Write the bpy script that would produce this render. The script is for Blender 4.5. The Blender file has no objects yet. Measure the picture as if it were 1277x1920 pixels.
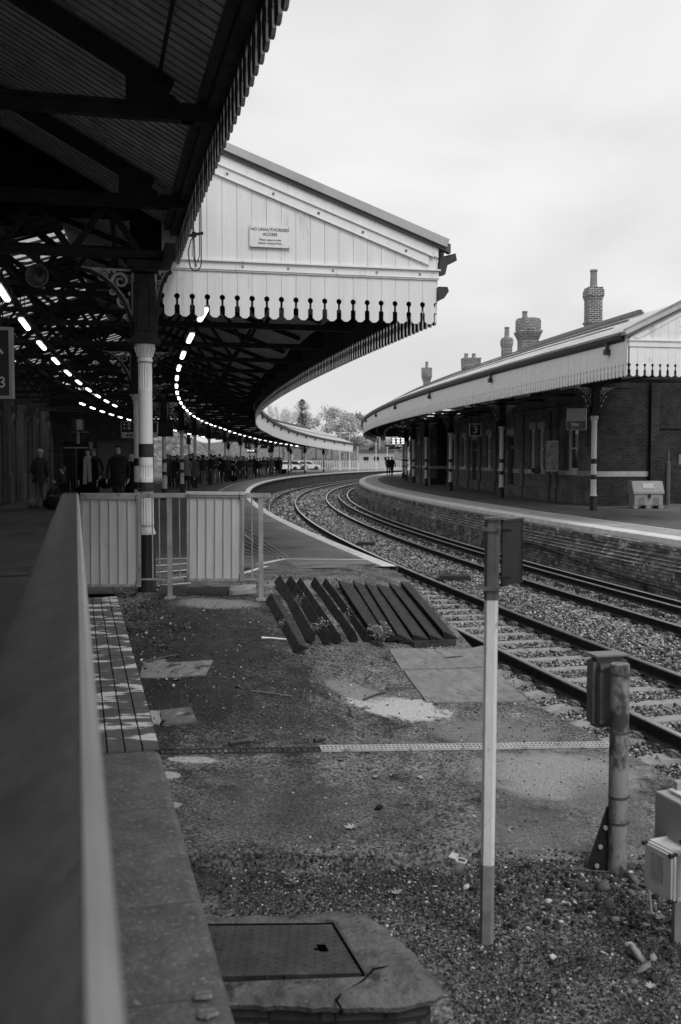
import bpy, bmesh, math, random
import numpy as np
from mathutils import Vector, Matrix
random.seed(7); RNG=np.random.default_rng(11)
sc=bpy.context.scene
# ---------------- camera ----------------
CAMH=1.6; F=1867.0; PITCH=math.atan(98/F)
cam=bpy.data.cameras.new('camera'); camo=bpy.data.objects.new('camera',cam); sc.collection.objects.link(camo)
cam.sensor_fit='VERTICAL'; cam.sensor_height=36; cam.lens=F/1920*36
cam.clip_end=4000; cam.clip_start=.05
camo.location=(0,0,CAMH); camo.rotation_euler=(math.pi/2-PITCH,0,0)
cam.dof.use_dof=True; cam.dof.focus_distance=13.0; cam.dof.aperture_fstop=3.6
sc.camera=camo
# ---------------- world / sun ----------------
w=bpy.data.worlds.new("World"); sc.world=w; w.use_nodes=True
nt=w.node_tree; N=nt.nodes; L=nt.links; N.clear()
out=N.new('ShaderNodeOutputWorld'); bg=N.new('ShaderNodeBackground'); L.new(bg.outputs[0],out.inputs[0])
sky=N.new('ShaderNodeTexSky'); sky.sky_type='NISHITA'; sky.sun_disc=False
sky.sun_elevation=math.radians(48); sky.sun_rotation=math.radians(150); sky.dust_density=4
bw=N.new('ShaderNodeRGBToBW'); L.new(sky.outputs[0],bw.inputs[0])
tc=N.new('ShaderNodeTexCoord'); mp=N.new('ShaderNodeMapping'); mp.inputs['Scale'].default_value=(1,1,2.6)
L.new(tc.outputs['Generated'],mp.inputs[0])
cn=N.new('ShaderNodeTexNoise'); cn.inputs['Scale'].default_value=2.6; cn.inputs['Detail'].default_value=5; cn.inputs['Distortion'].default_value=.4; cn.inputs['Roughness'].default_value=.45
L.new(mp.outputs[0],cn.inputs[0])
cr=N.new('ShaderNodeMapRange'); cr.inputs[1].default_value=.3; cr.inputs[2].default_value=.72; cr.inputs[3].default_value=6.2; cr.inputs[4].default_value=8.6
L.new(cn.outputs[0],cr.inputs[0])
mx=N.new('ShaderNodeMix'); mx.data_type='FLOAT'; mx.inputs[0].default_value=.95
L.new(bw.outputs[0],mx.inputs[2]); L.new(cr.outputs[0],mx.inputs[3])
L.new(mx.outputs[0],bg.inputs[0]); bg.inputs[1].default_value=.1
sl=bpy.data.lights.new('sun','SUN'); sl.energy=1.5; sl.angle=math.radians(25); sl.color=(1,1,1)
so=bpy.data.objects.new('sun',sl); sc.collection.objects.link(so)
so.rotation_euler=(math.radians(39),0,math.radians(28))
sc.view_settings.view_transform='Standard'; sc.view_settings.look='None'; sc.view_settings.exposure=.22; sc.view_settings.gamma=1
# ---------------- helpers ----------------
CX,CY=254.0,72.0
def A(Y,r=256.): return math.asin(max(-.99,min(.99,(Y-CY)/r)))
def P(r,a,z=0.): return Vector((CX-r*math.cos(a),CY+r*math.sin(a),z))
def PY(r,Y,z=0.): return P(r,A(Y,r),z)
def U(x,y,z):
    a=(x-638.5)/F; b=-(y-960)/F
    d=(a,math.cos(PITCH)+b*math.sin(PITCH),-math.sin(PITCH)+b*math.cos(PITCH))
    t=(z-CAMH)/d[2]; return Vector((d[0]*t,d[1]*t,z))
def UD(x,y,D):
    a=(x-638.5)/F; b=-(y-960)/F
    d=(a,math.cos(PITCH)+b*math.sin(PITCH),-math.sin(PITCH)+b*math.cos(PITCH))
    t=D/d[1]; return Vector((d[0]*t,D,CAMH+d[2]*t))
def sm(t): t=max(0,min(1,t)); return t*t*(3-2*t)
def xc(Y): return .434-.263*Y      # line of the stone coping along the barrier
def hgt(X,Y):
    r=math.hypot(CX-X,CY-Y); u=max(0,min(1.4,(r-259.5)/2.6))
    Ys=15.6-3.9*min(u,1); Ye=9.9-2.4*min(u,1.3)
    t=max(0,min(1,(Ys-Y)/(Ys-Ye)))
    z=-.88*(.5*t+.5*sm(t))
    if Y<15.2: z+=.008*math.sin(3.1*X+1.7*Y)+.006*math.sin(7*X-4.3*Y)
    if Y>15.2: z-=.006
    d=Y-(6.12+.25*max(0,X-.2)); z-=.09*(1-sm(.5+d/.05)) if X<.9 else .07*(1-sm(.5+d/1.4))
    dx,dy=3.811,.703; L2=dx*dx+dy*dy; t=((X+1.4736)*dx+(Y-7.8285)*dy)/L2; dd=((X+1.4736)*dy-(Y-7.8285)*dx)/math.sqrt(L2)
    if abs(dd)<1.2 and t>-.6: wq=math.exp(-(dd/.4)**2); z=z*(1-wq)+(-.73-.154*t)*wq
    return z
def G(x,y):
    lo,hi=.5,60
    a=(x-638.5)/F; b=-(y-960)/F
    d=(a,math.cos(PITCH)+b*math.sin(PITCH),-math.sin(PITCH)+b*math.cos(PITCH))
    prev=1.
    for i in range(3000):
        t=1+i*.01
        if CAMH+d[2]*t<hgt(d[0]*t,d[1]*t): return Vector((d[0]*t,d[1]*t,hgt(d[0]*t,d[1]*t)))
    return U(x,y,0)
COL=sc.collection
class MB:
    def __init__(s): s.v=[]; s.f=[]; s.m=[]
    def add(s,vs,fs,mi=0):
        b=len(s.v); s.v+= [tuple(v) for v in vs]; s.f+= [tuple(i+b for i in f) for f in fs]; s.m+=[mi]*len(fs); return s
    def box(s,c,d,rz=0,mi=0,M=None):
        x,y,z=[k/2 for k in d]
        vs=[Vector((i,j,k)) for k in(-z,z) for j in(-y,y) for i in(-x,x)]
        R=M if M is not None else Matrix.Rotation(rz,3,'Z')
        vs=[R@v+Vector(c) for v in vs]
        return s.add(vs,[(0,2,3,1),(4,5,7,6),(0,1,5,4),(2,6,7,3),(0,4,6,2),(1,3,7,5)],mi)
    def bar(s,p,q,wd,ht,mi=0,up=(0,0,1)):
        p=Vector(p);q=Vector(q);d=q-p; L_=d.length
        if L_<1e-6: return s
        y=d/L_; upv=Vector(up)
        x=y.cross(upv)
        if x.length<1e-4: x=y.cross(Vector((1,0,0)))
        x.normalize(); z=x.cross(y)
        M=Matrix((x,y,z)).transposed()
        return s.box((p+q)/2,(wd,L_,ht),M=M,mi=mi)
    def tube(s,pts,rad,n=8,mi=0,cap=True,closed=False):
        pts=[Vector(p) for p in pts]; m=len(pts)
        rr=rad if isinstance(rad,(list,tuple)) else [rad]*m
        b=[];fs=[];u=None
        for i,p in enumerate(pts):
            t=(pts[min(i+1,m-1)]-pts[max(i-1,0)])
            if t.length<1e-9: t=Vector((0,0,1))
            t.normalize()
            if u is None:
                u=t.orthogonal().normalized()
            else:
                u=(u-t*u.dot(t)); 
                if u.length<1e-6: u=t.orthogonal()
                u.normalize()
            w_=t.cross(u)
            for k in range(n):
                th=2*math.pi*k/n; b.append(p+(u*math.cos(th)+w_*math.sin(th))*rr[i])
        for i in range(m-1):
            for k in range(n):
                k2=(k+1)%n; fs.append((i*n+k,i*n+k2,(i+1)*n+k2,(i+1)*n+k))
        if cap: fs.append(tuple(range(n))[::-1]); fs.append(tuple((m-1)*n+k for k in range(n)))
        return s.add(b,fs,mi)
    def lathe(s,prof,c=(0,0,0),n=24,mi=0,cap=True):
        b=[];fs=[];m=len(prof)
        for r,z in prof:
            for k in range(n):
                th=2*math.pi*k/n; b.append((c[0]+r*math.cos(th),c[1]+r*math.sin(th),c[2]+z))
        for i in range(m-1):
            for k in range(n):
                k2=(k+1)%n; fs.append((i*n+k,i*n+k2,(i+1)*n+k2,(i+1)*n+k))
        if cap: fs.append(tuple(range(n))[::-1]); fs.append(tuple((m-1)*n+k for k in range(n)))
        return s.add(b,fs,mi)
    def prism(s,poly,fn,th,mi=0,mi0=None):
        """poly: 2d points; fn(u,v,w)->3d; w from 0..th"""
        n=len(poly); vs=[fn(u,v,0) for u,v in poly]+[fn(u,v,th) for u,v in poly]
        fs=[tuple(range(n))[::-1],tuple(range(n,2*n))]+[(i,(i+1)%n,n+(i+1)%n,n+i) for i in range(n)]
        s.add(vs,fs,mi)
        if mi0 is not None: s.m[-len(fs)]=mi0
        return s
    def sweep(s,prof,a0,a1,n,closed=True,mi=0,zf=None,caps=True):
        m=len(prof); vs=[];fs=[]
        for i in range(n+1):
            a=a0+(a1-a0)*i/n
            for r,z in prof:
                p=P(r,a,z)
                if zf: p.z+=zf(p.y)
                vs.append(p)
        for i in range(n):
            for k in range(m if closed else m-1):
                k2=(k+1)%m; fs.append((i*m+k,(i+1)*m+k,(i+1)*m+k2,i*m+k2))
        if closed and caps: fs.append(tuple(range(m))); fs.append(tuple(n*m+k for k in range(m))[::-1])
        return s.add(vs,fs,mi)
    def build(s,name,mats,parent=None,origin=None,polar=False,smooth=False,bevel=0,uvs=True):
        me=bpy.data.meshes.new(name)
        o_=Vector(origin) if origin is not None else Vector((0,0,0))
        vs=[(v[0]-o_.x,v[1]-o_.y,v[2]-o_.z) for v in s.v]
        me.from_pydata(vs,[],s.f)
        if not isinstance(mats,(list,tuple)): mats=[mats]
        for m in mats: me.materials.append(m)
        if len(mats)>1: me.polygons.foreach_set('material_index',s.m)
        me.update()
        bm=bmesh.new(); bm.from_mesh(me); bmesh.ops.recalc_face_normals(bm,faces=bm.faces)
        if bevel>0:
            es=[e for e in bm.edges if len(e.link_faces)==2 and e.calc_face_angle(0)>.6]
            bmesh.ops.bevel(bm,geom=es,offset=bevel,segments=2,affect='EDGES',clamp_overlap=True)
        bm.to_mesh(me); bm.free()
        if uvs: autouv(me,s,o_,polar)
        if smooth: 
            me.polygons.foreach_set('use_smooth',[True]*len(me.polygons))
            me.set_sharp_from_angle(angle=math.radians(38))
        ob=bpy.data.objects.new(name,me); COL.objects.link(ob)
        if parent is not None: ob.parent=parent
        return ob
def autouv(me,s,o_,polar):
    nl=len(me.loops)
    if nl==0: return
    co=np.empty(len(me.vertices)*3); me.vertices.foreach_get('co',co); co=co.reshape(-1,3)+np.array(o_)
    vi=np.empty(nl,int); me.loops.foreach_get('vertex_index',vi)
    nf=len(me.polygons); ls=np.empty(nf,int); lt=np.empty(nf,int); me.polygons.foreach_get('loop_start',ls); me.polygons.foreach_get('loop_total',lt)
    nn=np.empty(nf*3); me.polygons.foreach_get('normal',nn); nn=nn.reshape(-1,3)
    fi=np.repeat(np.arange(nf),lt); p=co[vi]; n=nn[fi]
    if polar:
        ang=np.arctan2(p[:,1]-CY,CX-p[:,0]); r=np.hypot(p[:,0]-CX,p[:,1]-CY)
        # face-centre radial direction
        cxn=np.stack([-np.cos(ang),np.sin(ang)],1); rad=np.abs((n[:,:2]*cxn).sum(1))
        top=np.abs(n[:,2])>.7
        u=np.where(top,ang*256,np.where(rad>.7,ang*256,r)); v=np.where(top,r,p[:,2])
    else:
        hl=np.hypot(n[:,0],n[:,1]); hl[hl<1e-6]=1
        tx,ty=-n[:,1]/hl,n[:,0]/hl; top=np.abs(n[:,2])>.7
        u=np.where(top,p[:,0],p[:,0]*tx+p[:,1]*ty); v=np.where(top,p[:,1],p[:,2])
    uv=me.uv_layers.new(name='UVMap'); uv.data.foreach_set('uv',np.stack([u,v],1).astype(np.float32).ravel())
def tag(o,label=None,cat=None,group=None,kind=None):
    if label: o['label']=label
    if cat: o['category']=cat
    if group: o['group']=group
    if kind: o['kind']=kind
    return o
def empty(name,loc=(0,0,0),rz=0,label=None,cat=None,group=None):
    o=bpy.data.objects.new(name,None); COL.objects.link(o); o.location=loc; o.rotation_euler=(0,0,rz); o.empty_display_size=.2
    return tag(o,label,cat,group)
def nth(n):
    return '%d%s'%(n,'th' if 10<=n%100<=20 else {1:'st',2:'nd',3:'rd'}.get(n%10,'th'))
def kids(o): return [c for c in bpy.data.objects if c.parent==o]
def tree_of(o): return (o,[tree_of(c) for c in kids(o)])
def copy_tree(t,parent=None):
    o,ch=t; c=o.copy(); COL.objects.link(c)
    if parent is not None: c.parent=parent
    for k in ch: copy_tree(k,c)
    return c
# ---------------- materials (all neutral greys) ----------------
MATS={}
def g4(v): return (v,v,v,1)
def mat(name,base=.5,rough=.7,metal=0,var=.25,scale=6,bump=0,bscale=40,stretch=None,dirt=None,coord='Object',spec=None,speck=None):
    """base grey, var: relative noise contrast, dirt=(value, scale, amount)"""
    if name in MATS: return MATS[name]
    m=bpy.data.materials.new(name); m.use_nodes=True; nt=m.node_tree; N=nt.nodes; L=nt.links
    b=N['Principled BSDF']; b.inputs['Roughness'].default_value=rough; b.inputs['Metallic'].default_value=metal
    b.inputs['Specular IOR Level'].default_value=spec if spec is not None else (.12 if rough>.55 else .4)
    tc=N.new('ShaderNodeTexCoord'); mp=N.new('ShaderNodeMapping'); L.new(tc.outputs[coord],mp.inputs[0])
    if stretch: mp.inputs['Scale'].default_value=stretch
    n1=N.new('ShaderNodeTexNoise'); n1.inputs['Scale'].default_value=scale; n1.inputs['Detail'].default_value=6; n1.inputs['Roughness'].default_value=.65
    L.new(mp.outputs[0],n1.inputs[0])
    mr=N.new('ShaderNodeMapRange'); mr.inputs[1].default_value=.3; mr.inputs[2].default_value=.7
    mr.inputs[3].default_value=base*(1-var); mr.inputs[4].default_value=base*(1+var); L.new(n1.outputs[0],mr.inputs[0])
    cur=mr.outputs[0]
    def mixin(fac,val):
        nonlocal cur
        x=N.new('ShaderNodeMix'); x.data_type='FLOAT'; L.new(fac,x.inputs[0]); L.new(cur,x.inputs[2])
        if isinstance(val,float): x.inputs[3].default_value=val
        else: L.new(val,x.inputs[3])
        cur=x.outputs[0]
    for dd in ([dirt] if isinstance(dirt,tuple) else (dirt or [])):
        n2=N.new('ShaderNodeTexNoise'); n2.inputs['Scale'].default_value=dd[1]; n2.inputs['Detail'].default_value=8; n2.inputs['Roughness'].default_value=.7
        L.new(mp.outputs[0],n2.inputs[0])
        r2=N.new('ShaderNodeMapRange'); th=.68-.3*dd[2]; r2.inputs[1].default_value=th; r2.inputs[2].default_value=th+.09; L.new(n2.outputs[0],r2.inputs[0])
        mixin(r2.outputs[0],float(dd[0]))
    if speck:
        v=N.new('ShaderNodeTexVoronoi'); v.inputs['Scale'].default_value=speck[1]; L.new(mp.outputs[0],v.inputs[0])
        r3=N.new('ShaderNodeMapRange'); r3.inputs[1].default_value=speck[2]; r3.inputs[2].default_value=speck[2]*.5; L.new(v.outputs['Distance'],r3.inputs[0])
        mixin(r3.outputs[0],float(speck[0]))
    L.new(cur,b.inputs['Base Color'])
    if bump:
        n3=N.new('ShaderNodeTexNoise'); n3.inputs['Scale'].default_value=bscale; n3.inputs['Detail'].default_value=6; L.new(mp.outputs[0],n3.inputs[0])
        bp=N.new('ShaderNodeBump'); bp.inputs['Strength'].default_value=bump; bp.inputs['Distance'].default_value=.02; L.new(n3.outputs[0],bp.inputs['Height']); L.new(bp.outputs[0],b.inputs['Normal'])
    MATS[name]=m; return m
def brickmat(name,b1,b2,mortar,bw=.225,bh=.075,ms=.012,rough=.85,blot=.35,pale=None):
    if name in MATS: return MATS[name]
    m=bpy.data.materials.new(name); m.use_nodes=True; nt=m.node_tree; N=nt.nodes; L=nt.links
    b=N['Principled BSDF']; b.inputs['Roughness'].default_value=rough; b.inputs['Specular IOR Level'].default_value=.08
    uv=N.new('ShaderNodeUVMap'); uv.uv_map='UVMap'
    br=N.new('ShaderNodeTexBrick'); L.new(uv.outputs[0],br.inputs[0]); br.inputs['Scale'].default_value=1
    br.inputs['Brick Width'].default_value=bw; br.inputs['Row Height'].default_value=bh; br.inputs['Mortar Size'].default_value=ms; br.inputs['Mortar Smooth'].default_value=.3
    br.inputs['Color1'].default_value=g4(b1); br.inputs['Color2'].default_value=g4(b2); br.inputs['Mortar'].default_value=g4(mortar); br.inputs['Bias'].default_value=-.2
    n=N.new('ShaderNodeTexNoise'); n.inputs['Scale'].default_value=1.1; n.inputs['Detail'].default_value=9; n.inputs['Roughness'].default_value=.7; L.new(uv.outputs[0],n.inputs[0])
    mr=N.new('ShaderNodeMapRange'); mr.inputs[1].default_value=.3; mr.inputs[2].default_value=.7; mr.inputs[3].default_value=1-blot; mr.inputs[4].default_value=1+blot; L.new(n.outputs[0],mr.inputs[0])
    mm=N.new('ShaderNodeVectorMath'); mm.operation='SCALE'; L.new(br.outputs[0],mm.inputs[0]); L.new(mr.outputs[0],mm.inputs['Scale'])
    cur=mm.outputs[0]
    if pale:
        n2=N.new('ShaderNodeTexNoise'); n2.inputs['Scale'].default_value=2.3; n2.inputs['Detail'].default_value=8; n2.inputs['Roughness'].default_value=.75; L.new(uv.outputs[0],n2.inputs[0])
        r2=N.new('ShaderNodeMapRange'); r2.inputs[1].default_value=pale[1]; r2.inputs[2].default_value=pale[1]+.06; L.new(n2.outputs[0],r2.inputs[0])
        x=N.new('ShaderNodeMix'); x.data_type='RGBA'; L.new(r2.outputs[0],x.inputs[0]); L.new(cur,x.inputs[6]); x.inputs[7].default_value=g4(pale[0]); cur=x.outputs[2]
    L.new(cur,b.inputs['Base Color'])
    bp=N.new('ShaderNodeBump'); bp.inputs['Strength'].default_value=.5; bp.inputs['Distance'].default_value=.01; bp.invert=True; L.new(br.outputs['Fac'],bp.inputs['Height']); L.new(bp.outputs[0],b.inputs['Normal'])
    MATS[name]=m; return m
def emat(name,v,strength):
    m=bpy.data.materials.new(name); m.use_nodes=True; b=m.node_tree.nodes['Principled BSDF']
    b.inputs['Base Color'].default_value=g4(v); b.inputs['Emission Color'].default_value=g4(1); b.inputs['Emission Strength'].default_value=strength; MATS[name]=m; return m
def attrmat(name,rough=.85,bump=.3,bscale=60):
    m=bpy.data.materials.new(name); m.use_nodes=True; nt=m.node_tree; N=nt.nodes; L=nt.links; b=N['Principled BSDF']; b.inputs['Roughness'].default_value=rough; b.inputs['Specular IOR Level'].default_value=.15
    at=N.new('ShaderNodeAttribute'); at.attribute_name='tone'
    n=N.new('ShaderNodeTexNoise'); n.inputs['Scale'].default_value=30; n.inputs['Detail'].default_value=5
    tc=N.new('ShaderNodeTexCoord'); L.new(tc.outputs['Object'],n.inputs[0])
    mr=N.new('ShaderNodeMapRange'); mr.inputs[3].default_value=.55; mr.inputs[4].default_value=1.45; L.new(n.outputs[0],mr.inputs[0])
    mu=N.new('ShaderNodeMath'); mu.operation='MULTIPLY'; L.new(at.outputs['Fac'],mu.inputs[0]); L.new(mr.outputs[0],mu.inputs[1]); L.new(mu.outputs[0],b.inputs['Base Color'])
    MATS[name]=m; return m
WHITE=mat('white_paint',.74,.45,var=.05,scale=3,stretch=(3,3,.6),dirt=[(.5,2.2,.3),(.3,9,.14)],bump=.12,bscale=60)
WHITEC=mat('white_gloss_paint',.7,.35,var=.06,scale=8,dirt=[(.35,9,.1)])
BLACK=mat('black_paint',.018,.4,var=.3,scale=10)
IRON=mat('dark_iron',.022,.6,var=.4,scale=7,bump=.15)
IRONG=mat('grey_iron',.055,.55,var=.4,scale=7)
SCROLL=mat('cream_ironwork',.42,.5,var=.2,scale=12)
BOARD=mat('soffit_boards',.42,.6,var=.35,scale=3,stretch=(1,1,1),dirt=(.03,4,.3))
GALV=mat('galvanised_steel',.3,.42,metal=.25,var=.3,scale=5,stretch=(2,2,.8),dirt=[(.15,6,.3)],bump=.04)
RAILM=mat('painted_rail',.08,.4,var=.35,scale=6,stretch=(3,.6,1),dirt=[(.05,7,.35),(.16,24,.22)],bump=.1)
PANEL=mat('fence_panel_metal',.42,.5,metal=0,var=.14,scale=3,stretch=(4,4,.5),dirt=[(.16,7,.22)])
ASPH=mat('asphalt',.085,.8,var=.4,scale=1.4,bump=.35,bscale=90,dirt=[(.045,2.2,.45)],speck=(.16,120,.2))
ASPH2=mat('platform_asphalt',.13,.75,var=.3,scale=.35,stretch=(1,.5,1),bump=.2,bscale=80,dirt=[(.075,.9,.45)])
COPW=mat('white_edge_coping',.62,.6,var=.2,scale=4,dirt=[(.28,3,.38)],bump=.1)
PALEB=mat('tactile_paving',.24,.8,var=.2,scale=2,dirt=[(.14,3,.35)])
LINEM=mat('line_paint',.6,.6,var=.15,scale=6,dirt=[(.25,8,.3)])
CONC=mat('weathered_concrete',.3,.85,var=.3,scale=5,bump=.4,bscale=50,dirt=[(.13,4,.4)])
SLPM=mat('sleeper_concrete',.3,.85,var=.25,scale=5,bump=.25,bscale=60,dirt=[(.16,5,.35)])
RUST=mat('rusty_rail_side',.03,.7,var=.5,scale=9,bump=.2)
SHINE=mat('polished_rail_head',.62,.28,metal=.9,var=.1,scale=4)
STONEC=mat('coping_stone',.1,.55,var=.45,scale=5,bump=.35,bscale=45,dirt=[(.05,3.2,.4),(.26,34,.38),(.2,9,.12)])
SBAND=mat('pale_stone',.36,.8,var=.25,scale=3,dirt=[(.16,3,.3)])
BRICK=brickmat('building_brick',.085,.15,.2,blot=.55); BRICKX=brickmat('shaded_building_brick',.022,.04,.055,blot=.5)  # BRICKX: same brick darkened, shade painted in for the camera-facing walls
BRICKL=brickmat('left_building_brick',.05,.08,.11,blot=.4)
BRICKP=brickmat('platform_wall_brick',.12,.36,.07,blot=.8,pale=(.6,.58))
BRICKC=brickmat('chimney_brick',.06,.15,.42,ms=.016,bh=.085,bw=.25,blot=.55)
POTM=mat('chimney_pot_clay',.22,.8,var=.3,scale=4)
SLATE=mat('roof_sheet',.45,.45,var=.25,scale=.8,dirt=[(.25,1.2,.4)])
LEADM=mat('dark_fascia',.085,.5,var=.25,scale=3)
GUTTER=mat('black_gutter',.03,.45,var=.3,scale=4)
TIMBER=mat('dark_timber',.038,.7,var=.6,scale=6,stretch=(2,2,2),bump=.4,dirt=[(.13,9,.28),(.2,26,.15)])
GLASSR=None
def glassmat():
    m=bpy.data.materials.new('dirty_roof_glass'); m.use_nodes=True; nt=m.node_tree; N=nt.nodes; L=nt.links; N.clear()
    o=N.new('ShaderNodeOutputMaterial'); t=N.new('ShaderNodeBsdfTransparent'); t.inputs[0].default_value=g4(.42)
    d=N.new('ShaderNodeBsdfTranslucent'); d.inputs[0].default_value=g4(.4); x=N.new('ShaderNodeMixShader'); n=N.new('ShaderNodeTexNoise'); n.inputs['Scale'].default_value=3
    L.new(n.outputs[0],x.inputs[0]); L.new(t.outputs[0],x.inputs[1]); L.new(d.outputs[0],x.inputs[2]); L.new(x.outputs[0],o.inputs[0]); return m
GLASSR=glassmat()
WGLASS=mat('window_glass',.02,.08,var=.1,spec=.8)
LIT=emat('lamp_tube',1,4.0)
SIGNB=mat('sign_black',.012,.35,var=.1); SIGNW=mat('sign_white',.7,.4,var=.05); SIGNG=mat('sign_frame_grey',.38,.4,var=.1)
def text_mesh(txt,size,name,m,parent,M,bold=.0,align='CENTER',thick=.002):
    c=bpy.data.curves.new(name,'FONT'); c.body=txt; c.size=size; c.align_x=align; c.align_y='CENTER'; c.extrude=thick; c.offset=bold; c.resolution_u=3
    o=bpy.data.objects.new(name,c); COL.objects.link(o)
    dg=bpy.context.evaluated_depsgraph_get(); me=bpy.data.meshes.new_from_object(o.evaluated_get(dg))
    bpy.data.objects.remove(o); bpy.data.curves.remove(c)
    me.materials.clear(); me.materials.append(m); me.transform(M)
    ob=bpy.data.objects.new(name,me); COL.objects.link(ob)
    if parent is not None: ob.parent=parent
    return ob
def facing(loc,rz=0,tilt=0):
    """matrix for text standing upright facing -Y rotated rz about Z"""
    return Matrix.Translation(Vector(loc))@Matrix.Rotation(rz,4,'Z')@Matrix.Rotation(math.pi/2,4,'X')
# =====================================================================
# SETTING: ground, platforms, tracks bed
# =====================================================================
AEND=A(168); ANEAR=A(15.7)
def struct(mb,name,m,**k):
    o=mb.build(name,m,**k); o['kind']='structure'; return o
m=MB(); m.add([(-560,-60,-1.42),(680,-60,-1.42),(680,420,-1.42),(-560,420,-1.42)],[(0,1,2,3)])
EARTH=mat('earth',.09,.9,var=.4,scale=.06,dirt=[(.05,.3,.4)]); struct(m,'ground',EARTH)
# foreground ground material with patches
def fgmat():
    m=mat('foreground_asphalt',.125,.85,var=.6,scale=3.1,bump=.9,bscale=60,dirt=[(.028,1.7,.45),(.016,9,.34),(.15,30,.2)],speck=(.26,60,.2))
    grain=True
    nt=m.node_tree; N=nt.nodes; L=nt.links; b=N['Principled BSDF']
    cur=b.inputs['Base Color'].links[0].from_socket
    tc=N.new('ShaderNodeTexCoord'); sx=N.new('ShaderNodeSeparateXYZ'); L.new(tc.outputs['Object'],sx.inputs[0])
    nz=N.new('ShaderNodeTexNoise'); nz.inputs['Scale'].default_value=6.5; nz.inputs['Detail'].default_value=9; nz.inputs['Roughness'].default_value=.72; L.new(tc.outputs['Object'],nz.inputs[0])
    fine=N.new('ShaderNodeTexNoise'); fine.inputs['Scale'].default_value=42; fine.inputs['Detail'].default_value=6; L.new(tc.outputs['Object'],fine.inputs[0])
    def M(op,a,b_=None,c=None):
        n=N.new('ShaderNodeMath'); n.operation=op
        for i,v in enumerate((a,b_,c)):
            if v is None: continue
            if isinstance(v,(int,float)): n.inputs[i].default_value=v
            else: L.new(v,n.inputs[i])
        return n.outputs[0]
    r9=N.new('ShaderNodeMapRange'); r9.inputs[1].default_value=.36; r9.inputs[2].default_value=.64; r9.inputs[3].default_value=.3; r9.inputs[4].default_value=1.8; L.new(fine.outputs[0],r9.inputs[0])
    cur=M('MULTIPLY',cur,r9.outputs[0])
    def patch(px,py,wx,wy,val,soft=.35,am=1.,nzs=1.5,fs=0.):
        nonlocal cur
        c=G(px,py); e=G(px+wx,py); f=G(px,py-wy); rx=max(.05,(e-c).length); ry=max(.05,(f-c).length)
        dx=M('DIVIDE',M('SUBTRACT',sx.outputs[0],c.x),rx); dy=M('DIVIDE',M('SUBTRACT',sx.outputs[1],c.y),ry)
        d=M('SQRT',M('ADD',M('MULTIPLY',dx,dx),M('MULTIPLY',dy,dy)))
        d=M('ADD',d,M('MULTIPLY',M('SUBTRACT',nz.outputs[0],.5),nzs))
        if fs: d=M('ADD',d,M('MULTIPLY',M('SUBTRACT',fine.outputs[0],.5),fs))
        r=N.new('ShaderNodeMapRange'); r.inputs[1].default_value=1+soft; r.inputs[2].default_value=1-soft; r.inputs[3].default_value=0; r.inputs[4].default_value=am; L.new(d,r.inputs[0])
        x=N.new('ShaderNodeMix'); x.data_type='FLOAT'; L.new(r.outputs[0],x.inputs[0]); L.new(cur,x.inputs[2])
        L.new(M('MULTIPLY',M('ADD',fine.outputs[0],.5),val),x.inputs[3]); cur=x.outputs[0]
    patch(370,1215,200,100,.028,.35,.85,1.8,.8); patch(560,1660,330,26,.03,.4,.7,2.,.8); patch(470,1330,170,50,.035,.4,.6,2.,.8); patch(300,1330,60,90,.03,.4,.6,2.,.8)
    patch(745,1326,76,19,.45,.08,1,2.2,.5); patch(668,1297,52,13,.22,.2,.9,2.2,.8); patch(1050,1455,145,42,.3,.25,.95,1.6,1.4)
    patch(930,1378,110,26,.2,.2,.9,1.5,.6); patch(1010,1560,90,40,.18,.4,.7,1.5,1.5); patch(520,1520,190,60,.095,.5,.7,1.5,1.0)
    patch(1150,1520,60,60,.13,.4,.7,1.2,1.2)
    patch(365,1425,45,6,.5,.1,.8,1.8); patch(318,1455,20,4,.5,.1,.8); patch(325,1510,18,3,.45,.1,.8); patch(305,1345,40,12,.5,.1,.7,2.2)
    patch(405,1132,75,9,.3,.2,.7); patch(550,1095,50,9,.3,.2,.6); patch(300,1240,12,4,.3,.2,.6)
    patch(560,1400,30,200,.035,.6,.35,1.8); patch(650,1200,120,12,.12,.3,.5)
    L.new(cur,b.inputs['Base Color']); return m
FG=fgmat()
# foreground sheet : from coping line to the track edge
NYF=520; NX=110; vs=[];fs=[]
for i in range(NYF+1):
    Y=-3+(15.72+3)*i/NYF
    x0=xc(Y)-.02; x1=CX-math.sqrt(259.52**2-(Y-CY)**2)
    for j in range(NX+1):
        X=x0+(x1-x0)*j/NX
        z=hgt(X,Y)
        vs.append((X,Y,z))
for i in range(NYF):
    for j in range(NX):
        a=i*(NX+1)+j; fs.append((a,a+1,a+NX+2,a+NX+1))
b0=len(vs)
for i in range(NYF+1):      # skirt on the track side
    v=vs[i*(NX+1)+NX]; vs.append((v[0],v[1],-1.4))
for i in range(NYF): fs.append((i*(NX+1)+NX,b0+i,b0+i+1,(i+1)*(NX+1)+NX))
mb=MB(); mb.add(vs,fs); o=struct(mb,'foreground_ground',FG,smooth=True)
# platform behind the barrier (left of coping) and wall under coping
mb=MB(); Y0,Y1=-8,15.72
mb.add([(-40,Y0,-.012),(xc(Y0)-.45,Y0,-.012),(xc(11.9)-.45,11.9,-.012),(xc(11.9)-.02,11.9,-.012),(xc(Y1)-.02,Y1,-.012),(-40,Y1,-.012)],[(0,1,2,3,4,5)])
struct(mb,'left_platform_near',ASPH2)
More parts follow.
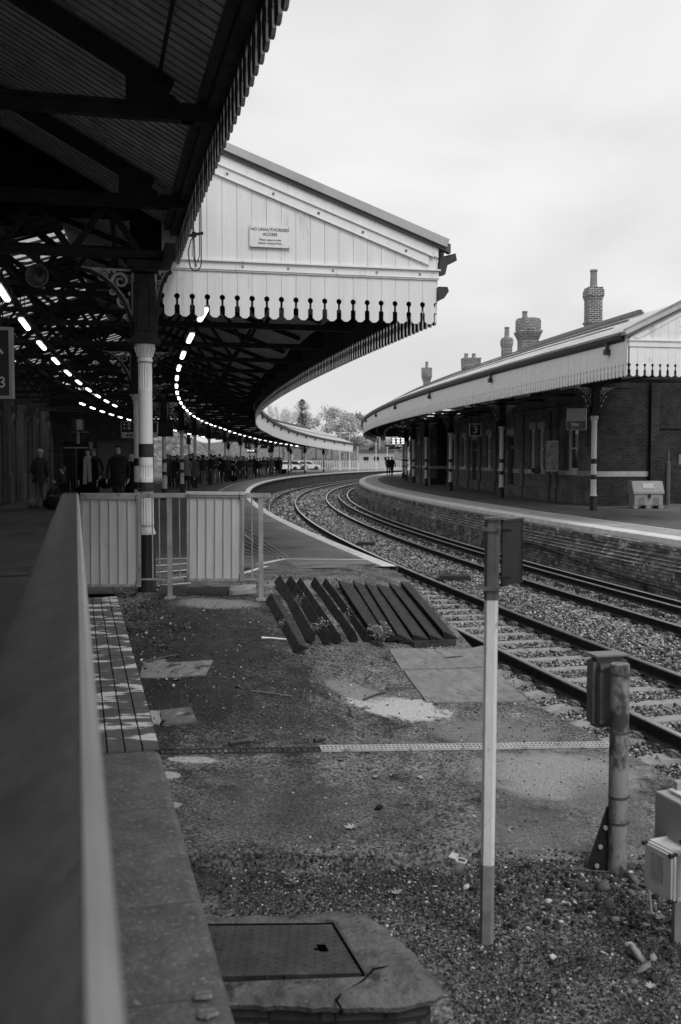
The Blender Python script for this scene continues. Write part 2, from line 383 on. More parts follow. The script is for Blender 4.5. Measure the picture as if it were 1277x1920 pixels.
# rest of left platform in bands
NB=110
def band(r0,r1,z0,z1,a0,a1,n=NB): 
    mb=MB(); mb.sweep([(r0,z0),(r1,z1)],a0,a1,n,closed=False); return mb
mb=MB(); mb.sweep([(259.62,-1.4),(259.62,-.16),(259.5,-.15),(259.5,-.1)],ANEAR,AEND,NB,closed=False)
mb.add([P(259.62,ANEAR,-1.4),P(261,ANEAR,-1.4),P(261,ANEAR,-.02),P(259.62,ANEAR,-.02)],[(0,1,2,3)])
struct(mb,'left_platform_wall',brickmat('dark_platform_brick',.06,.1,.05,blot=.5),polar=True)
mb=MB(); mb.sweep([(259.5,-.1),(259.48,-.02),(259.5,0),(259.72,.0)],ANEAR,AEND,NB,closed=False); struct(mb,'left_platform_edge',COPW,polar=True)
struct(band(259.72,261.0,0,0,ANEAR,AEND),'left_platform_margin',mat('margin_asphalt',.17,.75,var=.3,scale=.7,dirt=[(.075,1.5,.4)],bump=.2))
struct(band(261.0,261.09,0,0,ANEAR+.02,AEND),'left_platform_line',LINEM)
mb=band(261.09,276.5,0,0,ANEAR,AEND)
mb.sweep([(261.0,0),(261.09,0)],ANEAR,ANEAR+.02,4,closed=False)
struct(mb,'left_platform',ASPH2)
# sheet joining the near polygon to arc grid (beyond 15.7 to the left)
mb=MB(); mb.add([(-40,15.72,-.02),(-3.4,15.72,-.02),(0.5,15.72,-.02),(.5,16.1,-.02),(-12,27,-.02),(-40,27,-.02)],[(0,1,2,3,4,5)]); struct(mb,'left_platform_base',ASPH2)
# painted line across and hatched box and tactile fan
def quadline(p,q,wd,name,m=LINEM,z=.006):
    p=Vector(p);q=Vector(q); d=(q-p).normalized(); n=Vector((-d.y,d.x,0))*wd/2
    mb=MB(); mb.add([(p-n)+Vector((0,0,z)),(q-n)+Vector((0,0,z)),(q+n)+Vector((0,0,z)),(p+n)+Vector((0,0,z))],[(0,1,2,3)]); return struct(mb,name,m)
quadline(U(530,1048.5,0),U(688,1050,0),.09,'platform_end_line')
quadline(U(455,1065,0),U(530,1049,0),.12,'platform_end_line')
for k in range(5):
    y=1046+k*12.5
    quadline(U(292,y+3,0),U(455,y-1+k*0,0) if k<1 else U(357,y-2,0),.13-.012*k,'hatch_stripe',z=.007)
quadline(U(455,1076,0),U(500,1062,0),.1,'hatch_stripe',z=.007)
mb=MB()
for k in range(9):   # ribbed tactile slabs running to the line
    p=U(455+4*k,992+7.0*k,0); q=U(533+8*k,1047-1.2*k,0)
for k in range(8):
    p=U(452,985+8.5*k,0); q=U(540-9*k,1046-.3*k,0) 
    p.z=.004;q.z=.004
    mb.bar(p,q,.05,.014)
tag(mb.build('tactile_ribs',PALEB),None,None)['kind']='structure'
# right platform
RA0=A(8); RA1=A(140)
mb=MB()
mb.sweep([(252.62,-.13),(252.78,-.15),(252.78,-.34),(252.82,-.35),(252.82,-.42),(252.88,-.43),(252.88,-.49),(252.94,-.5),(252.94,-.56),(253.0,-.57),(253.0,-1.4)][::-1],RA0,RA1,NB,closed=False)
RW=struct(mb,'right_platform_wall',BRICKP,polar=True)
mb=MB(); mb.sweep([(252.2,0),(252.56,0),(252.6,-.02),(252.61,-.13)],RA0,RA1,NB,closed=False); struct(mb,'right_platform_edge',mat('right_edge_coping',.66,.6,var=.2,scale=3,dirt=[(.4,5,.3)],coord='Object'),polar=True)
struct(band(251.25,252.2,0,0,RA0,RA1),'right_platform_margin',mat('right_margin',.4,.8,var=.2,scale=1.2,dirt=[(.2,2,.35)],bump=.2,bscale=60))
struct(band(251.15,251.25,0,0,RA0,RA1),'right_platform_line',mat('right_line',.52,.6,var=.15))
struct(band(215,251.15,0,0,RA0,RA1),'right_platform',ASPH2)
mb=MB()
for i in range(9): mb.sweep([(251.35+i*.09,.001),(251.37+i*.09,.006),(251.39+i*.09,.001)],A(14),RA1,NB,closed=False)
o=mb.build('tactile_ribs',MATS['right_margin']); o['kind']='structure'
# brick piers on right platform wall
# track bed
for k_,Yp in enumerate((18.2,27.5,36,45,56)):
    c=PY(252.98,Yp,-.9); mb=MB(); mb.box((0,0,0),(.16,.5,.75)); o=mb.build('brick_pier',BRICKP,None,bevel=.01); o.location=c; o.rotation_euler=(0,0,-A(Yp)); tag(o,'small brick pier against the right platform wall, %s from the near end'%nth(k_+1),'brick pier','brick piers of the platform wall')
pts=[PY(253.06,y,z) for y,z in((12,-.98),(15,-.96),(18,-.99),(20.5,-.93),(23,-.82),(24.5,-.7),(26,-.62),(29,-.6))]
mb=MB(); mb.tube(pts,.022,6); o=mb.build('wall_cable',mat('wall_cable_dark',.03,.6),None,origin=pts[0]); o.location=pts[0]; tag(o,'dark cable sagging along the foot of the right platform wall','cable')
BED=mat('ballast_bed',.1,.9,var=.6,scale=9,bump=1.0,bscale=28,speck=(.26,22,.33),dirt=[(.05,14,.4)])
mb=MB(); mb.sweep([(253.02,-1.2),(253.6,-1.21),(257,-1.235),(259.0,-1.24),(259.7,-1.22)],A(-4),A(190),140,closed=False)
struct(mb,'track_bed',BED)
# far ground beyond
# hillside
HILL=mat('hillside_scrub',.13,.95,var=.8,scale=1.3,bump=.8,bscale=3,dirt=[(.33,1.1,.5),(.04,.8,.5),(.03,2.4,.4)])
def hill(rs,a0,a1,na):
    vs=[];fs=[]
    for i in range(na+1):
        a=a0+(a1-a0)*i/na
        for j,(r,z) in enumerate(rs):
            zz=z+(.5*math.sin(a*57+r*.4)+.4*math.sin(a*131+j*2.)+random.uniform(-.3,.3))*(1 if j>1 else 0)
            vs.append(P(r,a,zz))
    m=len(rs)
    for i in range(na):
        for j in range(m-1): fs.append((i*m+j,(i+1)*m+j,(i+1)*m+j+1,i*m+j+1))
    mb=MB(); mb.add(vs,fs); return struct(mb,'hillside',HILL,smooth=True)
hill([(276,-.1),(279,1.4),(284,4.0),(291,6.6),(300,8.6),(318,10.4),(350,12),(420,13)],A(84,300),A(150,300),90)
mb=MB(); vs=[];fs=[]
for i in range(41):
    for j in range(9):
        vs.append((-60+i*8,225+j*22,(-.3 if j==0 else 1.2+.95*j)+random.uniform(-.4,.6)*(j>0)))
for i in range(40):
    for j in range(8): fs.append((i*9+j,(i+1)*9+j,(i+1)*9+j+1,i*9+j+1))
mb.add(vs,fs); struct(mb,'distant_bank',HILL,smooth=True)
mb=MB(); mb.add([(-90,168,-.08),(120,150,-.08),(160,235,-.08),(-90,235,-.08)],[(0,1,2,3)]); struct(mb,'car_park',mat('pale_tarmac',.3,.8,var=.15,scale=.3))

# =====================================================================
# TRACKS
# =====================================================================
def railprof(rc,zt,s=1.):
    h=[(.036,0-.006),(.036,-.036),(.012,-.046),(.009,-.125),(.05,-.142),(.07,-.148),(.07,-.158)]
    pr=[(rc-x*s,zt+z*s) for x,z in h]+[(rc+x*s,zt+z*s) for x,z in h[::-1]]
    return pr
RZ=-1.0
def rail(rc,Y0,Y1,label,zt=RZ,n=170):
    t=empty('rail',P(rc,A(30),zt),0,label,'rail','rails of the two tracks'); org=t.location
    mb=MB(); mb.sweep(railprof(rc,zt),A(Y0),A(Y1),n); mb.build('rail_side',RUST,t,origin=org)
    mb=MB(); mb.sweep([(rc-.030,zt+.001),(rc-.036,zt-.007),(rc-.0362,zt-.012),(rc+.0362,zt-.012),(rc+.036,zt-.007),(rc+.030,zt+.001)],A(Y0),A(Y1),n); mb.build('rail_head',SHINE,t,origin=org)
    return t
rail(258.5,-2,165,'left rail of the near track, passing beside the platform end')
rail(257.0,-2,165,'right rail of the near track, next to the stony middle strip')
rail(255.0,-2,165,'left rail of the far track, right of the stony middle strip')
rail(253.5,-2,165,'right rail of the far track, closest to the brick platform wall')
t=empty('conductor_rail',P(254.1,A(30),-1),0,'raised third rail on insulator pots between the rails of the far track','conductor rail'); org=t.location
mb=MB(); mb.sweep(railprof(254.12,-.945,.9),A(2),A(74),110); mb.build('rail_side',RUST,t,origin=org)
mb=MB(); mb.sweep([(254.09,-.9435),(254.085,-.951),(254.155,-.951),(254.15,-.9435)],A(2),A(74),110); mb.build('rail_head',mat('third_rail_head',.35,.35,metal=.6,var=.2),t,origin=org)
POT=mat('insulator_pot',.05,.4,var=.4)
Y=10.
while Y<58:
    mb=MB(); p=P(254.3,A(Y),-1.2); mb.lathe([(.055,0),(.06,.05),(.04,.055),(.055,.06),(.058,.1),(.035,.11),(.05,.12),(.04,.16)],p,n=10)
    mb.box(p+Vector((.09,.02,.03)),(.14,.1,.06)); mb.build('insulator_pot',POT,t,origin=org); Y+=1.03
# sleepers
def sleeper_proto():
    t=empty('sleeper',(0,0,0),0,'x','sleeper','concrete sleepers under the near track')
    mb=MB()
    n=10
    for i in range(n):
        x0=-1.27+2.54*i/n; x1=-1.27+2.54*(i+1)/n
        def hz(x): 
            ax=abs(x); return .205 if ax>.95 else (.205-.03*min(1,(.95-ax)/.35) )
        def ew(x): return .0 if abs(x)<1.2 else .03
        z0,z1=hz(x0),hz(x1)
        e0=.03 if i==0 else 0; e1=.03 if i==n-1 else 0
        vs=[(x0,-.14,-.02),(x0,.14,-.02),(x0+e0,.1,z0-e0),(x0+e0,-.1,z0-e0),(x1,-.14,-.02),(x1,.14,-.02),(x1-e1,.1,z1-e1),(x1-e1,-.1,z1-e1)]
        f=[(0,4,5,1),(1,5,6,2),(2,6,7,3),(3,7,4,0)]
        if i==0: f.append((0,1,2,3))
        if i==n-1: f.append((4,7,6,5))
        mb.add(vs,f)
    mb.build('sleeper_block',SLPM,t)
    for s in(-1,1):
        for q in(-1,1):
            mb=MB(); x=s*.75+q*.11; z=.215
            pts=[(x-.03*q,-.07,z+.0),(x+.01*q,-.05,z+.03),(x+.04*q,0,z+.045),(x+.045*q,.04,z+.03),(x+.01*q,.06,z+.025),(x-.03*q,.04,z+.02),(x-.05*q,-.0,z+.015)]
            mb.tube(pts,.011,6); mb.box((x+.02*q,0,z),(.07,.11,.03)); mb.build('rail_clip',mat('rail_clip_steel',.16,.5,metal=.5,var=.3),t)
    return t
proto=sleeper_proto(); PT=tree_of(proto)
bare=[c for c in PT[1]][0][0]
place=[];s_=0.
aa=A(3.5)
while True:
    p=P(257.75,aa,-1.375)
    if p.y>62: break
    place.append((p,aa,0)); aa+=.66/257.75
aa=A(14)
while True:
    p=P(254.25,aa,-1.375)
    if p.y>48: break
    place.append((p,aa,1)); aa+=.7/254.25
used=False; cnt=[0,0]
for p,a,tr in place:
    cnt[tr]+=1
    if p.y<24:
        o=proto if not used else copy_tree(PT); used=True
    else:
        o=bare.copy(); COL.objects.link(o); o.parent=None; o.name='sleeper'; o['category']='sleeper'
    o.location=p; o.rotation_euler=(0,0,-a)
    if tr==0: o['label']='pale concrete sleeper of the near track, %s counting away from the viewer'%nth(cnt[0]); o['group']='concrete sleepers under the near track'
    else: o['label']='half-buried sleeper of the far track, %s counting away from the viewer'%nth(cnt[1]); o['group']='sleepers under the far track'
# ---- stones ----
def rock_templates(n=6):
    bm=bmesh.new(); bmesh.ops.create_icosphere(bm,subdivisions=1,radius=1); V=np.array([v.co[:] for v in bm.verts]); Fc=np.array([[v.index for v in f.verts] for f in bm.faces]); bm.free()
    T=[]
    for i in range(n):
        W=V*RNG.uniform(.65,1.2,(len(V),1)); W=W*np.array([1,RNG.uniform(.6,.95),RNG.uniform(.45,.75)]); T.append(W)
    return T,Fc
ROCK,RF=rock_templates(8)
def stones(name,pos,size,tone,material,flat=1.,kind='stuff',label=None,cat=None):
    n=len(pos); pos=np.array(pos); size=np.array(size); nv=len(ROCK[0]); 
    th=RNG.uniform(0,2*np.pi,n); tx=RNG.normal(0,.5,n); ty=RNG.normal(0,.5,n); k=RNG.integers(0,len(ROCK),n)
    V=np.stack(ROCK)[k]*size[:,None,None]; V[:,:,2]*=flat
    c,s=np.cos(tx)[:,None],np.sin(tx)[:,None]; y=V[:,:,1]*c-V[:,:,2]*s; z=V[:,:,1]*s+V[:,:,2]*c; V[:,:,1]=y; V[:,:,2]=z
    c,s=np.cos(ty)[:,None],np.sin(ty)[:,None]; x=V[:,:,0]*c+V[:,:,2]*s; z=-V[:,:,0]*s+V[:,:,2]*c; V[:,:,0]=x; V[:,:,2]=z
    c,s=np.cos(th)[:,None],np.sin(th)[:,None]; x=V[:,:,0]*c-V[:,:,1]*s; y=V[:,:,0]*s+V[:,:,1]*c; V[:,:,0]=x; V[:,:,1]=y
    V+=pos[:,None,:]
    me=bpy.data.meshes.new(name); me.vertices.add(n*nv); me.vertices.foreach_set('co',V.astype(np.float32).ravel())
    nf=len(RF); Fa=(RF[None]+(np.arange(n)*nv)[:,None,None]).reshape(-1)
    me.loops.add(n*nf*3); me.loops.foreach_set('vertex_index',Fa.astype(np.int32)); me.polygons.add(n*nf); me.polygons.foreach_set('loop_start',np.arange(0,n*nf*3,3,dtype=np.int32)); me.polygons.foreach_set('loop_total',np.full(n*nf,3,dtype=np.int32))
    me.update(); me.validate()
    at=me.attributes.new('tone','FLOAT','FACE'); at.data.foreach_set('value',np.repeat(np.array(tone,dtype=np.float32),nf))
    me.materials.append(material); o=bpy.data.objects.new(name,me); COL.objects.link(o); tag(o,label,cat,None,kind); return o
STM=attrmat('ballast_stone'); 
pos=[];size=[]
def px_of(p):
    d=p[1]*math.cos(PITCH)-(p[2]-CAMH)*math.sin(PITCH); return 638.5+p[0]/max(d,.1)*F
slp_a=[a for p,a,tr in place if tr==0]; 
def scatter(Ya,Yb,dens,sz):
    area=(Yb-Ya)*6.7; n=int(area*dens)
    Ys=RNG.uniform(Ya,Yb,n); rs=RNG.uniform(252.95,259.6,n)
    for Yv,r in zip(Ys,rs):
        a=math.asin((Yv-CY)/r)
        p=P(r,a,0)
        if p.y<3: continue
        x=px_of((p.x,p.y,-1.2))
        if x>1440 or x<300: continue
        skip=False
        for rc in (258.5,257.,255.,253.5,254.12):
            if abs(r-rc)<.085: skip=True
        if skip: continue
        z=-1.205
        if 256.45<r<259.05:
            k=(a-slp_a[0])/(.66/257.75); fr=abs(k-round(k))*.66
            if fr<.115 and random.random()<.94: continue
            z=-1.225+random.uniform(-.01,.03)
            if fr<.115: z=-1.15
        else: z=-1.2+random.uniform(-.02,.035)
        pos.append((p.x,p.y,z)); size.append(sz*random.uniform(.6,1.35))
scatter(3,13,850,.023); scatter(13,24,520,.029); scatter(24,46,190,.044); scatter(46,95,26,.09)
tone=RNG.choice([.06,.15,.25,.36,.5],len(pos),p=[.24,.32,.28,.13,.03])*RNG.uniform(.8,1.2,len(pos))
stones('ballast',pos,size,tone,STM,label='grey broken stone ballast between and beside the rails')
# =====================================================================
# CANOPIES
# =====================================================================
def board_poly(w,h,first=False):
    """valance board outline, local u in [-w/2,w/2], v from 0 (bottom) to h; keyhole slot halves on both sides"""
    H=w/2; s=w/.2
    R=[(H-.03*s,0),(H-.032*s-.006,0.0),(H-.032*s,.028*s),(H-.032*s,.15*s),(H-.016*s,.16*s),(H-.016*s,.235*s)]
    R=[(H-.075*s,0),(H-.034*s,.035*s),(H-.034*s,.15*s),(H-.016*s,.16*s),(H-.016*s,.232*s)]
    for k in range(1,6):
        th=-math.pi*.42+math.pi*.88*k/6; R.append((H-.038*s*math.cos(th),.268*s+.038*s*math.sin(th)))
    R.append((H-.002,.308*s)); R.append((H-.002,h))
    Lf=[(-u,v) for u,v in R[::-1]]
    return R+Lf
def board_simple(w,h):
    H=w/2; return [(H-.05*w/.2,0),(H-.03,.03),(H-.03,.3),(H-.003,.31),(H-.003,h),(-H+.003,h),(-H+.003,.31),(-H+.03,.3),(-H+.03,.03),(-H+.05*w/.2,0)]
def valance_arc(mb,r,a0,a1,w,zb,zt,zf=None,full=99,th=.028,out=1,low=.3):
    n=int((a1-a0)*r/w); da=(a1-a0)/n
    for i in range(n):
        a=a0+(i+.5)*da; c=P(r,a,0); dz=zf(c.y) if zf else 0
        poly=board_poly(w,zt-zb) if i<full else board_simple(w,zt-zb)
        n_=Vector((-math.cos(a),math.sin(a),0))*out; t=Vector((math.sin(a),math.cos(a),0)); o=(i%2)*.0025+random.uniform(-.001,.002)
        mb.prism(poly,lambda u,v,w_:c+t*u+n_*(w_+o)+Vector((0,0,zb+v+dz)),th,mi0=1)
def brk(dz=0): pass
# bracket (spandrel) : in plane, u outward from column, v up
def spiral(mb,fn,cu,cv,R,turns,dirn,ph,rad,th,mi=0):
    pts=[];n=int(16*turns)
    for i in range(n+1):
        t=i/n; rr=R*(1-.82*t); th_=ph+dirn*2*math.pi*turns*t; pts.append((cu+rr*math.cos(th_),cv+rr*math.sin(th_)))
    for i in range(n):
        (u0,v0),(u1,v1)=pts[i],pts[i+1]; p=fn(u0,v0,0);q=fn(u1,v1,0); nrm=fn(0,0,1)-fn(0,0,0)
        wd=rad*(1-.45*i/n); d=Vector((u1-u0,v1-v0)); 
        if d.length<1e-6: continue
        d.normalize(); e=Vector((-d.y,d.x))*wd; d2=d*wd*.3
        mb.prism([(u0-e.x-d2.x,v0-e.y-d2.y),(u1-e.x+d2.x,v1-e.y+d2.y),(u1+e.x+d2.x,v1+e.y+d2.y),(u0+e.x-d2.x,v0+e.y-d2.y)],lambda u,v,w_:fn(u,v,w_*th-th/2),1.)
def bracket(parent,fn,w,h,detail=True,dark=None):
    dark=dark or IRON
    mb=MB(); N_=14
    arc=[(w-w*math.cos(math.pi/2*i/N_),h*math.sin(math.pi/2*i/N_)) for i in range(N_+1)]
    # dark arch rib along the arc
    for i in range(N_):
        (u0,v0),(u1,v1)=arc[i],arc[i+1]; d=Vector((u1-u0,v1-v0)).normalized(); e=Vector((d.y,-d.x))*.035
        mb.prism([(u0,v0),(u1,v1),(u1+e.x,v1+e.y),(u0+e.x,v0+e.y)],lambda u,v,w_:fn(u,v,(w_-.5)*.09),1.)
    ob=mb.build('arch_rib',dark,parent)
    mb=MB(); th=.022
    def q(poly): mb.prism(poly,lambda u,v,w_:fn(u,v,(w_-.5)*th),1.)
    q([(.0,.02),(.028,.1),(.028,h),(0,h)]); q([(.028,h-.028),(w-.02,h-.02),(w,h),(.028,h)])
    for i in range(N_-1):
        (u0,v0),(u1,v1)=arc[i],arc[i+1]; d=Vector((u1-u0,v1-v0)).normalized(); e=Vector((-d.y,d.x))*.022
        q([(u0,v0),(u1,v1),(u1+e.x,v1+e.y),(u0+e.x,v0+e.y)])
    s=w/.66
    mult=[(.15,.66,.105,1.6,1,-1.2),(.115,.42,.075,1.5,-1,1.6),(.34,.715,.075,1.5,-1,2.6),(.07,.235,.045,1.2,1,0),(.5,.755,.035,1.2,1,1.),(.24,.54,.045,1.2,1,2.)]
    for cu,cv,R,tn,dr,ph in (mult if detail else mult[:3]):
        spiral(mb,fn,cu*s,cv*h/.8,R*s,tn,dr,ph,.017*s,th)
    # infill leaves
    for (u,v) in ((.05,.52),(.22,.77),(.42,.77),(.06,.32),(.27,.62)):
        q([(u*s-.02,v*h/.8),(u*s,v*h/.8-.03),(u*s+.022,v*h/.8),(u*s,v*h/.8+.03)])
    mb.build('scrollwork',SCROLL,parent); return ob
def flute(mb,r0,r1,z0,z1,n=20,depth=.13,mi=0):
    b=[];m=n*4
    for z,r in((z0,r0),(z0+.02,r0),(z0+.03,-r0),(z1-.03,-r1),(z1-.02,r1),(z1,r1)):
        for k in range(m):
            th=2*math.pi*k/m; rr=abs(r)
            if r<0: rr*=1-depth*(.5-.5*math.cos(th*n))**.8
            b.append((rr*math.cos(th),rr*math.sin(th),z))
    fs=[(i*m+k,i*m+(k+1)%m,(i+1)*m+(k+1)%m,(i+1)*m+k) for i in range(5) for k in range(m)]
    mb.add(b,fs,mi)
def column(kind,brackets,R=.085,hi=True):
    t=empty('canopy_column',(0,0,0),0,'x','column','x')
    n=24 if hi else 12
    if kind=='A': b0=.70; bands=[(1.22,1.33),(1.63,1.79)]; fl=[(.79,1.2),(1.36,1.55),(2.42,2.78)]
    else: b0=.46; bands=[(.98,1.13),(1.47,1.63)]; fl=[(.58,.96),(2.5,2.76)] if hi else []
    mb=MB(); mb.lathe([(R*1.32,0),(R*1.3,.12),(R*1.22,.15),(R*1.22,b0-.0)],n=n); mb.build('base',BLACK,t,smooth=True)
    mb=MB(); mb.lathe([(R*1.24,b0),(R*1.3,b0+.02),(R*1.05,b0+.07),(R*1.02,b0+.09)],n=n)
    ztop=2.78; cuts=sorted([b0+.09,ztop]+[z for f in fl for z in f]+[z for f in bands for z in f])
    for z0,z1 in zip(cuts[:-1],cuts[1:]):
        mid=(z0+z1)/2; r0=R*(1.02-.07*(z0-b0)/2.2); r1=R*(1.02-.07*(z1-b0)/2.2)
        if any(a<=mid<=b for a,b in bands): continue
        if any(a<=mid<=b for a,b in fl): flute(mb,r0,r1,z0,z1,n=16)
        else: mb.lathe([(r0,z0),(r1,z1)],n=n,cap=False)
    mb.build('shaft',WHITEC,t,smooth=True)
    for a,b in bands:
        mb=MB(); 
        if kind=='A' and a<1.3: mb.lathe([(R*1.25,a),(R*1.25,a+.03),(R*1.06,a+.04),(R*1.03,b)],n=n)
        else: mb.lathe([(R*1.01,a),(R*1.01,b)],n=n)
        mb.build('band',BLACK,t,smooth=True)
    mb=MB(); r=R*.96
    mb.lathe([(r*1.12,2.77),(r*1.12,2.80),(r,2.81),(r*1.02,2.84),(r*1.15,2.89),(r*1.45,2.94),(r*1.5,2.96),(r*1.5,2.98)],n=n)
    if hi:
        for k in range(16):
            th=2*math.pi*k/16; mb.bar((r*1.02*math.cos(th),r*1.02*math.sin(th),2.83),(r*1.45*math.cos(th),r*1.45*math.sin(th),2.94),.018,.02)
    mb.build('capital',WHITEC,t,smooth=True)
    # box pier
    mb=MB(); hw=.12
    mb.box((0,0,3.0),(.36,.36,.05)); mb.box((0,0,3.045),(.31,.31,.04)); mb.box((0,0,3.42),(2*hw,2*hw,.74)); mb.box((0,0,3.84),(.32,.32,.05)); mb.box((0,0,3.9),(.4,.4,.08))
    for s in(-1,1):
        for (u0,u1,v0,v1) in((-.09,.09,3.66,3.7),(-.09,.09,3.13,3.17),(-.09,-.06,3.17,3.66),(.06,.09,3.17,3.66)):
            mb.box(((u0+u1)/2,s*(hw+.006),(v0+v1)/2),(u1-u0,.012,v1-v0)); mb.box((s*(hw+.006),(u0+u1)/2,(v0+v1)/2),(.012,u1-u0,v1-v0))
    mb.build('box_pier',IRON,t)
    for bk in brackets:
        dx,dy=bk[:2]; bw_=bk[2] if len(bk)>2 else .68
        bracket(t,lambda u,v,w_,dx=dx,dy=dy:Vector((dx*(u+hw)-dy*w_,dy*(u+hw)+dx*w_,3.04+v)),bw_,.82,detail=hi)
    return t
def zdrop(y): return -.0145*max(0,y-70)
# --- left columns
cl=column('A',[(1,0,.2),(-1,0,.68),(0,1,.68)]); 
def put(t,r,Y,label,group,sz=1.):
    a=A(Y,r); t.location=P(r,a,0); t.rotation_euler=(0,0,-a); t['label']=label; t['group']=group; t['category']='column'
    if sz!=1: t.scale=(1,1,sz)
put(cl,263.27,12.0,'nearest white fluted column with black base, just behind the metal barrier','iron columns of the left platform')
del cl['group']
c2=column('B',[(1,0),(-1,0)],R=.088); T2=tree_of(c2)
lows=column('B',[(1,0),(-1,0)],R=.088,hi=False); TL=tree_of(lows)
names=['slim column with black bands seen right behind the nearest column','column hidden behind the nearest column, in the row of the left platform']
u2=ul=False
for i,Y in enumerate([21,30,39.5,47.5,56.5,65.5,75,84,93,102,111,120,130]):
    if i<4: o=c2 if not u2 else copy_tree(T2); u2=True
    else: o=lows if not ul else copy_tree(TL); ul=True
    lb=names[i] if i<2 else ['first banded column right of the nearest one, left end of the waiting crowd','second banded column right of the nearest one, amid the first waiting people'][i-2] if i<4 else 'banded column %s in the row among the waiting crowd'%(['third','fourth','fifth','sixth','seventh'][i-4]) if i<9 else 'distant banded column %s, beyond the crowd near the far end of the left canopy'%['first','second','third','fourth'][i-9]
    put(o,263.25 if i<2 else 263.0 if i<3 else 262.7,Y,lb,'iron columns of the left platform',1 if Y<72 else (3.9+zdrop(Y))/3.9)
for i,Y in enumerate([62,80,98,108,118,128]):
    o=copy_tree(TL); put(o,266.3,Y,'banded column of the rear row, %s from the near end'%['first','second','third','fourth','fifth','sixth'][i],'rear row of columns on the left platform',(3.9+zdrop(Y))/3.9)
# --- right columns
cr_=copy_tree(T2); 
for ch in kids(cr_): pass
put(cr_,249.35,31.4,'nearest banded column of the right platform, under the scalloped canopy corner','iron columns of the right platform')
# extra bracket along the platform for near right columns
for i,Y in enumerate([41.4,51.3,61,68.5,76.5,85,94,103]):
    o=copy_tree(T2 if i<3 else TL); put(o,249.2 if i<2 else 249.0,Y,'%s banded column of the right platform counting away from the canopy corner'%['second','third','fourth','fifth','sixth','seventh','eighth','farthest'][i],'iron columns of the right platform')
# --- near canopy (left, dark)
def zn(r): return 4.72+.55*(r-263)
tn=empty('station_canopy',(-2,5,0),0,'dark near canopy overhead at top left with a toothed valance edge','canopy'); ORG=tn.location
aN0,aN1=A(-3,263),A(13.35,263)
mb=MB(); mb.sweep([(262.75,zn(262.75)),(267.6,zn(267.6)),(273,zn(262.9)),(273,zn(262.9)+.12),(267.6,zn(267.6)+.12),(262.7,zn(262.75)+.12)],aN0,aN1,24)
# board battens under the soffit
mb.build('roof',BOARD,tn,origin=ORG,polar=True)
mb=MB(); k=0; a=aN0+.0005
while a<aN1:
    mb.bar(P(262.9,a,zn(262.9)-.004),P(267.6,a,zn(267.6)-.004),.012,.016); a+=.14/263
mb.build('soffit_battens',mat('soffit_batten',.16,.7),tn,origin=ORG)
mb=MB(); valance_arc(mb,262.79,aN0,aN1,.2,4.19,4.9,out=-1); mb.build('valance',[mat('weathered_valance',.3,.55,var=.3,scale=5),mat('valance_inner_shade',.03,.8,var=.4,scale=5)],tn,origin=ORG)  # inner board faces coloured near-black, shade painted into them
mb=MB(); mb.sweep([(262.88,4.55),(262.79,4.55),(262.79,4.95),(262.88,4.95)],aN0,aN1,24); mb.sweep([(262.96,4.62),(262.89,4.62),(262.89,4.72),(262.96,4.72)],aN0,aN1,24); mb.build('wall_plate',mat('plate_timber',.07,.7,var=.4,scale=5),tn,origin=ORG,polar=True)
mb=MB(); mb.sweep([(262.73,4.9),(262.6,4.9),(262.58,5.04),(262.73,5.04)],aN0,aN1,24); mb.build('gutter',GUTTER,tn,origin=ORG)
Y=-.1
while Y<12.8:
    a=A(Y,263); mb=MB()
    mb.bar(P(263.0,a,4.5),P(272,a,4.5),.1,.1); mb.bar(P(263.05,a,4.56),P(272,a,4.56),.16,.03)
    mb.bar(P(263.2,a,zn(263.2)-.13),P(267.6,a,zn(267.6)-.13),.1,.16); mb.bar(P(272.,a,zn(263.2)-.13),P(267.6,a,zn(267.6)-.13),.1,.16)
    mb.prism([(0,0),(.5,0),(.5,.32),(.1,.14)],lambda u,v,w_:P(263.05+u,a,4.5+v)+Vector((0,w_-.06,0)),.12)
    for ra,rb in((264.9,265.9),(266.6,265.9),(266.6,267.6)):
        za=4.5 if ra in(264.9,266.6) else 0
        mb.bar(P(ra,a,4.52),P(rb,a,zn(rb)-.18),.07,.09)
    mb.bar(P(267.6,a,4.5),P(267.6,a,zn(267.6)-.1),.05,.05)
    mb.box(P(262.95,a,4.52),(.3,.13,.14),rz=-a)
    mb.build('roof_truss',IRON,tn,origin=ORG); Y+=2.9
mb=MB(); mb.tube([P(263.5,A(9.2,263),5.05),P(263.4,A(9.2,263),4.9),P(263.3,A(9.0,263),4.75),P(263.3,A(6,263),4.75),P(264.4,A(5.5,263),5.35)],.02,6); mb.build('conduit',IRON,tn,origin=ORG)

# --- main canopy of left platform
RE_=259.2
def zm(r):
    s=r-RE_
    return 4.62+.36*s if s<5.6 else 4.62+.36*5.6-.3*(s-5.6)
tm=empty('station_canopy',P(263,A(40),0),0,'long curving platform canopy on the left with white boarded gable end and scalloped valance','canopy'); ORG=tm.location
a0,a1=A(14.15,RE_),A(131,RE_)
NS=90
mb=MB(); mb.sweep([(RE_-.12,4.56),(264.8,zm(264.8)),(264.8,zm(264.8)+.1),(RE_-.16,4.67)],a0-.0005,a1,NS,zf=zdrop)
mb.build('roof_slope',[mat('roof_sheet_left',.4,.6,var=.2,scale=1)],tm,origin=ORG,polar=True)
mb=MB(); mb.sweep([(RE_+.04,4.56),(264.75,zm(264.8)-.045),(264.75,zm(264.8)-.02),(RE_+.04,4.585)],a0+.001,a1,NS,zf=zdrop)
mb.build('soffit',BOARD,tm,origin=ORG,polar=True)
mb=MB(); a=a0+.002
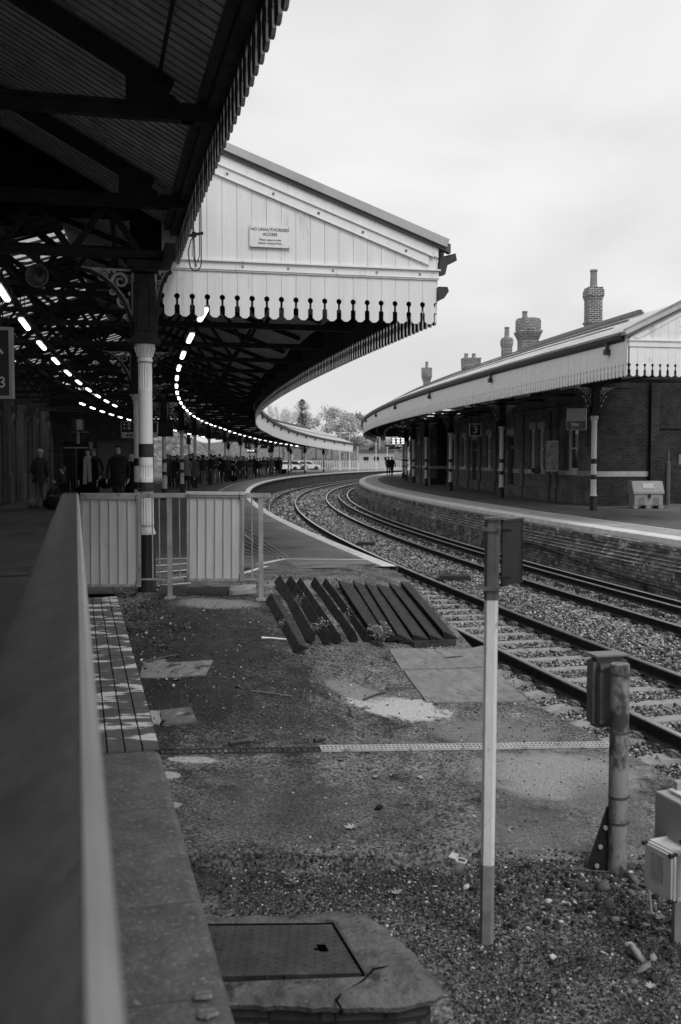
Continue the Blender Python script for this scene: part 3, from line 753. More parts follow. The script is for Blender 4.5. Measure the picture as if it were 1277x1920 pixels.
while a<A(60): 
    mb.bar(P(RE_+.1,a,zm(RE_+.1)-.075),P(264.7,a,zm(264.7)-.055),.012,.014); a+=.3/260
mb.build('soffit_battens',MATS['soffit_batten'],tm,origin=ORG)
# glazed ridge band and far slope; solid strips alternate
mb=MB(); mb.sweep([(264.8,zm(264.8)+.02),(266.3,zm(266.3)+.02),(268.7,zm(268.7)+.0)],a0,a1,NS,closed=False,zf=zdrop); mb.build('roof_glazing',GLASSR,tm,origin=ORG)
mb=MB(); i=0; a=a0
while a<A(125):
    dz=zdrop(P(264,a).y)
    mb.bar(P(264.8,a,zm(264.8)+dz-.01),P(266.3,a,zm(266.3)+dz-.01),.05,.06); mb.bar(P(266.3,a,zm(266.3)+dz-.01),P(268.7,a,zm(268.7)+dz-.01),.05,.06); a+=.62/266; i+=1
mb.sweep([(266.2,zm(266.3)-.03),(266.4,zm(266.3)-.03),(266.4,zm(266.3)+.1),(266.2,zm(266.3)+.1)],a0,a1,NS,zf=zdrop)
# boarded bays alternating with glass
bay=6.1/266; a=a0+bay*1.0; k=0
while a<a1-bay:
    dz=zdrop(P(264,a).y); mb.sweep([(264.7,zm(264.8)+.03),(266.3,zm(266.3)+.04),(266.3,zm(266.3)+.07),(264.7,zm(264.8)+.07)],a,a+bay*.52,4,zf=zdrop)
    mb.sweep([(266.3,zm(266.3)+.03),(268.7,zm(268.7)+.03),(268.7,zm(268.7)+.07),(266.3,zm(266.3)+.07)],a+bay*.1,a+bay*.55,4,zf=zdrop); a+=bay
mb.build('glazing_frame',IRONG,tm,origin=ORG,polar=True)
# valance along the track
mb=MB(); valance_arc(mb,RE_,a0,a1,.2,3.5,4.45,zf=zdrop,full=240,out=-1); mb.build('valance',[WHITE,MATS['valance_inner_shade']],tm,origin=ORG)
mb=MB(); mb.sweep([(RE_+.035,3.83),(RE_+.035,4.5)],a0,a1,NS,closed=False,zf=zdrop); mb.build('valance_backing',mat('valance_back_shade',.025,.8,var=.3),tm,origin=ORG)  # backing darkened as well, painting the shade on the platform side
mb=MB(); mb.sweep([(RE_-.02,4.42),(RE_-.03,4.42),(RE_-.09,4.47),(RE_-.17,4.49),(RE_-.18,4.58),(RE_-.2,4.6),(RE_-.02,4.6)],a0+.0006,a1,NS,zf=zdrop); mb.build('gutter',GUTTER,tm,origin=ORG)
mb=MB(); a=a0+.0022
while a<a1:
    dz=zdrop(P(259,a).y)
    mb.box(P(RE_-.1,a,4.33+dz),(.15,.1,.14),rz=-a); mb.box(P(RE_-.07,a,4.22+dz),(.1,.08,.1),rz=-a); a+=6.2/259
mb.build('gutter_brackets',GUTTER,tm,origin=ORG)
# snow boards / ridge boards seen on far roof
mb=MB(); mb.sweep([(261.,5.36),(260.95,5.36),(260.95,5.42),(261,5.42)],A(70),a1,40,zf=zdrop)
mb.sweep([(263.6,6.25),(263.5,6.25),(263.5,6.5),(263.6,6.5)],A(60),a1-.02,40,zf=zdrop); mb.build('roof_rails',IRONG,tm,origin=ORG)
# gable end, plane perpendicular to track at a0
ag=a0; tg=Vector((math.sin(ag),math.cos(ag),0)); ng=Vector((-math.cos(ag),math.sin(ag),0)); cg=P(RE_,ag,0)
def gf(u,v,w_): return cg+ng*u-tg*w_+Vector((0,0,v))   # u leftwards from the eave corner, w toward the viewer
mb=MB(); w_=.2; 
n=int(9.6/w_)
for i in range(n):
    u=.0+(i+.5)*w_
    th=.028+(i%2)*.002+random.uniform(0,.0015)
    if u<3.75:
        mb.prism(board_poly(w_,.66),lambda a_,b_,c_,u=u:gf(u+a_,3.5+b_,c_),th)
    # boards above the rail
    zb=4.2
    zt0,zt1=zm(RE_+u-w_/2)-.1,zm(RE_+u+w_/2)-.1
    if max(zt0,zt1)>zb and u<3.75: mb.prism([(-w_/2+.0022,zb),(w_/2-.0022,zb),(w_/2-.0022,zt1),(-w_/2+.0022,zt0)],lambda a_,b_,c_,u=u:gf(u+a_,b_,c_),th)
mb2=MB()
for i in range(n):
    u=(i+.5)*w_
    if 3.75<=u<6.3: mb2.prism([(-w_/2-.004,4.3 if u<4.3 else 4.72),(w_/2+.004,4.3 if u<4.3 else 4.72),(w_/2+.004,zm(RE_+u+w_/2)-.1),(-w_/2-.004,zm(RE_+u-w_/2)-.1)],lambda a_,b_,c_,u=u:gf(u+a_,b_,c_+.004*(i%2)),.028)
mb2.build('shade_dark_boards',mat('shade_dark_boards',.012,.95,var=.3,scale=4),tm,origin=ORG)  # boards coloured near-black to paint in the shade below the near canopy
GAB=mat('gable_boards',.7,.42,var=.07,scale=2,stretch=(4,4,.5),dirt=[(.5,1.3,.35),(.33,5,.13),(.25,22,.05)],bump=.1,bscale=50)
mb.build('gable_boards',GAB,tm,origin=ORG)
mb=MB(); mb.prism([(0,3.83),(3.8,3.83),(3.8,4.6),(3.8,zm(RE_+3.8)-.12),(0.0,4.5)],lambda a_,b_,c_:gf(a_,b_,c_-.03),.025); mb.build('gable_backing',mat('gable_back',.12,.7),tm,origin=ORG)
mb=MB()
mb.prism([(-.03,4.11),(3.78,4.11),(3.78,4.235),(-.03,4.235)],lambda a_,b_,c_:gf(a_,b_,.03+c_),.02)
mb.prism([(-.05,4.235),(3.78,4.235),(3.78,4.26),(-.05,4.26)],lambda a_,b_,c_:gf(a_,b_,.03+c_),.05)
mb.prism([(-.04,4.13),(3.8,4.13),(3.8,4.142),(-.04,4.142)],lambda a_,b_,c_:gf(a_,b_,.05+c_),.012)
def slope(o0,o1,x0=-.02,x1=3.9):
    return [(x0,4.62+.36*x0+o0),(x1,4.62+.36*x1+o0),(x1,4.62+.36*x1+o1),(x0,4.62+.36*x0+o1)]
mb.prism(slope(-.345,-.215,.12),lambda a_,b_,c_:gf(a_,b_,.03+c_),.022)
mb.prism(slope(-.215,-.195,.05),lambda a_,b_,c_:gf(a_,b_,.03+c_),.045)
mb.prism(slope(-.195,-.06,-.02),lambda a_,b_,c_:gf(a_,b_,.03+c_),.03)
mb.prism(slope(-.352,-.34,.12),lambda a_,b_,c_:gf(a_,b_,.03+c_),.035)
mb.build('bargeboard',WHITE,tm,origin=ORG,bevel=.003)
mb=MB(); mb.prism(slope(-.065,.06,-.19,5.6),lambda a_,b_,c_:gf(a_,b_,c_-.02),.11); mb.build('roof_edge_fascia',LEADM,tm,origin=ORG)
mb=MB()
for k in range(9):
    u=.45+k*.62; p=gf(u,4.62+.36*u-.28,.056); mb.lathe([(.018,-.004),(.018,.004)],p,n=8)
    mb.box(gf(u,4.62+.36*u-.28,.058),(.028,.012,.028),rz=-ag)
    if k<7: mb.box(gf(.25+k*.62,4.185,.055),(.028,.012,.028),rz=-ag)
mb.build('bolt_heads',mat('bolt_metal',.22,.5,metal=.3),tm,origin=ORG)
mb=MB()
mb.prism([(-.06,4.44),(-.28,4.5),(-.3,4.4),(-.16,4.33),(-.13,4.2),(-.02,4.17)],lambda a_,b_,c_:gf(a_,b_,-.06+c_),.1)
mb.prism([(-.02,4.02),(-.15,4.02),(-.17,3.96),(-.1,3.86),(-.02,3.82)],lambda a_,b_,c_:gf(a_,b_,-.02+c_),.1)
mb.build('gutter_end',GUTTER,tm,origin=ORG)
# transverse trusses every 3 m (right part) and lattice girders (left part)
k=0; Y=14.9
while Y<126:
    a=A(Y,262); dz=zdrop(Y); mb=MB(); dd=Y<70
    mb.bar(P(259.35,a,4.0+dz),P(263.2,a,4.0+dz),.09,.1)
    mb.bar(P(259.4,a,zm(259.4)-.16+dz),P(264.8,a,zm(264.8)-.14+dz),.07,.11)
    mb.prism([(0,0),(.45,0),(.32,.26),(0,.42)],lambda u,v,w_:P(259.33+u,a,4.0+v+dz)+Vector((0,w_-.04,0)),.08)
    if dd:
        mb.bar(P(261.0,a,4.0+dz),P(262,a,zm(262)-.2+dz),.05,.07); mb.bar(P(261.0,a,4.0+dz),P(260.5,a,zm(260.5)-.2+dz),.05,.07); mb.bar(P(262.9,a,4.0+dz),P(262,a,zm(262)-.2+dz),.05,.07)
        # lattice
        mb.bar(P(263,a,4.62+dz),P(268.6,a,4.62+dz),.1,.09); mb.bar(P(263,a,3.98+dz),P(268.6,a,3.98+dz),.1,.08)
        q=0; rr=263.1
        while rr<268:
            mb.bar(P(rr,a,4.0+dz),P(rr+.42,a,4.6+dz),.02,.07); mb.bar(P(rr+.84,a,4.0+dz),P(rr+.42,a,4.6+dz),.03,.07)
            if q%2: mb.bar(P(rr,a,4.6+dz),P(rr+.42,a,4.0+dz),.02,.05)
            rr+=.84; q+=1
        mb.bar(P(264.4,a,4.62+dz),P(266.3,a,zm(266.3)-.1+dz),.06,.1); mb.bar(P(268.4,a,4.62+dz),P(266.3,a,zm(266.3)-.1+dz),.06,.1)
        mb.bar(P(265.3,a,5.55+dz),P(267.5,a,5.55+dz),.03,.03); mb.bar(P(266.3,a,4.6+dz),P(266.3,a,6.5+dz),.02,.02)
    else: mb.bar(P(263,a,4.3+dz),P(268.6,a,4.3+dz),.1,.4)
    mb.build('roof_truss',IRON,tm,origin=ORG); Y+=3.; k+=1
# longitudinal girders
mb=MB()
for r in(263.0,):
    mb.sweep([(r-.06,3.93),(r+.06,3.93),(r+.06,4.05),(r-.06,4.05)],A(11.4,263),a1,NS,zf=zdrop)
mb.sweep([(265.9,3.95),(266,3.95),(266,4.05),(265.9,4.05)],a0,a1,NS,zf=zdrop)
for zz in(4.9,5.3): mb.sweep([(262.-.03,zz),(262+.03,zz),(262+.03,zz+.07),(262-.03,zz+.07)] if zz<5 else [(263.6,zz+.3),(263.68,zz+.3),(263.68,zz+.37),(263.6,zz+.37)],a0,a1,NS,zf=zdrop)
mb.build('longitudinal_girder',IRON,tm,origin=ORG)
# first lattice girder over nearest column under the near canopy
mb=MB(); a=A(12.0,263)
mb.bar(P(262.9,a,4.62),P(269.5,a,4.62),.14,.1); mb.bar(P(262.9,a,4.02),P(269.5,a,4.02),.14,.09); rr=263.3
while rr<269.3: mb.bar(P(rr,a,4.02),P(rr+.4,a,4.6),.03,.08); mb.bar(P(rr+.8,a,4.02),P(rr+.4,a,4.6),.03,.08); rr+=.8
mb.build('lattice_girder',IRON,tm,origin=ORG)
# notice on gable
tsg=empty('notice_board',gf(2.36,4.6,.052),-ag,'white notice lettered NO UNAUTHORISED ACCESS screwed to the boarded gable','sign')
mb=MB(); mb.box((0,-.008,0),(.555,.014,.3)); mb.build('panel',WHITEC,tsg,bevel=.003)
TXT=mat('dark_lettering',.03,.5,var=.05)
def tx(s,z,size,b=.0,x=0): text_mesh(s,size,'lettering',TXT,tsg,facing((x,-.0165,z)),bold=b)
tx('NO UNAUTHORISED',.085,.056,.0005); tx('ACCESS',.022,.056,.0005); tx('Please report to the',-.05,.036,.0003); tx('Station Control Point',-.095,.036,.0003)
for x in(-.255,.255):
    for z in(-.13,.13):
        mb=MB(); mb.lathe([(.006,0),(.006,.004)],n=6); o=mb.build('screw',MATS['bolt_metal'],tsg); o.location=(x,-.0155,z); o.rotation_euler=(math.pi/2,0,0)
# aerial by near canopy
tan=empty('aerial',UD(372,440,12.4),0,'looped rod aerial fixed beside the edge of the near canopy','aerial')
mb=MB(); s=12.4/1867
def q(x,y): return Vector(((x-372)*s,0,(440-y)*s))
mb.tube([q(377,380),q(377,440),q(377,490)]+[q(366+11*math.cos(t),492+14*math.sin(t)) for t in [0,.5,1,1.5,2,2.6,3.1]]+[q(353,470),q(358,450),q(366,441)],.008,6)
mb.build('rod',IRONG,tan)
mb=MB(); mb.tube([q(361,376)]+[q(366,500)],.008,6); mb.tube([q(365,378),q(371,374),q(374,382),q(374,478),q(370,490),q(365,490),q(362,478),q(362,376)],.006,6); mb.build('loop',IRONG,tan)
mb=MB(); mb.bar(q(344,444),q(381,437),.03,.03); mb.box(q(364,440),(.05,.05,.06)); mb.build('clamp',IRON,tan)

# =====================================================================
# RIGHT CANOPY
# =====================================================================
RR=252.3
tr_=empty('station_canopy',P(250,A(45),0),0,'long curving canopy over the right platform with pale scalloped valance','canopy'); ORG=tr_.location
b0,b1=A(22.8,RR),A(104,RR)
def zr(y): return 0
mb=MB(); mb.sweep([(RR+.12,4.42),(RR-1.45,5.17),(RR-5.2,5.3),(RR-5.2,5.36),(RR-1.45,5.25),(RR+.16,4.5)],b0-.0006,b1,90); mb.build('roof_slope',SLATE,tr_,origin=ORG,polar=True)
mb=MB(); mb.sweep([(RR-.05,4.44),(RR-1.45,5.12),(RR-5.2,5.25),(RR-5.2,5.27),(RR-1.45,5.14),(RR-.05,4.46)],b0+.0006,b1,90); mb.build('soffit',mat('right_soffit',.4,.7),tr_,origin=ORG)
mb=MB()
for rr,z in((RR-.55,4.78),(RR-.95,4.99),(RR-1.35,5.19)):
    mb.sweep([(rr,z+.03),(rr-.04,z+.05),(rr-.04,z+.09),(rr,z+.08)],A(24),b1,90)
a=A(24)
while a<b1:
    for rr,z in((RR-.55,4.78),(RR-.95,4.99)): mb.box(P(rr,a,z+.03),(.05,.03,.07),rz=-a)
    a+=1.2/252
mb.build('snow_rails',mat('snow_rail',.16,.6,var=.3),tr_,origin=ORG)
mb=MB(); mb.sweep([(RR-1.4,5.22),(RR-1.5,5.4),(RR-1.6,5.4),(RR-1.6,5.22)],A(24.5),A(33),10); mb.build('ridge_flashing',LEADM,tr_,origin=ORG)
RV=mat('right_valance_paint',.72,.5,var=.06,scale=5,dirt=[(.5,3,.3),(.35,8,.12)])
mb=MB(); valance_arc(mb,RR,b0,b1,.19,3.5,4.4,full=190,out=1); mb.build('valance',[RV,MATS['valance_inner_shade']],tr_,origin=ORG)
mb=MB(); mb.sweep([(RR-.035,3.83),(RR-.035,4.45)],b0,b1,90,closed=False); mb.build('valance_backing',MATS['valance_back_shade'],tr_,origin=ORG)
mb=MB(); mb.sweep([(RR+.02,4.3),(RR+.05,4.3),(RR+.12,4.36),(RR+.14,4.45),(RR+.02,4.45)],b0+.0005,b1,90); mb.build('gutter',GUTTER,tr_,origin=ORG)
a=b0+.0035
while a<b1:
    mb=MB(); mb.box(P(RR+.09,a,4.26),(.07,.06,.18),rz=-a); mb.box(P(RR+.1,a,4.13),(.13,.12,.13),rz=-a); a+=8.5/252
    mb.build('downpipe_hopper',GUTTER,tr_,origin=ORG)
ag2=b0; tg2=Vector((math.sin(ag2),math.cos(ag2),0)); ng2=Vector((math.cos(ag2),-math.sin(ag2),0)); cg2=P(RR,ag2,0)
def gr(u,v,w_): return cg2+ng2*u-tg2*w_+Vector((0,0,v))
mb=MB(); w_=.19
for i in range(26):
    u=.02+(i+.5)*w_; th=.028+(i%2)*.002
    mb.prism(board_poly(w_,.66),lambda a_,b_,c_,u=u:gr(u+a_,3.5+b_,c_),th)
    zt=lambda s_: min(4.42+.53*s_,5.17+.03*(s_-1.45))
    if zt(u)>4.36: mb.prism([(-w_/2+.002,4.3),(w_/2-.002,4.3),(w_/2-.002,zt(u+w_/2)-.05),(-w_/2+.002,max(4.31,zt(u-w_/2)-.05))],lambda a_,b_,c_,u=u:gr(u+a_,b_,c_),th)
mb.prism([(0,4.17),(5,4.17),(5,4.3),(0,4.3)],lambda a_,b_,c_:gr(a_,b_,c_),.05); mb.prism([(-.03,4.3),(5,4.3),(5,4.33),(-.03,4.33)],lambda a_,b_,c_:gr(a_,b_,c_),.08)
mb.prism([(.25,4.36),(1.5,5.02),(1.5,5.1),(0.12,4.38)],lambda a_,b_,c_:gr(a_,b_,c_+.03),.02)
mb.build('gable_boards',RV,tr_,origin=ORG)
mb=MB(); mb.prism([(0,3.83),(5,3.83),(5,4.9),(1.5,4.9),(0,4.4)],lambda a_,b_,c_:gr(a_,b_,c_-.04),.02); mb.build('gable_backing',MATS['gable_back'],tr_,origin=ORG)
mb=MB(); mb.prism([(-.08,4.36),(1.5,5.12),(5.2,5.22),(5.2,5.42),(1.45,5.34),(-.12,4.55)],lambda a_,b_,c_:gr(a_,b_,c_-.02),.1); mb.build('roof_edge_fascia',mat('right_fascia',.2,.55,var=.25,scale=2),tr_,origin=ORG)
Y=23.2
while Y<103:
    a=A(Y,251); mb=MB(); mb.bar(P(251.9,a,3.98),P(246.8,a,3.98),.09,.1); mb.bar(P(251.85,a,4.3),P(250.5,a,5.0),.08,.1); mb.bar(P(249.1,a,4.0),P(250.5,a,5.0),.06,.06); mb.build('roof_truss',IRON,tr_,origin=ORG); Y+=3.3
mb=MB(); mb.sweep([(249.04,3.92),(249.16,3.92),(249.16,4.04),(249.04,4.04)],A(24),b1,60); mb.sweep([(251.2,3.96),(251.28,3.96),(251.28,4.04),(251.2,4.04)],A(24),b1,60)
mb.build('longitudinal_girder',IRONG,tr_,origin=ORG)
# unlit grey light fittings under the right canopy
used=None
for i in range(16):
    a=A(26+4.2*i,250.6)
    if used is None:
        t=empty('light_fitting',(0,0,0),0,'x','light fitting'); mb=MB(); mb.box((0,0,0),(.12,1.5,.09)); mb.build('housing',mat('fitting_grey',.3,.5),t,bevel=.015); mb=MB(); mb.box((0,0,-.06),(.09,1.4,.035)); mb.build('diffuser',mat('fitting_diffuser',.5,.3),t); used=tree_of(t)
    else: t=copy_tree(used)
    t.location=P(250.6,a,3.83); t.rotation_euler=(0,0,-a); t['label']='unlit grey strip light under the right canopy, %s from its near gable'%nth(i+1); t['group']='unlit strip lights of the right canopy'

# =====================================================================
# RIGHT STATION BUILDING
# =====================================================================
tb=empty('station_building',P(245,A(50),0),0,'brick station building behind the right platform columns','building'); ORG=tb.location
WALLT=4.3
def wallseg(r,Y0,Y1,r_back=238.,front=True,pil=True,nopen=None):
    a0_,a1_=A(Y0,r),A(Y1,r); mb=MB()
    opens=nopen or []
    # wall as strips around openings
    cuts=sorted(set([Y0,Y1]+[v for o in opens for v in (o[0],o[1])]))
    for y0,y1 in zip(cuts[:-1],cuts[1:]):
        op=[o for o in opens if o[0]<=(y0+y1)/2<=o[1]]
        def bx(z0,z1): mb.sweep([(r,z0),(r-.35,z0),(r-.35,z1),(r,z1)],A(y0,r),A(y1,r),max(1,int((y1-y0)/2)))
        if op: bx(0,op[0][2]); bx(op[0][3],WALLT)
        else: bx(0,WALLT)
    mb.sweep([(r+.06,0),(r-.02,0),(r-.02,.5),(r,.5),(r+.06,.44)],a0_,a1_,max(1,int((Y1-Y0)/3)))
    mb.build('wall',BRICK,tb,origin=ORG,polar=True)
    mb=MB()
    for z0,z1,o in((1.2,1.38,.02),(2.78,2.86,.03),(3.35,3.42,.05),(3.42,3.5,.08)):
        pass
    for y0,y1 in zip(cuts[:-1],cuts[1:]):
        op=[o for o in opens if o[0]<=(y0+y1)/2<=o[1]]
        if not op or op[0][2]>1.1:
            mb.sweep([(r-.02,1.02),(r+.025,1.02),(r+.025,1.2),(r-.02,1.2)],A(y0,r),A(y1,r),2)
    mb.build('stone_band',SBAND,tb,origin=ORG)
    mb=MB(); mb.sweep([(r-.02,2.72),(r+.03,2.72),(r+.03,2.8),(r-.02,2.8)],a0_,a1_,4) if not opens else None
    mb.sweep([(r-.02,3.5),(r+.05,3.5),(r+.09,3.62),(r-.02,3.62)],a0_,a1_,6); mb.build('cornice',BRICK,tb,origin=ORG,polar=True)
    for o in opens:
        ac=A((o[0]+o[1])/2,r); c=P(r,ac,0); w_=(o[1]-o[0])
        e=empty('part',(0,0,0))  ; bpy.data.objects.remove(e)
        mb=MB(); zc=(o[2]+o[3])/2
        nrm=Vector((-math.cos(ac),math.sin(ac),0)); tt=Vector((math.sin(ac),math.cos(ac),0))
        def bb(u0,u1,v0,v1,d0,d1):
            mb.prism([(u0,v0),(u1,v0),(u1,v1),(u0,v1)],lambda a_,b_,c_:c+tt*a_+nrm*c_+Vector((0,0,b_)) if False else c+tt*a_+nrm*(d0+(d1-d0)*c_)+Vector((0,0,b_)),1.)
        H=w_/2
        bb(-H,-H+.09,o[2],o[3],-.2,-.08); bb(H-.09,H,o[2],o[3],-.2,-.08); bb(-H,H,o[3]-.09,o[3],-.2,-.08); bb(-H,H,o[2],o[2]+.08,-.2,-.08)
        if o[4]=='w': bb(-H,H,zc-.03,zc+.03,-.19,-.1)
        else: bb(-H,H,2.1,2.2,-.2,-.1)
        fr=mb.build('window' if o[4]=='w' else 'door',mat('white_joinery',.75,.5,var=.1) if o[4]=='w' else mat('grey_joinery',.12,.5),tb,origin=ORG)
        mb=MB(); bb(-H+.09,H-.09,o[2]+.08,o[3]-.09,-.17,-.165); mb.build('pane',WGLASS,fr,origin=ORG)
        if o[4]=='w':
            mb=MB(); bb(-H-.08,H+.08,o[2]-.16,o[2],-.1,.06); mb.build('window_sill',mat('pale_sill',.5,.7,var=.2),fr,origin=ORG)
        mb=MB(); bb(-H-.12,H+.12,o[3],o[3]+.28,-.1,.02); mb.build('lintel',SBAND,fr,origin=ORG)
    ys=[]
    return
def pil(r,Y,w_=.5):
    mb=MB(); a=A(Y,r); da=w_/r/2
    mb.sweep([(r-.05,0),(r+.14,0),(r+.14,.5),(r+.09,.6),(r+.09,2.75),(r+.12,2.8),(r+.12,2.9),(r+.09,2.95),(r+.09,3.5),(r-.05,3.5)],a-da,a+da,1); mb.build('pilaster',BRICK,tb,origin=ORG,polar=True)
wallseg(247.9,34.3,46.0,nopen=[(36.4,37.5,1.2,2.85,'w'),(40.1,40.7,1.2,2.85,'w'),(41.2,41.8,1.2,2.85,'w'),(44.2,45.1,.0,2.7,'d')])
for y in(34.6,38.6,39.0+.4,42.8,45.7): pil(247.9,y)
wallseg(247.3,46.0,64.,nopen=[(47.5,48.4,1.2,2.85,'w'),(50.6,51.5,1.2,2.85,'w'),(54,55,0,2.7,'d'),(57,58,1.2,2.85,'w'),(60.5,61.5,1.2,2.85,'w')])
for y in(46.3,49.5,53,56,59.5,63): pil(247.3,y)
wallseg(248.3,64,100,nopen=[(67,68.2,1.2,2.85,'w'),(72,73.2,0,2.7,'d'),(77,78.2,1.2,2.85,'w'),(83,84.2,1.2,2.85,'w'),(90,91,0,2.7,'d')])
for y in(65.5,70,75,80.5,87,94): pil(248.3,y)
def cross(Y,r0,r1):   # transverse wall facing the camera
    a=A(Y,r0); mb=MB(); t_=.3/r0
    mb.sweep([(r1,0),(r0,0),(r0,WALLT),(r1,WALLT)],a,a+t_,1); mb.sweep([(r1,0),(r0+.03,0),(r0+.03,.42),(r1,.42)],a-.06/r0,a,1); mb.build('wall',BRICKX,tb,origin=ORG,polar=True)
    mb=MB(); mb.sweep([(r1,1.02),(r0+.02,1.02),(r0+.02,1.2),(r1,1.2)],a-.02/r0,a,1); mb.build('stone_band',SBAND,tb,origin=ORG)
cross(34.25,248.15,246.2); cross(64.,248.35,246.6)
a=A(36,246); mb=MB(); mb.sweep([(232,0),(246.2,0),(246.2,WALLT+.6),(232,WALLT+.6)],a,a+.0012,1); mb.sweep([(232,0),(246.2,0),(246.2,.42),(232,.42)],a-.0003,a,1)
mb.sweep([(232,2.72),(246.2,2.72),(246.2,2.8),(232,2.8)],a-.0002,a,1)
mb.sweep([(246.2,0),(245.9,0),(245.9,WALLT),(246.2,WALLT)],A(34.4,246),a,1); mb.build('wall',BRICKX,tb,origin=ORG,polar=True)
mb=MB(); mb.sweep([(247.8,4.3),(244,6.2),(240,4.3)],A(37),A(98),30,closed=False); mb.build('roof',mat('slate_roof',.12,.7,var=.3,scale=2),tb,origin=ORG,polar=True)
def chimney(px,ytop,ybase,D,wpx,kind,pots,label):
    c=UD(px,ybase,D); zt=UD(px,ytop,D).z; zb=c.z-1.6; w_=wpx*D/1867
    t=empty('chimney_stack',(c.x,c.y,zb),-A(D),label,'chimney'); h=zt-zb; mb=MB()
    if kind=='sq':
        mb.box((0,0,(h-.5)/2),(w_*.86,w_*.86,h-.5)); mb.box((0,0,h-1.55),(w_,w_,.1)); mb.box((0,0,h-.46),(w_*.94,w_*.94,.1)); mb.box((0,0,h-.26),(w_*1.02,w_*1.02,.3)); mb.box((0,0,h-.05),(w_*.9,w_*.9,.1))
    elif kind=='oct':
        mb.box((0,0,(h-1.1)/2),(w_*.74,w_*.74,h-1.1)); mb.box((0,0,h-1.75),(w_*.8,w_*.8,.08))
        for i in range(5): mb.box((0,0,h-1.1+i*.09),(w_*(.78+.055*i),w_*(.78+.055*i),.09))
        p=[(w_*.54*math.cos(math.pi/8+k*math.pi/4),w_*.54*math.sin(math.pi/8+k*math.pi/4)) for k in range(8)]
        mb.prism(p,lambda u,v,q:Vector((u,v,h-.66+q)),.58); mb.prism([(a_*.92,b_*.92) for a_,b_ in p],lambda u,v,q:Vector((u,v,h-.08+q)),.08)
    else:
        mb.box((0,0,(h-1.1)/2),(w_*.62,w_*.62,h-1.1))
        for i in range(5): mb.box((0,0,h-1.05+i*.09),(w_*(.66+.07*i),w_*(.66+.07*i),.09))
        mb.box((0,0,h-.36),(w_*.94,w_*.94,.5)); mb.box((0,0,h-.06),(w_*.98,w_*.98,.1))
    mb.build('stack',BRICKC,t,uvs=True)
    for dx,hp,rp in pots:
        mb=MB(); mb.lathe([(rp*1.25,-.02),(rp*1.1,.06),(rp,.1),(rp*.9,hp-.1),(rp*1.05,hp-.08),(rp*1.05,hp)],n=14); o=mb.build('chimney_pot',POTM,t,smooth=True); o.location=(dx,0,h)
chimney(1112,540,612,45,30,'sq',[(0,.8,.16)],'tallest square brick chimney with one long pot, rightmost on the skyline')
chimney(990,598,655,56,44,'oct',[(-.2,.42,.15)],'broad chimney with flared eight-sided cap, second from the right on the skyline')
chimney(950,634,676,60,20,'sq',[(0,.65,.15)],'slim chimney just left of the broad eight-sided one')
chimney(883,672,690,73,35,'fl',[(-.35,.35,.14),(.2,.35,.14)],'wide chimney with two short pots in the middle of the skyline')
chimney(800,690,728,80,20,'fl',[(0,.5,.12)],'small flared chimney with one pot, leftmost on the skyline')
# =====================================================================
# LEFT BUILDING
# =====================================================================
tb2=empty('station_building',P(270,A(40),0),0,'dim brick building with pointed arch openings along the left platform','building'); ORG=tb2.location
r=268.5
mb=MB(); mb.sweep([(r,0),(r+.4,0),(r+.4,5.2),(r,5.2)],A(8,r),A(44.8,r),14); mb.sweep([(r-.06,0),(r+.02,0),(r+.02,1.0),(r-.06,.96)],A(8,r),A(44.8,r),14)
a=A(44.8,r); mb.sweep([(r,0),(r+5,0),(r+5,5.2),(r,5.2)],a,a+.0015,1)
mb.build('wall',BRICKL,tb2,origin=ORG,polar=True)
mb=MB(); mb.sweep([(268.6,5.2),(292,5.5),(292,5.7),(268.6,5.35)],A(-6,270),A(76,270),12); mb.build('roof',mat('added_shade_roof',.06,.8),tb2,origin=ORG)  # unseen slab over the building, added to darken the walls beneath
mb=MB(); a=A(70,269); mb.sweep([(267.4,0),(283,0),(283,5.),(267.4,5.)],a,a+.0012,1); mb.build('end_wall',BRICKL,tb2,origin=ORG,polar=True)
Y=31.0;i=0
while Y<45:
    mb=MB(); a=A(Y,r); da=.28/r
    mb.sweep([(r+.05,0),(r-.2,0),(r-.2,1.0),(r-.15,1.1),(r-.15,3.4),(r-.25,3.55),(r-.25,3.7),(r+.05,3.7)],a-da,a+da,1); mb.build('pilaster',mat('dim_stone',.16,.8,var=.3),tb2,origin=ORG)
    # pointed arch opening
    mb=MB(); a2=A(Y+1.15,r); c=P(r-.02,a2,0); tt=Vector((math.sin(a2),math.cos(a2),0)); nr=Vector((math.cos(a2),-math.sin(a2),0))
    ol=[(-.45,.1),(.45,.1),(.45,2.5)]+[(.45-.9*(1-math.cos(t_)),2.5+.9*math.sin(t_)) for t_ in (.3,.6,.9)]+[(0,3.28)]+[(-.45+.9*(1-math.cos(t_)),2.5+.9*math.sin(t_)) for t_ in (.9,.6,.3)]+[(-.45,2.5)]
    mb.prism(ol,lambda u,v,q:c+tt*u+nr*(q*.05)+Vector((0,0,v)),1.); ob=mb.build('arched_opening',mat('dark_opening',.015,.4),tb2,origin=ORG)
    mb=MB()
    for (u0,v0),(u1,v1) in zip(ol[2:-1]+[ol[-1]],ol[3:]+[(-.45,.1)]):
        mb.bar(c+tt*u0+nr*.06+Vector((0,0,v0)),c+tt*u1+nr*.06+Vector((0,0,v1)),.08,.12)
    mb.bar(c+tt*.45+nr*.06+Vector((0,0,.1)),c+tt*.45+nr*.06+Vector((0,0,2.5)),.08,.12); mb.build('arch_surround',MATS['dim_stone'],ob,origin=ORG)
    Y+=2.5
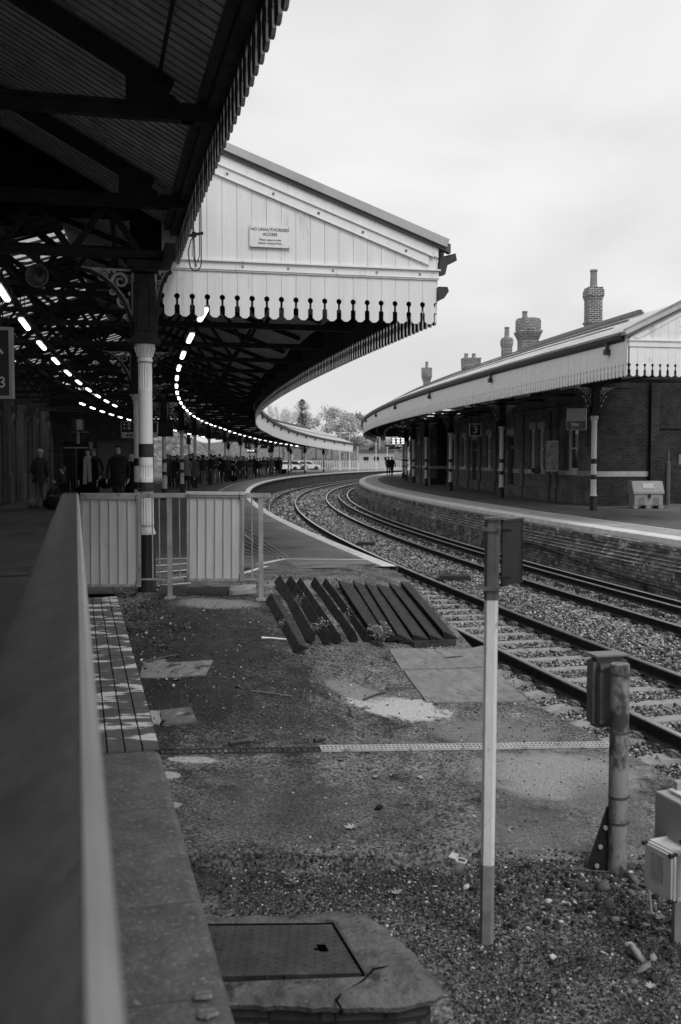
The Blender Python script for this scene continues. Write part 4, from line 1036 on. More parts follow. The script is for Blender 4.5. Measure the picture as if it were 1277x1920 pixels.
# =====================================================================
# BARRIER, GATE, COPING
# =====================================================================
d_b=Vector((-.267,1,0)).normalized(); rz_b=math.atan2(.267,1)
pc=Vector((-3.05,11.58,0)); p0=Vector((-.145-.0,.69,0))
tf=empty('barrier_rail',pc,0,'flat-topped metal handrail running from the near left corner to the gate','barrier'); ORG=tf.location
def rl(s,off=0,z=0): # s metres from the corner towards the viewer
    p=pc-Vector((-.2568,.9664,0))*s; n=Vector((-.9661,-.2582,0)); return p+n*off+Vector((0,0,z))
mb=MB(); NRS=60
prof=[(-.0,-.05),(-.0,-.03),(.004,-.014),(.012,-.004),(.024,0),(.17,0),(.186,-.008),(.19,-.02),(.19,-.05)]
vs=[];fs=[]
for i in range(NRS+1):
    s=-.02+13.5*i/NRS
    for o,z in prof: vs.append(rl(s,o,1.21+z))
for i in range(NRS):
    for k in range(len(prof)):
        k2=(k+1)%len(prof); m_=len(prof); fs.append((i*m_+k,(i+1)*m_+k,(i+1)*m_+k2,i*m_+k2))
mb.add(vs,fs); mb.build('top_rail',RAILM,tf,origin=ORG,smooth=True)
mb=MB(); pr2=[(-.004,-.052),(-.004,-.028),(.001,-.012),(.010,-.001),(.024,.002),(.024,-.004)]; vs=[];fs=[]
for i in range(NRS+1):
    for o,z in pr2: vs.append(rl(-.02+13.5*i/NRS,o,1.21+z))
for i in range(NRS):
    for k in range(5): fs.append((i*6+k,(i+1)*6+k,(i+1)*6+k+1,i*6+k+1))
mb.add(vs,fs); mb.build('lit_edge',mat('lit_rail_edge',.42,.4,var=.12,scale=3),tf,origin=ORG,smooth=True)  # paler strip paints in the sky light along the rail's rounded edge
mb=MB(); mb.bar(rl(0,.07,.17),rl(13.4,.07,.17),.03,.03); mb.build('bottom_rail',GALV,tf,origin=ORG)
for i in range(7):
    if .3+i*1.95>0:
        mb=MB(); p=rl(.02+i*1.95,.07,.58); mb.box(p,(.06,.06,1.16),rz=rz_b); mb.build('post',GALV,tf,origin=ORG)
mb=MB(); s=.15
while s<12.5: mb.tube([rl(s,.07,.17),rl(s,.07,1.17)],.007,6); s+=.13
mb.build('balusters',GALV,tf,origin=ORG)
# gate across
sc_=11.58/1867
def gx(px): return (px-638.5)*sc_
tg_=empty('barrier_gate',(gx(147),11.58,0),0,'galvanised railing across the platform end carrying two ribbed metal panels','gate'); ORG=tg_.location
mb=MB(); mb.box(((gx(150)+gx(508))/2,11.58,1.185),(gx(508)-gx(150),.06,.055)); mb.build('top_rail',GALV,tg_,origin=ORG,bevel=.006)
mb=MB(); mb.box(((gx(150)+gx(489))/2,11.58,.205),(gx(489)-gx(150),.035,.02)); mb.build('bottom_rail',GALV,tg_,origin=ORG)
for px,zb in((317.5,-.03),(489,-.05)):
    mb=MB(); mb.box((gx(px),11.57,(1.155+zb)/2),(.054,.054,1.155-zb)); mb.box((gx(px),11.57,zb+.02),(.12,.12,.03)); mb.build('post',GALV,tg_,origin=ORG,bevel=.004)
for px in(285,298,336,342,463,472,350):
    if px in(342,350,463): continue
    mb=MB(); mb.tube([(gx(px),11.58,.2),(gx(px),11.58,1.16)],.008,8); mb.build('baluster',GALV,tg_,origin=ORG)
def ribpanel(x0,x1,zt,zb,y,tilt,label,cap):
    t=empty('ribbed_panel',(gx(x0),y,zb),0,label,'metal panel','ribbed panels tied to the gate'); w_=gx(x1)-gx(x0); h=zt-zb
    t.rotation_euler=(0,tilt,0)
    mb=MB(); pr=[];x=.035; nr=6; pit=(w_-.07)/nr
    for i in range(nr): pr+=[(x,0),(x+pit*.86,.004),(x+pit*.88,-.012),(x+pit*.97,-.018)]; x+=pit
    pr.append((w_-.035,0))
    vs=[(a_,b_,.03) for a_,b_ in pr]+[(a_,b_,h-.03) for a_,b_ in pr]; n=len(pr)
    mb.add(vs,[(i,i+1,n+i+1,n+i) for i in range(n-1)]); mb.build('ribbed_sheet',PANEL,t)
    mb=MB()
    for z in(.015,h-.015): mb.box((w_/2,0,z),(w_,.045,.03))
    for xx in(.015,w_-.015): mb.box((xx,0,h/2),(.03,.045,h-.06))
    mb.box((w_-.045,.01,h/2),(.015,.02,h-.06))
    mb.build('panel_frame',GALV,t,bevel=.003)
    if cap: mb=MB(); mb.box((w_/2,0,h+.018),(w_*1.02,.075,.034)); mb.build('top_channel',PANEL,t)
    for xx in(.02,w_-.05):
        for z in (h-.02,.035): mb=MB(); mb.tube([(xx,-.05,z-.03),(xx+.004,-.055,z+.03),(xx,0,z+.05),(xx,.03,z),(xx,0,z-.04),(xx,-.05,z-.03)],.004,5); mb.build('cable_tie',BLACK,t)
    return t
ribpanel(151,265,1.175,.13,11.50,math.radians(.3),'ribbed metal panel at the left end of the gate beside the column',False)
ribpanel(351,458,1.2,.2,11.5,math.radians(.5),'ribbed metal panel in the middle of the gate, topped by a white channel',True)
# brick coping with grooves & stone coping
GR=mat('grooved_paver',.17,.75,var=.25,scale=6,bump=.25,bscale=60,dirt=[(.11,4,.3)])
def pavermat():
    m=mat('splashed_paver',.11,.7,var=.25,scale=5,bump=.25,bscale=60,dirt=[(.1,4,.3)])
    nt=m.node_tree; N=nt.nodes; L=nt.links; b=N['Principled BSDF']; cur=b.inputs['Base Color'].links[0].from_socket
    tc=N.new('ShaderNodeTexCoord'); sx=N.new('ShaderNodeSeparateXYZ'); L.new(tc.outputs['Object'],sx.inputs[0])
    mp=N.new('ShaderNodeMapping'); mp.inputs['Scale'].default_value=(2.2,5.5,1); L.new(tc.outputs['Object'],mp.inputs[0])
    n=N.new('ShaderNodeTexNoise'); n.inputs['Scale'].default_value=1; n.inputs['Detail'].default_value=8; n.inputs['Roughness'].default_value=.6; L.new(mp.outputs[0],n.inputs[0])
    r0=N.new('ShaderNodeMapRange'); r0.inputs[1].default_value=9.3; r0.inputs[2].default_value=5.2; r0.inputs[3].default_value=-.25; r0.inputs[4].default_value=.04; L.new(sx.outputs[1],r0.inputs[0])
    ad=N.new('ShaderNodeMath'); ad.operation='ADD'; L.new(n.outputs[0],ad.inputs[0]); L.new(r0.outputs[0],ad.inputs[1])
    r=N.new('ShaderNodeMapRange'); r.inputs[1].default_value=.56; r.inputs[2].default_value=.6; L.new(ad.outputs[0],r.inputs[0])
    x=N.new('ShaderNodeMix'); x.data_type='FLOAT'; L.new(r.outputs[0],x.inputs[0]); L.new(cur,x.inputs[2]); x.inputs[3].default_value=.62; 
    # older pavers further off are paler
    r1=N.new('ShaderNodeMapRange'); r1.inputs[1].default_value=9.1; r1.inputs[2].default_value=9.5; r1.inputs[3].default_value=1; r1.inputs[4].default_value=2.2; L.new(sx.outputs[1],r1.inputs[0])
    mu=N.new('ShaderNodeMath'); mu.operation='MULTIPLY'; L.new(x.outputs[0],mu.inputs[0]); L.new(r1.outputs[0],mu.inputs[1])
    mi=N.new('ShaderNodeMath'); mi.operation='MINIMUM'; L.new(mu.outputs[0],mi.inputs[0]); mi.inputs[1].default_value=.65
    L.new(mi.outputs[0],b.inputs['Base Color']); return m
PV=pavermat()
t=empty('grooved_paving',(xc(9),9,0),0,'strip of grooved edge pavers beside the barrier, splashed with white paint','paving strip'); ORG=t.location
dirc=Vector((-.263,1,0)).normalized(); nc=Vector((-dirc.y,dirc.x,0)); base=Vector((xc(5.43),5.43,0))
def cp(s,o,z): return base+dirc*s+nc*o+Vector((0,0,z))
s=0;mb=MB();mg=MB()
rows=[.45,.45,.45,.45,.9,.9,.9,.9,.9]
for L_ in rows:
    for k in range(8):
        o0=.005+k*.095; zz=.012+random.uniform(-.002,.002)
        ns=2 if (L_<.5) else 1
        for q in range(ns):
            a_=s+q*L_/ns+.004; b_=s+(q+1)*L_/ns-.006
            mb.add([cp(a_,o0,-.05),cp(b_,o0,-.05),cp(b_,o0+.091,-.05),cp(a_,o0+.091,-.05),cp(a_+.002,o0+.002,zz),cp(b_-.002,o0+.002,zz),cp(b_-.002,o0+.088,zz),cp(a_+.002,o0+.088,zz)],[(0,1,2,3),(4,5,6,7),(0,1,5,4),(1,2,6,5),(2,3,7,6),(3,0,4,7)])
    s+=L_
mb.build('pavers',PV,t,origin=ORG)
mb=MB(); mb.add([cp(-.01,0,-.004),cp(s,0,-.004),cp(s,.78,-.004),cp(-.01,.78,-.004),cp(-.01,0,-.9),cp(s,0,-.9)],[(0,1,2,3),(0,4,5,1)]); mb.build('paver_bed',mat('groove_dirt',.025,.9,var=.4),t,origin=ORG)
# stone coping slabs toward viewer
s=-.005; Ls=[.92,1.02,.66,1.1,1.2,1.2]
lab=['dark coping stone nearest the grooved pavers, just right of the handrail','second dark coping stone from the grooved pavers, with white spots at its edge','short coping stone with a chipped edge, halfway down the right side of the handrail','lichen-spotted coping stone at the lower left, with two pale round spots','coping stone at the very bottom edge, right of the handrail','coping stone beneath the viewer by the handrail']
for i,L_ in enumerate(Ls):
    c=cp(s-L_/2,.4,0); t=empty('coping_stone',c,math.atan2(.263,1),lab[i],'coping stone','dark stone copings along the handrail')
    mb=MB(); W=.8; pr=[(-.4,-.18),(-.4,-.05),(-.395,-.022),(-.38,-.006),(-.355,0),(.4,.004),(.4,-.18)]; n=12; vs=[];fs=[]
    for q in range(n+1):
        yy=-L_/2+.002+(L_-.004)*q/n
        for (x,z) in pr:
            vs.append((-x,yy,z+.002*math.sin(9*yy+5*x+i)+(-.004 if q in(0,n) and z>-.1 else 0)))
    m_=len(pr)
    for q in range(n):
        for k in range(m_): fs.append((q*m_+k,(q+1)*m_+k,(q+1)*m_+(k+1)%m_,q*m_+(k+1)%m_))
    fs+= [tuple(range(m_)),tuple(n*m_+k for k in range(m_))]
    mb.add(vs,fs); mb.build('slab',STONEC,t,smooth=True)
    s-=L_
def lichen(px,py,rx):
    c=U(px,py,.006); mb=MB(); n=22; r=rx; ring=[]
    for k in range(n):
        th=2*math.pi*k/n; q=r*random.uniform(.8,1.1); ring.append((q*math.cos(th),q*math.sin(th)))
    vs=[(0,0,.003)]+[(x*.8,y*.8,.004) for x,y in ring]+[(x,y,.0005) for x,y in ring]
    fs=[(0,1+k,1+(k+1)%n) for k in range(n)]+[(1+k,1+n+k,1+n+(k+1)%n,1+(k+1)%n) for k in range(n)]
    mb.add(vs,fs); o=mb.build('lichen_patch',mat('lichen',.2,.9,var=.6,scale=50,bump=.5,bscale=120),None); o.location=c
    return o
tag(lichen(380,1866,.03),'upper of two pale round lichen spots on the coping stone','lichen'); tag(lichen(389,1900,.032),'lower of two pale round lichen spots on the coping stone','lichen')
mb=MB(); 
for Y in np.arange(-3,11.4,.9):
    a_=xc(Y); mb.add([(xc(Y)+.004,Y,-1.3),(xc(Y+.9)+.004,Y+.9,-1.3),(xc(Y+.9)+.004,Y+.9,-.17),(xc(Y)+.004,Y,-.17)],[(0,1,2,3)])
struct(mb,'coping_wall',brickmat('coping_wall_brick',.07,.11,.08))
# =====================================================================
# TIMBERS
# =====================================================================
TP=[((510,1130),(565,1227)),((524,1100),(587,1208)),((545,1101),(618,1210)),((564,1102),(637,1208)),((592,1101),(668,1205)),((614,1101),(693,1204)),((646,1104),(712,1202)),((673,1105),(737,1204)),((696,1108),(759,1207)),((718,1109),(787,1204)),((740,1107),(818,1206)),((762,1107),(843,1201))]
pos_w=['lying apart at the far left','second from the left','third from the left','fourth from the left','fifth from the left','sixth from the left, last tilted one','seventh from the left, first flat one','eighth from the left','ninth from the left','tenth from the left','eleventh from the left','at the right end, beside the track']
for i,(f_,n_) in enumerate(TP):
    a_=G(*f_); b_=G(n_[0],n_[1]+2); a_.z+=.015; b_.z+=.015
    lift=max(hgt(*(a_.lerp(b_,k/12)).xy)-a_.lerp(b_,k/12).z for k in range(13)); a_.z+=lift+.004; b_.z+=lift*.6+.004
    t=b_-a_; L_=t.length; t.normalize(); x=t.cross(Vector((0,0,1))).normalized(); z=x.cross(t)
    if i<6: sec=[(-.03,0),(.075,0),(-.02+.01*i,.115-.012*(i%2))] if i>0 else [(-.08,.05),(.09,.0),(.02,.1)]
    else: sec=[(-.13,.02),(.13,0),(.10,.17)]
    if i>=6: sec=[(-.115,.03-.01*(i%3)),(.07,-.0),(.095,.115+.012*((i*7)%3-1))]
    vs=[];n=8
    def off(k): return random.uniform(-.0008,.0008)
    # chamfered near end, triangular section with tiny bevel
    sec2=[]
    for k in range(3):
        p=Vector(sec[k]); q=Vector(sec[(k+1)%3]); sec2+= [p+(q-p)*.06,p+(q-p)*.94]
    for j in range(n+1):
        sdist=L_*j/n
        for (u,v) in sec2:
            e=sdist-(.0 if j<n else -v*.15)+(.06*v if j==0 else 0)
            vs.append(a_+t*e+x*(u+off(0))+z*(v+off(0)))
    fs=[]
    for j in range(n):
        for k in range(6): fs.append((j*6+k,(j+1)*6+k,(j+1)*6+(k+1)%6,j*6+(k+1)%6))
    fs+=[tuple(range(6)),tuple(n*6+k for k in range(6))]
    mb=MB(); mb.add(vs,fs); o=mb.build('wedge_timber',TIMBER,None,origin=b_); o.location=b_
    tag(o,'dark triangular timber on the ramp, '+pos_w[i],'timber','dark triangular timbers laid on the ramp')
a_=G(772,1212);b_=G(850,1208); mb=MB(); mb.bar(a_+Vector((0,.0,.02)),b_+Vector((0,0,.02)),.09,.07); o=mb.build('support_beam',TIMBER,None,origin=a_,bevel=.005); o.location=a_; tag(o,'low dark beam under the front ends of the right-hand triangular timbers','beam')
# slabs beside
def ground_slab(pxs,name,m_,label,cat,lift=.012,th=.05,nsub=8):
    c=[G(*p) for p in pxs]; vs=[];fs=[]
    for i in range(nsub+1):
        for j in range(nsub+1):
            u=i/nsub;v=j/nsub; p=(c[0]*(1-u)+c[1]*u)*(1-v)+(c[3]*(1-u)+c[2]*u)*v
            vs.append((p.x,p.y,hgt(p.x,p.y)+lift))
    n=nsub+1
    for i in range(nsub):
        for j in range(nsub): fs.append((i*n+j,i*n+j+1,(i+1)*n+j+1,(i+1)*n+j))
    mb=MB(); mb.add(vs,fs); k=len(vs)
    rim=[i*n for i in range(n)]+[(n-1)*n+j for j in range(1,n)]+[i*n+n-1 for i in range(n-2,-1,-1)]+[j for j in range(n-2,0,-1)]
    low=[(vs[r_][0],vs[r_][1],vs[r_][2]-th) for r_ in rim]; b0=len(mb.v); mb.v+=low
    for q in range(len(rim)): mb.f.append((rim[q],rim[(q+1)%len(rim)],b0+(q+1)%len(rim),b0+q)); mb.m.append(0)
    o=mb.build(name,m_,None,origin=c[0]); o.location=c[0]; return tag(o,label,cat)
SLB=mat('ramp_slab_concrete',.2,.85,var=.3,scale=7,bump=.4,bscale=60,dirt=[(.09,6,.35),(.05,28,.22)])
ground_slab([(728,1218),(905,1212),(925,1250),(752,1256)],'concrete_slab',SLB,'upper pale concrete slab on the ramp below the timbers','slab')
ground_slab([(757,1259),(928,1253),(990,1315),(800,1318)],'concrete_slab',SLB,'lower pale concrete slab on the ramp, beside the track','slab')
ground_slab([(268,1244),(400,1240),(385,1268),(262,1272)],'cover_plate',mat('worn_plate',.2,.6,var=.4,scale=9,bump=.4,dirt=[(.05,5,.45),(.25,30,.2)]),'flat grey rectangular cover plate in the dirt near the pavers','cover plate',lift=.01)
ground_slab([(300,1335),(358,1328),(370,1357),(305,1361)],'cover_plate',mat('rib_plate',.14,.6,var=.4,scale=9,bump=.4,dirt=[(.04,6,.4),(.4,8,.25)]),'small ribbed metal cover beside the white paint splashes','cover plate',lift=.015)
for k in range(6):
    a_=G(308+9*k,1336);b_=G(314+9.5*k,1358); a_.z+=.02;b_.z+=.02; 
ground_slab([(356,1102),(430,1100),(425,1118),(352,1116)],'cover_plate',mat('dark_plate',.03,.5,var=.3,bump=.2),'dark sunken cover right behind the gate post','cover plate',lift=.008)
ground_slab([(300,1098),(352,1098),(350,1117),(298,1117)],'cover_plate',mat('dark_plate2',.05,.5,var=.3,bump=.2),'dark sunken cover left of the gate post foot','cover plate',lift=.008)
ground_slab([(432,1106),(480,1102),(480,1112),(430,1117)],'kerb_block',CONC,'worn pale kerb block at the foot of the right gate post','kerb block',lift=.05)
# six-foot lids
def lid(px,py,w_,d_,label):
    c=U(px,py,-1.16); t=empty('cable_trough_lid',c,-.1,label,'trough lid'); mb=MB(); mb.box((0,0,.02),(w_,d_,.08)); mb.box((0,0,.07),(w_*.9,d_*.85,.025)); o=mb.build('cover',mat('dark_lid',.035,.7,var=.4,scale=8),t,bevel=.01); return t
lid(852,1085,.75,.6,'dark raised lid in the stones between the tracks, near the timbers'); lid(686,1021,.6,.5,'smaller dark lid in the stones between the tracks, farther off')
# drain channel
dc0=G(600,1407); dc1=G(1143,1399); dcl=G(292,1411)
t=empty('drain_channel',dc0,0,'pale perforated drain channel crossing the ramp in front of the white post','drain'); ORG=t.location
GRT=mat('drain_grate_metal',.42,.5,metal=.1,var=.25,scale=9,dirt=[(.15,7,.35)]); GRD=mat('drain_grate_dirty',.05,.8,var=.5,scale=9)
dv=(dc1-dc0); L_=dv.length
def dp(s,o,z=0):
    p=dc0+(dc1-dc0).normalized()*s; q=Vector((-(dc1-dc0).normalized().y,(dc1-dc0).normalized().x,0))
    p=p+q*o; p.z=hgt(p.x,p.y)+z; return p
mb=MB(); W=.058; s=0
while s<L_-.03:
    for z_ in (0,):
        mb.bar(dp(s,-W,.014),dp(s+.035,-W,.014),.014,.02); mb.bar(dp(s,W,.014),dp(s+.035,W,.014),.014,.02); mb.bar(dp(s,0,.014),dp(s+.035,0,.014),.012,.02)
        mb.bar(dp(s+.005,-W,.014),dp(s+.012,W,.014),.014,.019,up=(0,0,1))
    s+=.035
mb.build('grate',GRT,t,origin=ORG)
mb=MB()
for k in range(40): mb.bar(dp(L_*k/40,0,.003),dp(L_*(k+1)/40+.004,0,.003),.1,.008)
mb.build('trough',mat('trough_dark',.01,.9),t,origin=ORG)
mb=MB(); s=-1.7
while s<0: mb.bar(dp(s+.005,-W,.008),dp(s+.012,W,.008),.014,.01); s+=.05
mb.bar(dp(-1.75,-W,.006),dp(0,-W,.006),.012,.014); mb.bar(dp(-1.75,W,.006),dp(0,W,.006),.012,.014); mb.build('buried_grate',GRD,t,origin=ORG)
# =====================================================================
# MANHOLE CHAMBER
# =====================================================================
t=empty('inspection_chamber',(-.2,4.6,-.98),0,'brick inspection chamber with cracked concrete rim and dark chequered steel cover','manhole'); ORG=t.location
ZT=-.70
def um(x,y,z=ZT): return U(x,y,z)
ol=[um(380,1718),um(520,1712),um(640,1706),um(692,1712),um(735,1742),um(770,1775),um(800,1808),um(818,1828),um(822,1848),um(812,1862),um(760,1870),um(640,1874),um(500,1868),um(420,1866),um(330,1862)]
hole=[um(300,1733),um(632,1730),um(689,1831),um(300,1846)]
n=len(ol)
def lp(poly,f):   # point at fraction f of the perimeter
    L_=[(poly[(k+1)%len(poly)]-poly[k]).length for k in range(len(poly))]; T_=sum(L_)*f
    for k in range(len(poly)):
        if T_<=L_[k]: return poly[k].lerp(poly[(k+1)%len(poly)],T_/L_[k])
        T_-=L_[k]
    return poly[0]
cen=sum(hole,Vector())/4
def rayhit(poly,ang):
    d=Vector((math.cos(ang),math.sin(ang))); best=None
    for k in range(len(poly)):
        p,q=poly[k],poly[(k+1)%len(poly)]; a_=Vector((p.x-cen.x,p.y-cen.y)); e_=Vector((q.x-p.x,q.y-p.y)); den=d.x*e_.y-d.y*e_.x
        if abs(den)<1e-9: continue
        t_=(a_.x*e_.y-a_.y*e_.x)/den; u_=(a_.x*d.y-a_.y*d.x)/den
        if t_>0 and -1e-6<=u_<=1+1e-6 and (best is None or t_>best): best=t_
    return best
angs=sorted([2*math.pi*k/120 for k in range(120)]+[math.atan2(p.y-cen.y,p.x-cen.x)%(2*math.pi) for p in hole])
vs=[];fs=[];m_=9
for an in angs:
    ri,ro=rayhit(hole,an),rayhit(ol,an); ro=max(ro,ri+.03)*(1+.012*math.sin(an*17)+.01*math.sin(an*31+1)+random.uniform(-.006,.006))
    for k in range(m_):
        f=k/(m_-1); r_=ri+(ro-ri)*f; z_=ZT+.006*math.sin(an*9+r_*14)+random.uniform(-.003,.003)-(.03*max(0,f-.75)**2*16)
        if k==0: z_=ZT
        vs.append((cen.x+r_*math.cos(an),cen.y+r_*math.sin(an),z_))
    vs.append((cen.x+(ro+.012)*math.cos(an),cen.y+(ro+.012)*math.sin(an),ZT-.035)); vs.append((cen.x+ro*math.cos(an),cen.y+ro*math.sin(an),ZT-.06)); vs.append((cen.x+(ro-.05)*math.cos(an),cen.y+(ro-.05)*math.sin(an),ZT-.065))
M2=m_+3; NA=len(angs)
for i in range(NA):
    j=(i+1)%NA
    for k in range(M2-1): fs.append((i*M2+k,j*M2+k,j*M2+k+1,i*M2+k+1))
mb=MB(); mb.add(vs,fs); mb.build('concrete_rim',mat('rim_concrete',.13,.9,var=.5,scale=9,bump=1.,bscale=30,dirt=[(.05,5,.42),(.035,18,.3),(.3,40,.15)]),t,origin=ORG,smooth=True)
mb=MB(); low=[Vector((p.x+(-.03 if p.x>0 else 0),p.y+.03,ZT-.06)) for p in ol]
for i in range(n):
    p,q=low[i],low[(i+1)%n]; mb.add([p,q,(q.x,q.y,-1.2),(p.x,p.y,-1.2)],[(0,1,2,3)])
mb.build('brick_wall',brickmat('chamber_brick',.05,.08,.03),t,origin=ORG)
def chequer():
    m=mat('chequer_plate',.06,.42,metal=.4,var=.5,scale=5,dirt=[(.12,5,.3),(.03,9,.35),(.2,40,.15)])
    nt=m.node_tree;N=nt.nodes;L=nt.links;b=N['Principled BSDF']; tc=N.new('ShaderNodeTexCoord')
    outs=[]
    for rot,off in((45,0),(-45,.5)):
        mp=N.new('ShaderNodeMapping'); mp.inputs['Rotation'].default_value=(0,0,math.radians(rot)); mp.inputs['Scale'].default_value=(16,34,1); mp.inputs['Location'].default_value=(off,off,0); L.new(tc.outputs['Object'],mp.inputs[0])
        v=N.new('ShaderNodeTexVoronoi'); v.inputs['Randomness'].default_value=0; v.inputs['Scale'].default_value=1; L.new(mp.outputs[0],v.inputs[0])
        r=N.new('ShaderNodeMapRange'); r.inputs[1].default_value=.34; r.inputs[2].default_value=.26; L.new(v.outputs['Distance'],r.inputs[0]); outs.append(r.outputs[0])
    mx_=N.new('ShaderNodeMath'); mx_.operation='MULTIPLY'; L.new(outs[0],mx_.inputs[0]); mx_.inputs[1].default_value=1
    bp=N.new('ShaderNodeBump'); bp.inputs['Strength'].default_value=1.; bp.inputs['Distance'].default_value=.012; L.new(mx_.outputs[0],bp.inputs['Height']); L.new(bp.outputs[0],b.inputs['Normal']); return m
mb=MB(); h2=[um(300,1738,ZT-.0),um(622,1735,ZT-.0),um(677,1826,ZT),um(300,1835,ZT)]
nn=40; hc=um(603,1779,ZT)
vs=[];fs=[]
for i in range(nn+1):
    for j in range(nn+1):
        u=i/nn;v=j/nn; p=(h2[0]*(1-u)+h2[1]*u)*(1-v)+(h2[3]*(1-u)+h2[2]*u)*v; vs.append((p.x,p.y,ZT+.004))
for i in range(nn):
    for j in range(nn):
        k=i*(nn+1)+j; c=(Vector(vs[k])+Vector(vs[k+nn+2]))/2
        if abs(c.x-hc.x)<.028 and abs(c.y-hc.y)<.03: continue
        fs.append((k,k+1,k+nn+2,k+nn+1))
mb.add(vs,fs); mb.add([h2[3]+Vector((0,0,.004)),h2[2]+Vector((0,0,.004)),h2[2]-Vector((0,0,.02)),h2[3]-Vector((0,0,.02))],[(0,1,2,3)])
mb.build('steel_cover',chequer(),t,origin=ORG)
mb=MB(); mb.bar(um(626,1732),um(686,1829),.014,.03); mb.bar(um(300,1840,ZT-.02),um(688,1830,ZT-.02),.012,.03); mb.build('cover_frame',IRONG,t,origin=ORG)
mb=MB(); mb.add([p+Vector((0,0,-.1)) for p in hole],[(0,1,2,3)]); mb.build('pit',mat('pit_dark',.008,.9),t,origin=ORG)
mb=MB(); pts=[um(x,y,ZT-.003) for x,y in((735,1812),(700,1818),(688,1833),(672,1846),(650,1856),(640,1865),(630,1875),(640,1890),(641,1899))]
for p,q in zip(pts[:-1],pts[1:]): mb.bar(p,q,.006+random.uniform(-.002,.003),.012)
mb.bar(um(641,1898,ZT-.01),um(641,1898,ZT-.14),.015,.02); mb.build('crack',mat('crack_dark',.01,.95),t,origin=ORG)
# =====================================================================
# POSTS AND BOXES
# =====================================================================
b_=G(912,1768); b_.z-=.05
t=empty('sign_post',b_,0,'tall pale post with a small dark plate at its top','post'); 
H=1.29-b_.z; th=.072
PAINTP=mat('worn_white_paint',.6,.6,var=.14,scale=5,stretch=(2,2,.7),dirt=[(.22,7,.28),(.1,16,.12)],bump=.1); RUSTD=mat('dirty_post_paint',.2,.6,var=.4,scale=7,dirt=[(.03,5,.35),(.3,9,.2)])
t.rotation_euler=(0,math.radians(.35),math.radians(-9))
def hsec(r): return [(r,-.3*r),(r*.55,-r*.8),(-r*.6,-r*.8),(-r,-.25*r),(-r,r),(r,r)]
mb=MB(); mb.prism(hsec(th/2),lambda u,v,q:Vector((u,v,.48+q*(H-.48-.42))),1.); mb.build('pole',PAINTP,t)
mb=MB(); mb.prism(hsec(th/2+.0015),lambda u,v,q:Vector((u,v,q*.48)),1.); mb.build('pole_foot',RUSTD,t)
mb=MB(); mb.prism(hsec(th/2+.003),lambda u,v,q:Vector((u,v,H-.42+q*.42)),1.); mb.box((0,0,H+.004),(th+.015,th+.015,.012)); mb.box((0,0,H-.36),(th+.012,th+.012,.02)); mb.box((0,0,H-.05),(th+.012,th+.012,.02)); mb.build('pole_head',mat('dark_worn_paint',.085,.55,var=.5,scale=8,stretch=(3,3,.6),dirt=[(.22,9,.2)]),t)
mb=MB(); a1=math.radians(63)
e=Vector((math.cos(a1),math.sin(a1),0)); c0=Vector((.05,.05,0))
mb.bar(c0+Vector((0,0,H-.18)),c0+e*.24+Vector((0,0,H-.18)),.008,.33); mb.bar(c0+Vector((0,0,H-.01)),c0+e*.24+Vector((0,0,H-.01)),.022,.012); mb.bar(c0+Vector((0,0,H-.35)),c0+e*.24+Vector((0,0,H-.35)),.022,.012)
mb.bar(c0+e*.24+Vector((0,0,H-.01)),c0+e*.24+Vector((0,0,H-.35)),.02,.012,up=(1,0,0)); mb.build('plate',mat('plate_back',.012,.5,var=.3),t)
mb=MB(); mb.bar((-.04,.05,H-.31),(.1,.06,H-.31),.03,.012); mb.bar((-.04,.05,H-.06),(.1,.06,H-.06),.03,.012); mb.build('bracket',IRON,t)
# pipe post with box
b_=G(1157,1636); b_.z-=.04; t=empty('pipe_post',b_,0,'short thick pipe post with peeling paint, carrying a grey box beside the track','post')
H=.355-b_.z
PEEL=mat('peeling_grey_paint',.24,.55,var=.12,scale=6,dirt=[(.045,2.6,.72),(.035,14,.25)],bump=.15,bscale=30,stretch=(1.5,1.5,.9))
mb=MB(); mb.lathe([(.059,0),(.058,H-.004),(.054,H),(.0,H+.001)],n=28,cap=False); mb.build('pipe',PEEL,t,smooth=True)
for z in (.36,.52,H-.06,H-.42):
    mb=MB(); mb.lathe([(.061,z-.008),(.062,z+.008)],n=24); mb.box((.06,-.01,z),(.014,.02,.022)); mb.build('strap',mat('strap_metal',.12,.45,metal=.5),t)
mb=MB(); mb.prism([(-.19,.0),(-.05,.0),(-.05,.45),(-.065,.45),(-.19,.05)],lambda u,v,q:Vector((u,.01+q,v)),.012)
mb.build('gusset_plate',BLACK,t)
for u,v in((-.125,.08),(-.105,.2),(-.075,.32)): mb=MB(); mb.lathe([(.016,-.002),(.013,.006)],n=10); o=mb.build('bolt',mat('plug',.3,.5),t); o.location=(u,.0,v); o.rotation_euler=(math.pi/2,0,0)
tbx=empty('trackside_box',b_+Vector((-.015,.13,H-.44)),math.radians(14),'grey rounded trackside box strapped behind the short pipe post','box')
BXM=mat('weathered_grey_box',.14,.6,var=.35,scale=5,dirt=[(.07,4,.3)])
mb=MB(); mb.box((0,.06,.23),(.235,.14,.45)); mb.build('case',BXM,tbx,bevel=.03,smooth=True)
mb=MB(); mb.box((0,-.02,.23),(.21,.02,.4)); mb.build('back_plate',mat('box_back',.1,.5,var=.3),tbx,bevel=.01)
for z in (.06,.4):
    mb=MB(); mb.box((-.06,-.045,z),(.09,.012,.03)); mb.box((-.06,-.055,z),(.05,.008,.01)); mb.build('lug',mat('lug_metal',.16,.5,metal=.4),tbx,bevel=.004)
mb=MB(); mb.box((0,.055,.462),(.24,.15,.014)); mb.build('lid_rim',mat('box_rim',.17,.5,var=.2),tbx,bevel=.006)
